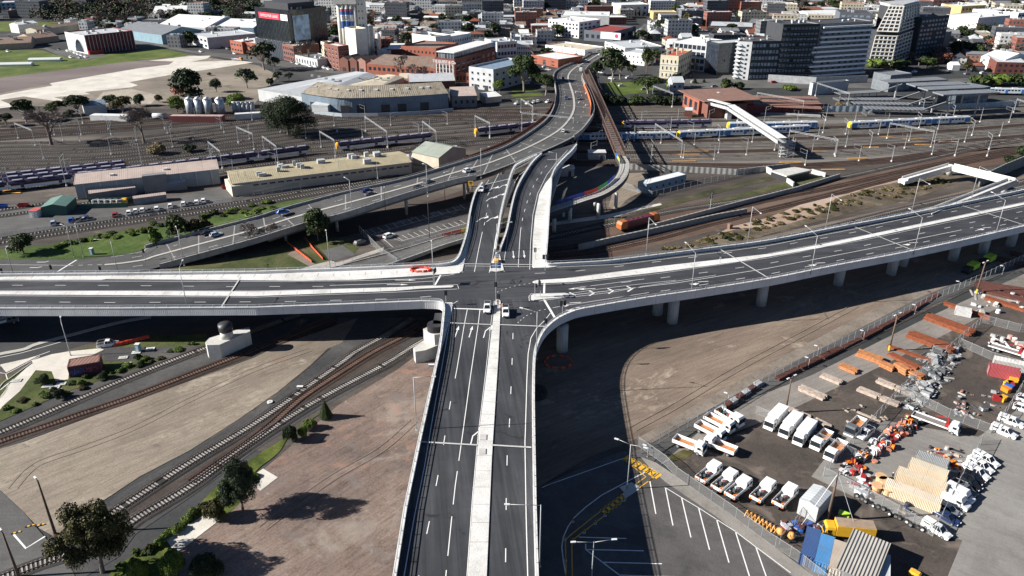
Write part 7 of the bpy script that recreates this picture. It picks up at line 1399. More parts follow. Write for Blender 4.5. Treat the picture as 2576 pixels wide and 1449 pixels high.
sr=[rm[k] for k in('grey','lgrey','white','tile','dark','rust','grey','lgrey','brown')]
r=random.Random(21); nsmall={'house':0,'shop':0,'factory':0,'apartment_block':0}; LABS={'house':'small roofed house in the inner suburb','shop':'flat roofed shop building in the inner suburb','factory':'low wide factory roof in the inner suburb','apartment_block':'mid rise apartment block in the inner suburb'}
RN={0:'grey iron',1:'pale iron',2:'white',3:'red tiled',4:'charcoal',5:'rusty',6:'grey',7:'pale grey',8:'brown'}; WN=['white','cream','red brick','grey','black','brick','pale grey']
TREESP=[]; FOREST=[]
def zone(p):
    x,y=PX(p); return ('left of black office' if x<650 else 'behind silo tower' if x<1100 else 'above bridge end' if x<1600 else 'behind cream hotel' if x<1950 else 'behind grid tower' if x<2330 else 'at the upper right')
def small(p,rot,bw,bd,kind):
    lo=p; d=Vector((math.cos(rot),math.sin(rot),0)); n=Vector((-d.y,d.x,0)); h={'house':r.uniform(4.2,7.5),'shop':r.uniform(6,10),'factory':r.uniform(5,8),'apartment_block':r.uniform(12,20)}[kind]
    wi=r.choice([0,0,0,1,1,2,3,3,4,4,5,6,6]); ri=r.randrange(9) if kind!='house' else r.choice([0,1,3,2,4,4,6,7,0,5]); wmat=sw[wi]; rmat=sr[ri]
    q=[d*u+n*v for u,v in((-bw/2,-bd/2),(bw/2,-bd/2),(bw/2,bd/2),(-bw/2,bd/2))]
    lab='%s %s, %s roof, %s'%(WN[wi],kind.replace('_',' '),RN[ri],zone(p))
    o=E({'house':'house','shop':'shop_building','factory':'factory','apartment_block':'apartment_block'}[kind],p,lab,{'house':'house','shop':'shop','factory':'factory','apartment_block':'apartment block'}[kind],{'house':'houses','shop':'shops','factory':'factories','apartment_block':'apartment blocks'}[kind]+' of the inner suburb')
    L3=lambda u,v,z:tuple(d*u+n*v+Vector((0,0,z)))
    mb=MB(); mb.prism(q,0,h,0,bottom=False); rf=MB(); a,b=bw/2,bd/2
    if kind=='house' or (kind=='factory' and r.random()<.6):
        rh=bd*r.uniform(.16,.3) if kind=='house' else bd*.1; hip=r.random()<.4; i=b*.9 if hip else -.2; e=.35; sl=math.hypot(b,rh)
        if not hip: mb.face([L3(-a,b,h),L3(-a,-b,h),L3(-a,0,h+rh)]); mb.face([L3(a,-b,h),L3(a,b,h),L3(a,0,h+rh)])
        rf.face([L3(-a-e,-b-e,h),L3(a+e,-b-e,h),L3(a-i,0,h+rh+.05),L3(-a+i,0,h+rh+.05)],0,[(0,0),(bw,0),(bw,sl),(0,sl)]); rf.face([L3(a+e,b+e,h),L3(-a-e,b+e,h),L3(-a+i,0,h+rh+.05),L3(a-i,0,h+rh+.05)],0,[(0,0),(bw,0),(bw,sl),(0,sl)])
        if hip: rf.face([L3(a+e,-b-e,h),L3(a+e,b+e,h),L3(a-i,0,h+rh+.05)]); rf.face([L3(-a-e,b+e,h),L3(-a-e,-b-e,h),L3(-a+i,0,h+rh+.05)])
        if r.random()<.5: cm=MB(); cm.box((d.x*a*.5,d.y*a*.5,h+rh*.7+.6),(.8,.8,1.8)); cm.build('chimney',wm['brick'],o)
    else:
        rf.prism([Vector(L3(u,v,0)) for u,v in((-a+.3,-b+.3),(a-.3,-b+.3),(a-.3,b-.3),(-a+.3,b-.3))],h+.003,h+.1)
        c4=[Vector(L3(u,v,h+.3)) for u,v in((-a+.15,-b+.15),(a-.15,-b+.15),(a-.15,b-.15),(-a+.15,b-.15))]
        for k in range(4): mb.bar(c4[k],c4[(k+1)%4],.3,.6)
        for k in range(r.randint(1,4) if p.y<900 else 1): cm=MB(); s=r.uniform(1.2,3.5); cm.box(L3(r.uniform(-.6,.6)*a,r.uniform(-.6,.6)*b,h+.8),(s,s*.7,1.5),rot); cm.build('roof_unit',m_plant,o)
    mb.build('wall',wmat,o); rf.build('roof',rmat,o); nsmall[kind]+=1
yy=470.0
far_mb=MB(); far_rf=[MB() for _ in range(5)]
while yy<1330:
    row=int(yy/46); rowd=r.uniform(12,17)*(1 if yy<900 else 1.2); xx=-yy*.76
    while xx<yy*.76:
        wd=r.choice([7,8,9,10,11,13,15,18,24,28]) if yy<850 else r.choice([9,11,13,16,20,26,32]); 
        px,py=PX((xx,yy,0)); rot=R(-9) if px<1100 else (R(4) if px<1900 else R(-14))
        p=Vector((xx+wd/2+rnd.uniform(-2,2),yy+(-.16 if px<1100 else .07 if px<1900 else -.2)*0+rnd.uniform(-2,2),0)); px,py=PX(p)
        ok=-40<px<2620 and not any(inpoly(px,py,e) for e in EXC) and clear(p,wd/2) and (px%310>16)
        forest=(100<px<680 and py<66)
        if ok and forest and r.random()<.86: FOREST.append(p); xx+=11; continue
        if ok:
            t=r.random()
            if t<.2: TREESP.append(p); xx+=9; continue
            kind='house' if wd<=12 else ('shop' if wd<=18 else ('factory' if r.random()<.6 else 'apartment_block'))
            if kind=='house' and px<700 and py>40: kind='shop'
            if kind=='apartment_block' and nsmall[kind]>=70: kind='factory'
            if nsmall[kind]<290: small(p,rot,wd*.94,rowd*.86,kind)
            elif py<75:
                hh=r.uniform(5,10); d_=Vector((math.cos(rot),math.sin(rot),0)); n__=Vector((-d_.y,d_.x,0)); a_,b_2=wd*.46,rowd*.42; q_=[p+d_*u+n__*v for u,v in((-a_,-b_2),(a_,-b_2),(a_,b_2),(-a_,b_2))]; k_=r.randrange(5); far_rf[k_].prism(q_,0,hh,k_ and 1 or 1,0,False)
            if r.random()<.3: TREESP.append(p+Vector((wd/2+2,rowd*.5,0)))
        xx+=wd+r.choice([.5,.5,1,3,8])
    yy+=rowd+(3 if int(yy/10)%3 else 11)
for mb_ in far_rf[1:]:
    off=len(far_rf[0].v); far_rf[0].v+=mb_.v; far_rf[0].f+=[tuple(i+off for i in f) for f in mb_.f]; far_rf[0].m+=[m_ if m_==0 else 1+far_rf.index(mb_)%4 for m_ in mb_.m]; far_rf[0].uv+=mb_.uv
if far_rf[0].v: struct('distant_rooftops',far_rf[0],[sw[0],rm['grey'],rm['white'],rm['dark'],rm['tile']],kind='stuff')
wd_=MB(); wb_=MB(); q_=random.Random(9); SPH=[(Vector((q_.gauss(0,1),q_.gauss(0,1),abs(q_.gauss(0,.8)))).normalized()) for _ in range(60)]
def clump(mb,p,w,h):
    for _ in range(85):
        d=q_.choice(SPH); k=q_.uniform(.55,1); c=p+Vector((d.x*w*k,d.y*w*k,h*.35+d.z*h*.65*k)); s=q_.uniform(.9,1.9); a=Vector((q_.gauss(0,1),q_.gauss(0,1),q_.gauss(0,.5))).normalized(); b=a.orthogonal().normalized(); mb.face([c-a*s*.6,c+b*s*.5,c+a*s*.6,c-b*s*.5])
for i in range(900):
    if i<560: x,y=q_.uniform(90,700),q_.triangular(-4,70,25)
    else: x,y=q_.uniform(-20,2600),q_.triangular(-6,36,0)
    p=P(x,y)
    if not clear(p,-4) or (x>700 and q_.random()<.25): continue
    clump(wb_ if q_.random()<.22 else wd_,p,q_.uniform(4,8),q_.uniform(9,17))
for nm,m_,mt in (('distant_wood',wd_,lf_dark),('distant_bare_wood',wb_,MLEAF('brown_wood',(.05,.035,.03),(.09,.065,.055),(.14,.1,.085)))): struct(nm,m_,mt,kind='stuff')
r.shuffle(TREESP); r.shuffle(FOREST)
for i,p in enumerate(sorted(TREESP[:340]+FOREST[:190],key=lambda q:q.y)):
    x,y=PX(p); fr=130<x<640 and y<70; k=r.choice(['round','gum','round','bare','round']) if not fr else r.choice(['round','gum','bare','bare','round','gum'])
    tree(k,0,0,0,0,r.choice(['dark','dark','dark','mid','olive','blue','dark'] + (['red'] if x>1700 else [])),label=(('bare tree' if k=='bare' else 'leafy tree')+', '+zone(p)),world=Vector((p.x,p.y,0)),h=r.uniform(9,15)*(1.2 if fr else 1),w=r.uniform(11,19)*(1.25 if fr else 1),where=zone(p),group='trees among the inner suburb streets')
print('small',nsmall,len(TREESP))

nc=0
for i in range(900):
    if nc>=90: break
    x,y=r.uniform(660,2560),r.uniform(70,230); p=P(x,y)
    if any(inpoly(x,y,e) for e in EXC[:1]) or not clear(p,-1) or any((c.location-p).length<9 for c,_ in THINGS if c.get('category') in('house','shop','factory','apartment block','car') and abs(c.location.y-p.y)<16): continue
    nc+=1; c=r.choice(['white','white','silver','grey','black','red']); vehicle('suv',x-4,y,x+4,y+r.choice([-.5,.3,1]),c,'%s car in the street %s'%(c,zone(p)),small=True,group='cars in the inner suburb streets')
print('street cars',nc)
# ================= storage and truck yard, lower right =================
U=lambda r_,x,y,c=3:(c*643.9+x/4.0, r_*362.3+y/4.0)
VL=vehicle
for k,x1,y1,x2,y2,l in [('tipper',1700,1117,1764,1142,'white tipper truck with orange tray standing in front of the puddle'),('tipper',1842,1146,1778,1121,'white tipper truck with rusty tray turned away beside the puddle'),('tipper',1752,1078,1818,1112,'white tray truck in the left truck cluster'),('tipper',1772,1056,1843,1092,'white truck with timber in its tray, left truck cluster'),('crew',1800,1040,1866,1078,'white truck with a dark covered tray at the back of the cluster'),
 ('box',1970,1042,1926,1088,'white box truck at the left end of the row of five'),('box',2008,1058,1962,1109,'second white box truck in the row of five'),('box',2042,1076,1998,1129,'third white box truck in the row of five'),('tipper',2086,1092,2040,1141,'white truck with a bright orange tray in the row of five'),('tipper',2122,1118,2075,1168,'white truck with an open timber tray at the right end of the row of five'),
 ('crew',1757,1222,1805,1182,'white service truck nearest the gate in the fence row'),('crew',1794,1246,1848,1200,'white service truck with a tall box, second in the fence row'),('crew',1826,1266,1884,1216,'white service truck with a box, middle of the fence row'),('crew',1893,1272,1940,1225,'white service truck with loaded tray, fourth in the fence row'),('crew',1948,1287,1996,1236,'white service truck with loaded tray beside the small pale shed'),
 ('flat',2296,1052,2405,1092,'white flatbed truck with a red crane behind the cable reels'),('flat',2500,880,2572,902,'white flatbed truck behind the stacked grey parts'),
 ('canopy',2447,1145,2510,1180,'white utility with canopy at the far end of the parked row'),('canopy',2432,1160,2496,1196,'second white utility with canopy in the parked row'),('canopy',2420,1177,2486,1212,'white utility with yellow striped canopy in the parked row')]: VL(k,x1,y1,x2,y2,'white',l)
for k,x1,y1,x2,y2,c,l in [('suv',2412,1192,2474,1225,'black','black four wheel drive next to the white utilities'),('suv',2408,1205,2466,1240,'black','second black car in the parked row'),('ute',2392,1220,2450,1252,'grey','dark grey utility in the parked row'),('van',2374,1232,2450,1272,'white','white van in the parked row'),('van',2362,1248,2438,1288,'white','white van with side racks in the parked row'),('sedan',2352,1270,2412,1302,'silver','silver sedan in the parked row'),('sedan',2348,1288,2412,1326,'navy','dark blue sedan in the parked row'),('canopy',2318,1316,2390,1360,'white','white utility with canopy at the near end of the parked row')]: VL(k,x1,y1,x2,y2,c,l)
VL('tipper',2168,1062,2128,1104,'grey','grey green canvas covered truck behind the row of five')
VL('ute',2190,1085,2160,1108,'white','white utility truck behind the last open truck')
VL('vac',2190,1356,2070,1344,'yellow','large yellow truck beside the blue containers')
for i,(x1,y1,x2,y2,k) in enumerate([(2490,1078,2556,1106,'canopy'),(2508,1054,2574,1078,'canopy'),(2556,1004,2608,1020,'suv'),(2546,1026,2602,1043,'suv')]): VL(k,x1,y1,x2,y2,'white','white car parked along the right edge of the yard',group=None)
VL('suv',965,602,992,592,'white','white car in the shade under the older bridge'); VL('suv',895,618,915,610,'grey','grey car in the shade under the older bridge')
# containers
def container(x,y,ang,L,c,label,h=2.6,roof=None,Wd=2.44):
    q=E('shipping_container',P(x,y),label,'shipping container',None,R(ang)); b=MB(); a,w_=L/2,Wd/2; b.prism([Vector((u,v,0)) for u,v in((-a,-w_),(a,-w_),(a,w_),(-a,w_))],.1,h); b.build('shell',MCOR('container_%.2f%.2f'%c[:2],c,.28,.5,dep=.8,rust=.08),q)
    b=MB()
    for u in(-a,a):
        for v in(-w_,w_): b=MB(); b.bar((u,v,0),(u,v,h+.03),.16); b.build('corner_post',m_plant if False else M('cpost_%.2f%.2f'%c[:2],mul(c,.8),.6),q)
    b=MB(); b.prism([Vector((u,v,0)) for u,v in((-a+.05,-w_+.05),(a-.05,-w_+.05),(a-.05,w_-.05),(-a+.05,w_-.05))],h+.003,h+.05); b.build('roof',MCOR('croof_%.2f%.2f'%(roof or c)[:2],roof or mul(c,1.1),.3,.6,dep=.6,rust=.1),q)
    b=MB(); b.box((-a-.03,0,h/2),(.05,Wd-.3,h-.3)); b.build('door',MCOR('cdoor_%.2f%.2f'%c[:2],mul(c,.9),.5,.5,dep=.6),q)
    for v in(-.5,.5): b=MB(); b.bar((-a-.08,v,.3),(-a-.08,v,h-.3),.06); b.build('lock_bar',m_steel,q)
    return q
container(2034,1390,62,7.5,(.05,.1,.24),'dark blue shipping container at the left end of the container row'); container(2068,1408,62,7.5,(.08,.25,.5),'bright blue shipping container beside the dark blue one'); container(2102,1424,62,7.5,(.5,.45,.38),'beige shipping container between blue container and ribbed shed',roof=(.5,.42,.34))
container(2520,948,-27,6.5,(.4,.08,.09),'red shipping container among the grey parts',h=2.7); container(2535,930,-27,7,(.45,.43,.4),'container with a white roof behind the red one',roof=(.75,.72,.68))
container(2330,1200,-38,7,(.62,.5,.36),'cream storage container, far one of three by the parked cars',roof=(.7,.6,.45)); container(2312,1228,-38,9,(.6,.48,.33),'cream storage container in the middle of three by the parked cars',roof=(.72,.6,.44)); container(2290,1262,-38,10,(.66,.54,.38),'cream storage container, near one of three by the parked cars',roof=(.76,.64,.5)); container(2338,1178,-38,6,(.3,.31,.3),'grey ribbed container behind the cream ones',roof=(.36,.37,.36))
container(2420,792,-30,4,(.6,.6,.58),'small white box beside the timber fence',h=2); 
B('pale metal shed between the service trucks and the waste heap',2003,1292,2050,1316,6,3.6,wall='lgrey',roof='lgrey',kind='gablef',pitch=.12,name='metal_shed',cat='shed')
B('grey ribbed roofed shelter at the bottom right',2100,1462,2185,1500,10,3.2,wall='grey',roof=MCOR('ribbed_shelter',(.33,.31,.28),.5,.7,dep=.8),kind='skillion',rh=.6,name='shelter',over=.4,cat='shed')
B('low pale blue roofed shelter beside the ribbed shelter',2190,1500,2230,1512,8,2.6,wall='grey',roof='lgrey',name='blue_shelter',kind='skillion',rh=.3,cat='shed')
# stacks of timber and steel
m_beam=M('rusty_beam',(.22,.06,.022),.8,var=.3,scale=1.2); m_beamd=M('dark_rusty_steel',(.11,.04,.028),.8,var=.4,scale=1.5); m_tim=M('orange_timber',(.44,.18,.07),.85,var=.35,scale=1.2); m_timp=M('weathered_timber',(.42,.34,.28),.9,var=.35,scale=1.5)
def stack(x1,y1,x2,y2,wd,n,layers,mat,label,name='timber_stack',cat='timber stack',gap=.0,group=None,sz=None):
    a,b=P(x1,y1),P(x2,y2); d=(b-a); L=d.length; q=E(name,(a+b)/2,label,cat,group,math.atan2(d.y,d.x)); r=random.Random(int(x1+y1)); pw=wd/n; ph=sz or pw*.85
    for x in(-L*.35,0,L*.35): m=MB(); m.box((x,0,.08),(.2,wd,.16)); m.build('bearer',m_timp,q)
    for j in range(layers):
        for i in range(n-(j%2)*(layers>2)):
            sh=r.uniform(-.25,.25); m=MB(); m.box((sh,-wd/2+pw*(i+.5+(j%2)*.5*(layers>2)),.16+ph*(j+.5)),(L*r.uniform(.93,1),pw*(.93-gap),ph*.93),r.uniform(-.006,.006)); m.build('beam' if 'steel' in name else 'log',mat,q)
S1='bundle of rust orange steel beams, '
for a in [(2283,845,2400,888,3.6,8,3,m_beam,S1+'broad bundle left of the fence corner'),(2328,800,2448,845,3.6,8,3,m_beam,S1+'broad bundle second from the path'),(2372,766,2492,806,1.8,4,2,m_beam,S1+'narrow bundle farther back'),(2232,872,2362,918,1.6,4,1,m_beam,S1+'low row beside the lamp pole'),(2475,752,2590,788,2.2,5,2,m_beam,S1+'long bundle near the right edge'),(2235,893,2312,932,2.0,5,2,m_beam,S1+'bundle behind the orange timber')]: stack(*a,name='steel_stack',cat='steel stack')
for a in [(2450,720,2600,742,5,10,2,m_beamd,'dark rusty steel pile at the upper right of the yard'),(2470,733,2600,765,3,7,2,m_beamd,'second dark rusty steel pile at the upper right'),(2492,650,2570,668,3,7,2,m_beamd,'dark rusty rails beside the lime machines'),(2540,640,2600,652,3,7,2,m_beamd,'dark rusty rails at the right edge')]: stack(*a,name='steel_stack',cat='steel stack')
for a in [(2155,892,2218,914,2.6,6,3,m_tim,'orange sleeper stack at the head of the row'),(2212,918,2246,934,2.0,5,3,m_tim,'orange sleeper stack, first short block'),(2250,925,2283,944,2.2,5,4,m_tim,'orange sleeper stack, second short block'),(2285,940,2322,958,2.2,5,3,m_tim,'orange sleeper stack against the fence'),(2112,922,2155,940,2.4,6,2,m_tim,'orange sleeper stack standing alone'),
 (2065,947,2115,967,2.0,5,2,m_timp,'pale timber stack beyond the lone orange stack'),(2010,978,2075,1006,2.4,6,2,m_timp,'long pale timber stack nearest the path'),(2204,960,2248,978,2.0,5,2,m_timp,'pale timber stack, left of a pair'),(2250,979,2293,996,2.0,5,2,m_timp,'pale timber stack, right of a pair'),(2158,982,2210,1003,1.8,4,2,m_timp,'narrow pale timber stack, left piece'),(2212,1005,2260,1023,1.8,4,2,m_timp,'narrow pale timber stack, right piece'),(1972,1026,2037,1053,1.6,4,1,m_timp,'pale planks behind the box trucks'),(2048,1057,2088,1077,1.6,4,1,m_timp,'pale planks behind the orange tray truck'),(2152,1037,2212,1062,.6,2,1,m_timp,'single long pale beam near the fence')]: stack(*a,group=None)
r=random.Random(8)
for i in range(14): x,y=2120+r.uniform(0,110),1010+r.uniform(0,80); stack(x,y,x+r.uniform(6,22),y+r.uniform(3,9),.4,2,1,m_timp,'loose plank lying on the dark yard ground',name='loose_plank',cat='plank',group='loose planks in the yard')
pth=resample(cr(W([(1950,958),(2060,905),(2170,850),(2290,785),(2375,728)])),9)
for i,(a,b) in enumerate(zip(pth,pth[1:])): pa,pb=PX(a.lerp(b,.04)),PX(a.lerp(b,.96)); stack(pa[0],pa[1],pb[0],pb[1],r.uniform(1.0,1.8),4,r.choice([1,2,2]),m_beamd,'dark rusty rail bundle lying along the fence',name='steel_stack',cat='steel stack',group='rail bundles along the fence',sz=.3)
for i in range(7): x,y=U(2,2440-i*60,1000+i*42,2); stack(x,y,x+14,y-8,1.4,4,3,m_beamd if i%2 else m_plant,'pipe rack beside the fence near the truck cluster',name='pipe_rack',cat='rack',group='pipe racks beside the fence',sz=.3)
# fences
m_fence=M('fence_steel',(.4,.41,.41),.5,metal=.3)
m_mesh=bpy.data.materials.new('chain_link'); m_mesh.use_nodes=True; n_=m_mesh.node_tree; b_=n_.nodes['Principled BSDF']; b_.inputs['Base Color'].default_value=(.35,.36,.36,1); b_.inputs['Roughness'].default_value=.5; b_.inputs['Alpha'].default_value=.22
def fence(px,h,label,step=3.0,barb=True,z=0,mat=None):
    L=[p for p in W(px,z)]; o=E('chain_link_fence',L[0],label,'fence'); L=[p-o.location for p in L]
    mb=MB(); mb.path(L,.07,.07,h); mb.path(L,.05,.05,.1); mb.build('rail',mat or m_fence,o); mb=MB()
    for a,b in zip(L,L[1:]): mb.face([a,b,b+Vector((0,0,h)),a+Vector((0,0,h))])
    mb.build('mesh',m_mesh,o)
    for p in resample(L,step)[:99]: mb=MB(); mb.bar(p,p+Vector((0,0,h+.3)),.1); mb.build('post',mat or m_fence,o)
fence([(1612,1142),(1690,1095),(1800,1042)],2.4,'chain link fence beside the truck cluster'); fence([(1800,1042),(1950,950),(2170,845),(2330,765),(2480,700),(2575,655)],2.4,'long chain link fence between the asphalt path and the rail bundles')
fence([(1604,1122),(1672,1170),(1700,1200),(1830,1290),(1935,1368),(2000,1410),(2110,1500)],2.4,'chain link fence along the car park edge'); fence([(2070,1198),(2130,1135),(2262,990),(2420,855),(2470,812)],2.4,'chain link fence running diagonally through the yard')
fence([(2070,1200),(2150,1240),(2260,1300),(2345,1350)],2.4,'chain link fence below the cream containers'); fence([(2262,990),(2380,1050),(2490,1092),(2530,1040),(2570,975)],2.4,'chain link fence around the grey parts'); fence([(2345,1350),(2400,1240),(2470,1110)],2.4,'chain link fence behind the parked row'); fence([(2470,812),(2560,835),(2600,840)],2.4,'chain link fence at the right edge of the yard'); fence([(2412,870),(2490,905),(2560,925)],2.2,'chain link fence across the grey parts')
fence([(1900,1040),(1960,1065),(2060,1110),(2150,1150)],2.0,'light fence behind the row of five trucks'); fence([(1960,1370),(1995,1330),(2020,1290)],2.2,'fence beside the waste heap')
fence([(0,600),(120,582),(250,560),(400,540),(520,520),(640,500),(760,478)],1.8,'wire fence along the parked cars',4); fence([(1560,470),(1640,496),(1740,470),(1850,445),(1920,430)],2.4,'fence around the relay building',4); fence([(1545,560),(1640,525),(1560,548)],2,'short fence below the curved ramp',4)
fence([(640,496),(800,462),(950,432),(1040,425)],2.4,'fence in front of the long cream depot',4); fence([(905,583),(930,610),(960,640),(1000,665)],2.2,'metal fence at the left side of the car park',2.5)
fence([(500,640),(600,620)],1,'low rail below the older bridge',3)
for px,l in (([(722,612),(745,632),(784,662)],'orange safety mesh left of the gravel track'),([(768,602),(782,622),(812,655)],'orange safety mesh right of the gravel track')):
    o=E('safety_mesh',P(*px[0]),l,'barrier'); L=[p-o.location for p in W(px)]; mb=MB(); mb.path(L,.06,.5,.3); mb.path(L,.06,.12,.95); mb.build('mesh',M('orange_mesh2',(.65,.1,.04),.7),o)
    for p in resample(L,2): mb=MB(); mb.bar(p,p+Vector((0,0,1.1)),.1); mb.build('post',m_wood,o)
# heaps of reels and parts
def reel(x,y,R_,wd,c1,c2,label,lying=False,group='cable reels heaped behind the row of trucks',name='cable_reel'):
    q=E(name,P(x,y),label,'cable reel',group,r.uniform(0,3.1)); ax=Vector((0,0,1)) if lying else Vector((0,1,0)); c=Vector((0,0,wd/2 if lying else R_)); 
    for s in(-1,1): m=MB(); m.tube(c+ax*s*wd/2,c+ax*(s*wd/2+s*.07),R_,R_,12); m.build('flange',c1,q)
    m=MB(); m.tube(c-ax*wd/2,c+ax*wd/2,R_*.72,R_*.72,12); m.build('drum',c2,q)
rc_=[PAINT['orange'],m_white,m_bumper,PAINT['red'],m_steel,m_timp,M('salmon_paint',(.5,.22,.15),.6)]
for i in range(120):
    t=r.random(); x=2122+t*165+r.uniform(-12,26); y=1180-t*128+r.uniform(-4,26); reel(x,y,r.uniform(.45,.8),r.uniform(.4,.8),rc_[r.choice([0,1,2,2,3,6,1,4])],rc_[r.choice([1,2,2,0,6])],'cable reel in the heap behind the trucks',r.random()<.4)
for x,y in((2203,1236),(2222,1222),(2230,1243),(2212,1212)): reel(x,y,1.15,1.5,M('ply_drum',(.62,.37,.2),.8,var=.15),M('ply_drum',(.62,.37,.2)),'large plywood drum in front of the cream containers',True,'large plywood drums','wooden_drum')
def clutter(n,x0,y0,x1,y1,label,cols,smax,group,name,cat,skew=0,long_=.3):
    for i in range(n):
        u,v=r.random(),r.random(); x=x0+(x1-x0)*u; y=y0+(y1-y0)*v+skew*(u-.5); s=r.uniform(.35,smax); q=E(name,P(x,y),label,cat,group,r.uniform(0,3.1)); k=r.random()
        m=MB()
        if k<long_: 
            for j in range(3): m.bar((-s*1.6,j*.22-.22,.15+.1*(j%2)),(s*1.6,j*.22-.2,.15+.1*(j%2)),.16)
            m.build('pipe',r.choice(cols),q)
        elif k<.6: m.tube((0,0,0),(0,0,s*.8),s*.5,s*.42,10); m.build('body',r.choice(cols),q); m=MB(); m.tube((0,0,s*.8),(0,0,s*.9),s*.5,s*.4,10); m.build('lid',r.choice(cols),q)
        else: m.box((0,0,s*.4),(s*1.5,s,s*.8)); m.build('body',r.choice(cols),q); m=MB(); m.box((0,0,s*.85),(s*1.2,s*.8,s*.12)); m.build('lid',r.choice(cols),q); m=MB(); m.bar((-s*.8,0,s*.3),(-s*1.3,0,s*.9),.1); m.build('handle',m_steel,q)
G_=[M('scrap_mid',(.2,.21,.21),.6,var=.3),m_plant,M('scrap_grey',(.28,.29,.29),.6,var=.3),M('scrap_pale',(.42,.4,.37),.6),M('scrap_dark',(.07,.07,.075),.7),M('scrap_dark2',(.12,.12,.12),.7)]
for i in range(9): u=i/8; clutter(22,2265+u*75,985-u*120,2330+u*80,1035-u*120,'grey steel part in the parts yard',G_,1.5,'grey steel parts in the fenced yard','steel_part','steel part',18,.5)
clutter(36,2400,985,2500,1060,'grey part in the right yard corner',G_+[M('scrap_rust',(.3,.12,.08),.8)],1.1,'parts in the right parts yard','steel_part','steel part'); clutter(30,2110,1190,2190,1240,'white bag or box beside the reels',[m_white,m_steel,PAINT['red'],m_plant],1.2,'bags and boxes beside the reels','storage_box','box',34,.1)
clutter(38,2330,1130,2420,1185,'crate of fittings beside the parked utilities',[m_steel,PAINT['red'],PAINT['orange'],m_timp,m_plant,m_bumper],1.0,'crates of fittings beside the utilities','fitting_crate','crate',10,.2)
clutter(26,2262,1195,2300,1290,'tray of parts at the left end of the cream containers',[m_plant,m_timp,m_bumper,PAINT['navy']],1.0,'parts beside the cream containers','parts_tray','crate',-20,.1)
clutter(36,1965,1320,2075,1350,'scrap item in the waste heap behind the blue containers',[m_bumper,m_plant,PAINT['red'],PAINT['blue'],m_steel,m_beamd],1.2,'scrap in the waste heap','scrap_item','scrap',10,.3)
clutter(10,2110,1305,2140,1330,'bin or sack beside the leaning timber pole',[m_white,PAINT['red'],m_plant],1.2,'bins by the timber pole','waste_bin','bin'); clutter(22,2430,730,2570,800,'white steel item between the rusty stacks',[m_white,m_plant,G_[3]],1.6,'items between the rusty stacks','steel_part','steel part',20)
clutter(26,2480,850,2570,880,'pale block or duct by the right flatbed',[m_white,G_[3],m_plant,M('pink_block',(.5,.3,.26),.8)],1.4,'pale blocks by the right flatbed','concrete_block','block',20); clutter(12,2200,1440,2300,1500,'engine part near the ribbed shelter',[m_bumper,ypaint,m_plant],1.2,'parts near the ribbed shelter','engine_part','machine part')
def wheelie(x,y,c,label):
    q=E('plastic_crate',P(x,y),label,'bin',None,r.uniform(0,3)); m=MB(); m.prism([Vector((u,v,0)) for u,v in((-.9,-.6),(.9,-.6),(.9,.6),(-.9,.6))],0,1.1); m.build('body',c,q); m=MB(); m.box((0,0,1.16),(1.95,1.3,.12)); m.build('lid',c,q)
for x,y,c,n in[(2506,1007,'red','red'),(2520,1008,'yellow','yellow'),(2532,970,'yellow','yellow'),(2535,978,'blue','blue'),(2528,985,'orange','orange'),(2547,962,'yellow','yellow'),(2540,972,'red','red'),(2120,1300+3,'lime','green')]: wheelie(x,y,PAINT[c],n+' plastic bin '+('by the leaning pole' if x<2200 else 'at the right edge of the parts yard'))
for i in range(13): # tyres along the fence
    x=2150+i*14+r.uniform(-3,3); y=1252+i*7.2+r.uniform(-3,3); q=E('truck_tyre',P(x,y),'black truck tyre leaning along the fence below the containers','tyre','truck tyres along the fence',R(-30)+r.uniform(-.4,.4)); s=r.uniform(.4,.58); m=MB(); m.tube((0,-.16,s),(0,.16,s),s,s,16); m.build('tyre',m_tyre,q,True); m=MB(); m.tube((0,-.18,s),(0,.18,s),s*.5,s*.5,10); m.build('rim',m_rim if i%3 else m_white,q)
m_tres=M('trestle_orange',(.7,.36,.1),.6,var=.15)
for i in range(9):
    x,y=1878+i*9.5,1297+i*5.6; q=E('orange_trestle',P(x,y),'orange steel trestle standing along the car park fence','trestle','orange trestles along the fence',r.uniform(-.5,.5)); m=MB(); m.bar((-.6,0,0),(0,0,1.3),.2); m.bar((.6,0,0),(0,0,1.3),.2); m.build('frame',m_tres,q); m=MB(); m.bar((0,-.7,0),(0,0,1.3),.2); m.build('brace',m_tres,q)
for x,y in((1962,1352),(1990,1362)): q=E('concrete_mixer',P(x,y),'orange concrete mixer drum behind the fence','mixer','concrete mixers behind the fence'); m=MB(); m.tube((0,0,.5),(0,.3,1.0),.35,.8,12); m.tube((0,.3,1.0),(0,.6,1.7),.8,.4,12); m.build('drum',m_tres,q,True); m=MB(); m.box((0,0,.3),(1.2,1.2,.2)); m.build('frame',m_bumper,q)
for x1,y1,x2,y2 in((2428,688,2450,676),(2468,668,2492,656)):
    a,b=P(x1,y1),P(x2,y2); q=E('rail_machine',(a+b)/2,'lime green and black rail machine parked by the fence','machine',None,math.atan2((b-a).y,(b-a).x)); m=MB(); m.box((1.5,0,1.6),(4,2.4,1.7)); m.build('engine_cover',PAINT['lime'],q); m=MB(); m.box((-2.2,0,1.2),(3,2,1.6)); m.build('rear_unit',m_bumper,q); m=MB(); m.box((0,0,.5),(8,2.2,.5)); m.build('chassis',m_bog,q)
    for xx in(-3,3):
        for s in(-1,1): m=MB(); m.tube((xx,s*1,.45),(xx,s*1.2,.45),.45,.45,12); m.build('wheel',m_tyre,q)
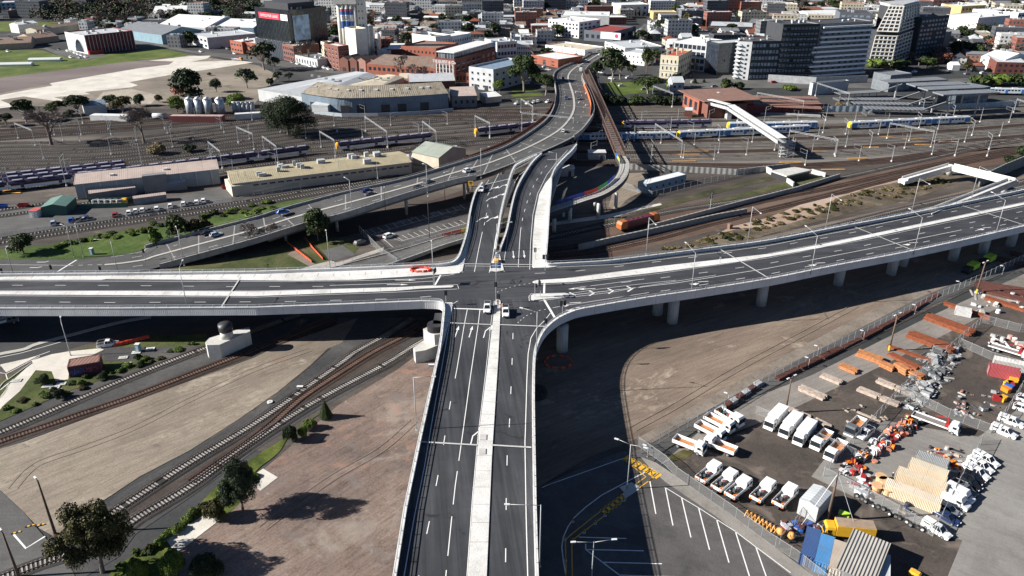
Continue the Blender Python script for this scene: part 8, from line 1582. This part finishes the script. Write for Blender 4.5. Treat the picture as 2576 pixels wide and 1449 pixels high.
# walkway posts in the car park, slabs, barriers
for x,y in[U(3,610,905,2),U(3,530,1085,2),U(3,610,1105,2),U(3,935,845,2),U(3,1120,695,2),U(3,535,1295,2),U(3,725,1015,2),U(3,835,925,2)]:
    q=E('timber_bollard',P(x,y),'short timber bollard beside the yellow walkway','bollard','bollards beside the yellow walkway'); m=MB(); m.box((0,0,.5),(.22,.22,1.0)); m.build('post',M('orange_wood',(.35,.15,.04),.8),q); m=MB(); m.box((0,0,.08),(.6,.6,.16)); m.build('base',m_pier,q)
patch('lamp_plinth',[(1557,1227),(1588,1215),(1607,1225),(1575,1247)],m_pier,.2); patch('lamp_plinth',[(1565,1245),(1605,1222),(1608,1232),(1572,1256)],m_pier,.16)
m_rb=M('red_barrier_plastic',(.7,.07,.03),.5)
def wbar(x,y,ang,label,group,z=0,s=1):
    q=E('water_barrier',P(x,y,z),label,'barrier',group,R(ang),s); m=MB(); loft(m,[(-1,.3,0,.35,.9,.18),(1,.3,0,.35,.9,.18)]); m.build('body',m_rb,q); m=MB(); m.bar((-1,0,1.0),(1,0,1.0),.07); m.build('top_bar',m_rb,q)
for i in range(6): x,y=U(2,1195+i*54,582-i*14,0); wbar(x,y,20,'red plastic barrier in the shade by the lower left path','red barriers by the lower left path')
for i in range(12): a=i*math.pi*2/12; p=P(1058,680,9.98); x,y=PX(p+Vector((2.6*math.cos(a)*1.1,1.4*math.sin(a),0))); wbar(x,y,math.degrees(a)+90,'red plastic barrier ringing a pit on the viaduct footpath','red barriers on the viaduct footpath',9.98+.16,.62)
for i in range(10): a=i*math.pi*2/10; p=P(1404,912); x,y=PX(p+Vector((3.4*math.cos(a),3.0*math.sin(a),0))); wbar(x,y,math.degrees(a)+90,'dark red barrier ringing a hole in the viaduct shade','red barriers in the viaduct shade',0,.55)
def toilet(x,y,label):
    q=E('portable_toilet',P(x,y),label,'portable toilet'); tq=M('teal_plastic',(.1,.38,.42),.5); m=MB(); m.box((0,0,1.1),(1.15,1.15,2.2)); m.build('cabin',tq,q); m=MB(); m.box((0,0,2.25),(1.2,1.2,.14)); m.build('roof',m_lamp,q); m=MB(); m.box((0,-.59,1.0),(.7,.04,1.8)); m.build('door',m_white,q)
toilet(349,884,'teal portable toilet beside pallets on the gravel'); toilet(1417,545,'teal portable toilet near the curved kerb'); toilet(232,640,'teal portable toilet on the green bank')
for i,(x,y) in enumerate([(343,887),(378,878),(118,972),(138,975),(154,966),(142,983),(310,900),(318,916),(42,958)]): q=E('pit_cover',P(x,y,.12),'pale concrete pit cover in the grass around the hut','pit cover','pit covers around the hut',.2); m=MB(); m.box((0,0,.08),(2.2,1.4,.16)); m.build('slab',m_lamp if i<2 else m_pier,q); m=MB(); m.box((0,0,.18),(1.2,.7,.05)); m.build('lid',m_plant,q)
# low things bottom left
for x,y,a in[(75,1323,25),(40,1340,25),(100,1321,25)]:
    q=E('wheel_stop',P(x,y,.15),'yellow and black rubber kerb strip on the asphalt lane','speed hump',None,R(a)); 
    for k in range(4): m=MB(); m.box((-.6+k*.4,0,.06),(.4,.35,.1)); m.build('block',ypaint if k%2 else m_bumper,q)
p=P(679,1013); q=E('manhole_cover',p,'white round cover lying on the ballast','cover'); m=MB(); m.tube((0,0,.1),(0,0,.35),.65,.65,20); m.build('disc',m_lamp,q); m=MB(); m.tube((0,0,.35),(0,0,.38),.3,.3,12); m.build('lid',m_plant,q)
for x,y,l in((755,1028+-50,'small'),(1085,923,'small')): q=E('signal_box',P(x,y),'small pale lineside box beside the track','lineside box','lineside boxes'); m=MB(); m.box((0,0,.35),(1.4,.6,.7)); m.build('case',m_plant,q); m=MB(); m.box((0,0,.74),(1.5,.7,.08)); m.build('lid',m_lamp,q)
# traffic signals and signs
def signal(x,y,z,ang,label,h=4.2,two=False):
    q=E('traffic_signal',P(x,y,z),label,'traffic signal',None,R(ang)); m=MB(); m.tube((0,0,0),(0,0,h),.08,.07,8); m.build('pole',m_pole,q); 
    for s in ((-.5,.5) if two else (0,)):
        m=MB(); m.box((s,-.2,h-.7),(.75,.08,1.5)); b=m.build('backboard',m_bumper,q); m=MB(); m.box((s,-.35,h-.7),(.36,.3,1.15)); m.build('housing',m_bumper,q)
        for k in range(3): m=MB(); m.tube((s,-.5,h-1.05+k*.36),(s,-.53,h-1.05+k*.36),.11,.11,10); m.build('lens',M('lens_dark',(.05,.05,.05),.3),b)
for a in[(1122,766,10.1,10,'traffic signal at the near left corner of the crossing'),(1093,716,10.1,80,'traffic signal on the far left footpath',5,True),(1247,760,10.1,0,'tall traffic signal at the head of the median',6),(1254,775,10.1,0,'short traffic signal on the median'),(1346,652,10.1,190,'traffic signal on the white footpath right of the ramps',3.6),(1371,680,10.1,0,'traffic signal post at the north east corner',5,True),(1359,748,10.1,-80,'traffic signal on the triangular island',5,True),(1345,748,10.1,90,'second traffic signal on the triangular island'),(1414,800,10.1,20,'traffic signal at the curve of the viaduct',5,True),(1372,838,10.1,0,'traffic signal beside the curve joint'),(1253,650,10.1,0,'traffic signal beside the direction sign'),(135,697,.3,0,'traffic signal at the slip road stop line'),(258,700,.3,0,'traffic signal beside the low left ramp'),(366,655,.5,0,'traffic signal at the foot of the older bridge'),(12,705,.3,0,'traffic signal at the left edge behind the parapet')]: signal(*a)
q=E('direction_sign',P(1247,684,10.1),'blue direction sign on the nose between the two ramps','sign'); 
for s in(-1.2,1.2): m=MB(); m.tube((s,0,0),(s,0,2.9),.06,.06,8); m.build('post',m_pole,q)
for k in range(2): m=MB(); m.box((0,-.05,1.6+k*.85),(3.0,.08,.72)); b=m.build('panel',M('sign_blue',(.01,.12,.42),.4),q); text(('Footscray Rd','Dynon Rd')[k] if False else ('Ramp','Bridge')[k],(0,-.1,1.6+k*.85),(1,0,0),(0,0,1),.4,m_txt,b) if False else [((lambda mm:(mm.box((-.2+j*.0,-.1,1.72+k*.85-j*.26),(2.0-.5*j,.02,.1)),mm.build('legend_line',m_txt,b)))(MB())) for j in range(2)]
q=E('chevron_marker',P(1250,650,10.1),'black and white striped hazard marker at the ramp nose','sign'); 
for k in range(5): m=MB(); m.box((0,0,.5+k*.28),(1.3,.12,.26)); m.build('stripe',m_txt if k%2 else M('marker_blue',(.05,.1,.25),.5),q)
q=E('crash_cushion',P(1248,660,10.1),'yellow crash cushion below the striped marker','crash cushion'); m=MB(); m.box((0,0,.5),(1.2,1.8,.9)); m.build('nose',ypaint,q); m=MB(); m.box((.2,1.2,.5),(1.0,.8,.8)); m.build('rail',m_bumper,q)
q=E('warning_sign',P(1184,478,10.1),'orange warning sign hung beside the left ramp','sign'); m=MB(); m.tube((0,0,0),(0,0,2.6),.06,.06,8); m.build('post',m_pole,q); m=MB(); m.box((0,-.06,2.6),(1.9,.08,1.9),0); b=m.build('board',PAINT['yellow'],q); m=MB(); m.box((0,-.12,2.9),(1.0,.04,.5)); m.box((0,-.12,2.4),(.25,.04,.6)); m.build('symbol',m_bumper,b)
q=E('small_sign',P(1810,664,10.1),'small white sign on the median of the east arm','sign'); m=MB(); m.tube((0,0,0),(0,0,1.9),.04,.04,6); m.build('post',m_pole,q); m=MB(); m.box((0,-.04,1.9),(.5,.05,.8)); m.build('plate',m_txt,q)
# people
skin=M('skin',(.45,.27,.18),.6)
def person(x,y,z,ang,top,legs,label):
    q=E('person',P(x,y,z),label,'person','people at work',R(ang)); m=MB()
    for s in(-1,1): m.tube((s*.1,.0,.05),(s*.09,0,.48),.06,.075,8,cap=True); m.tube((s*.09,0,.48),(s*.08,0,.9),.075,.1,8); m.tube((s*.1,-.1,.04),(s*.1,.1,.04),.05,.05,6)
    m.tube((0,0,.85),(0,0,1.15),.16,.15,10); m.tube((0,0,1.15),(0,0,1.45),.16,.2,10); m.tube((0,0,1.45),(0,0,1.56),.1,.06,8)
    for s in(-1,1): m.tube((s*.2,0,1.42),(s*.27,-.05,1.12),.055,.045,8); m.tube((s*.27,-.05,1.12),(s*.22,-.28,.98),.045,.035,8)
    m.tube((0,0,1.53),(0,0,1.78),.075,.08,10); m.build('body',skin,q,True)
    m=MB(); m.tube((0,0,.95),(0,0,1.2),.18,.17,10); m.tube((0,0,1.2),(0,0,1.48),.18,.22,10)
    for s in(-1,1): m.tube((s*.2,0,1.45),(s*.275,-.05,1.12),.075,.062,8); m.tube((s*.275,-.05,1.12),(s*.225,-.26,.99),.06,.05,8)
    m.build('jacket',top,q,True); m=MB()
    for s in(-1,1): m.tube((s*.1,0,.08),(s*.09,0,.5),.08,.09,8); m.tube((s*.09,0,.5),(s*.08,0,.96),.09,.12,8)
    m.build('trousers',legs,q,True); m=MB(); m.tube((0,0,1.7),(0,0,1.8),.13,.11,10); m.tube((0,0,1.8),(0,0,1.85),.11,.04,10); m.build('helmet',m_white,q,True)
person(1252,766,10.2,20,PAINT['orange'],PAINT['navy'],'worker in orange jacket standing on the median'); person(1263,779,10.1,-60,PAINT['orange'],PAINT['navy'],'worker in orange jacket beside the white utility truck'); person(2242,1206,0,40,m_bumper,PAINT['grey'],'person in dark clothes walking past the plywood drums')
for i in range(16):
    x=[1000,1040,1085,1560,1620,1700,1760][i%7]; 
# blocks and small lineside things on the right
for x,y,c in[(1632,672,m_pier),(1648,665,m_pier),(1676,658,m_pier),(1683,668,M('brown_block',(.2,.12,.08),.9)),(1835,578,M('brown_block',(.2,.12,.08),.9))]: q=E('concrete_block',P(x,y-3),'concrete block standing beside the tracks behind the viaduct','block','blocks behind the viaduct',.3); m=MB(); m.box((0,0,.9),(1.2,1.6,1.8)); m.build('body',c,q); m=MB(); m.box((0,0,1.84),(1.0,1.4,.06)); m.build('cap',c,q)
q=E('rail_signal',P(1785,530),'railway signal with twin round heads beside the locomotive track','rail signal'); m=MB(); m.tube((0,0,0),(0,0,7.5),.12,.1,8); m.build('pole',m_pole,q)
for z in(5.6,7.2): m=MB(); m.tube((0,-.15,z),(0,.1,z),.6,.6,16); b=m.build('head',m_bumper,q); m=MB(); m.tube((0,-.2,z),(0,-.16,z),.25,.25,12); m.build('lens',m_lamp,b)
m_pad=M('sleeper_marker',(.72,.38,.1),.7,var=.2)
for i,(x,y,L_) in enumerate([(1690,427-20,60),(1720,442-60,62),(1735,444-42,60),(2010,444-62,66),(2065,440-22+10,60),(1960,410,56),(2210,345,40),(2270,350,50),(2300,365,40),(2360,358,50),(2170,372,40),(2000,395,60),(1700,390,60),(2130,400,50),(8,478-4,44),(8,485-4,44),(8,491-4,44)]): q=E('crossing_pad',P(x,y),'orange yellow walkway strip between the yard tracks','walkway strip','walkway strips between the yard tracks'); m=MB(); k=L_/pxm(y); m.box((k/2,0,.35),(k,.9,.1),.03); m.build('surface',m_pad,q)
# ================= labels: look-alikes are told apart by their place =================
def ordinal(i,n):
    if i==0: return 'leftmost'
    if i==n-1: return 'rightmost'
    k=i+1; suf='th' if 10<=k%100<=20 else {1:'st',2:'nd',3:'rd'}.get(k%10,'th')
    w={2:'second',3:'third',4:'fourth',5:'fifth',6:'sixth',7:'seventh',8:'eighth',9:'ninth',10:'tenth'}.get(k,'%d%s'%(k,suf)); return w+' from left'
def finish():
    by={}
    for o,pos in THINGS: by.setdefault(o['label'],[]).append((PX(pos if pos is not None else o.matrix_world.translation if o.parent else o.location),o))
    for lab,L in by.items():
        if len(L)==1: continue
        rows={}
        if len(L)>24:
            ys=sorted(q[0][1] for q in L); nb=max(2,len(L)//22+1); cuts=[ys[int(len(ys)*k/nb)] for k in range(1,nb)]
            for q in L: rows.setdefault(sum(q[0][1]>=c for c in cuts),[]).append(q)
        else: rows[0]=L
        nr=len(rows)
        for r_,Q in rows.items():
            Q.sort(key=lambda q:q[0][0]); ov=['farthest row','nearest row'] if nr==2 else None
            rt='' if nr==1 else (', farthest row' if r_==0 else ', nearest row' if r_==nr-1 else ', row %d from the back'%(r_+1))
            for i,(_,o) in enumerate(Q): o['label']=lab+rt+', '+ordinal(i,len(Q))
finish()
for o,_ in THINGS:
    if len(o['label'].split())>16: print('LONG',o.name,o['label'])
print('SMALL',nsmall,len(TREESP))
print('THINGS',len(THINGS),'objects',len(bpy.data.objects))
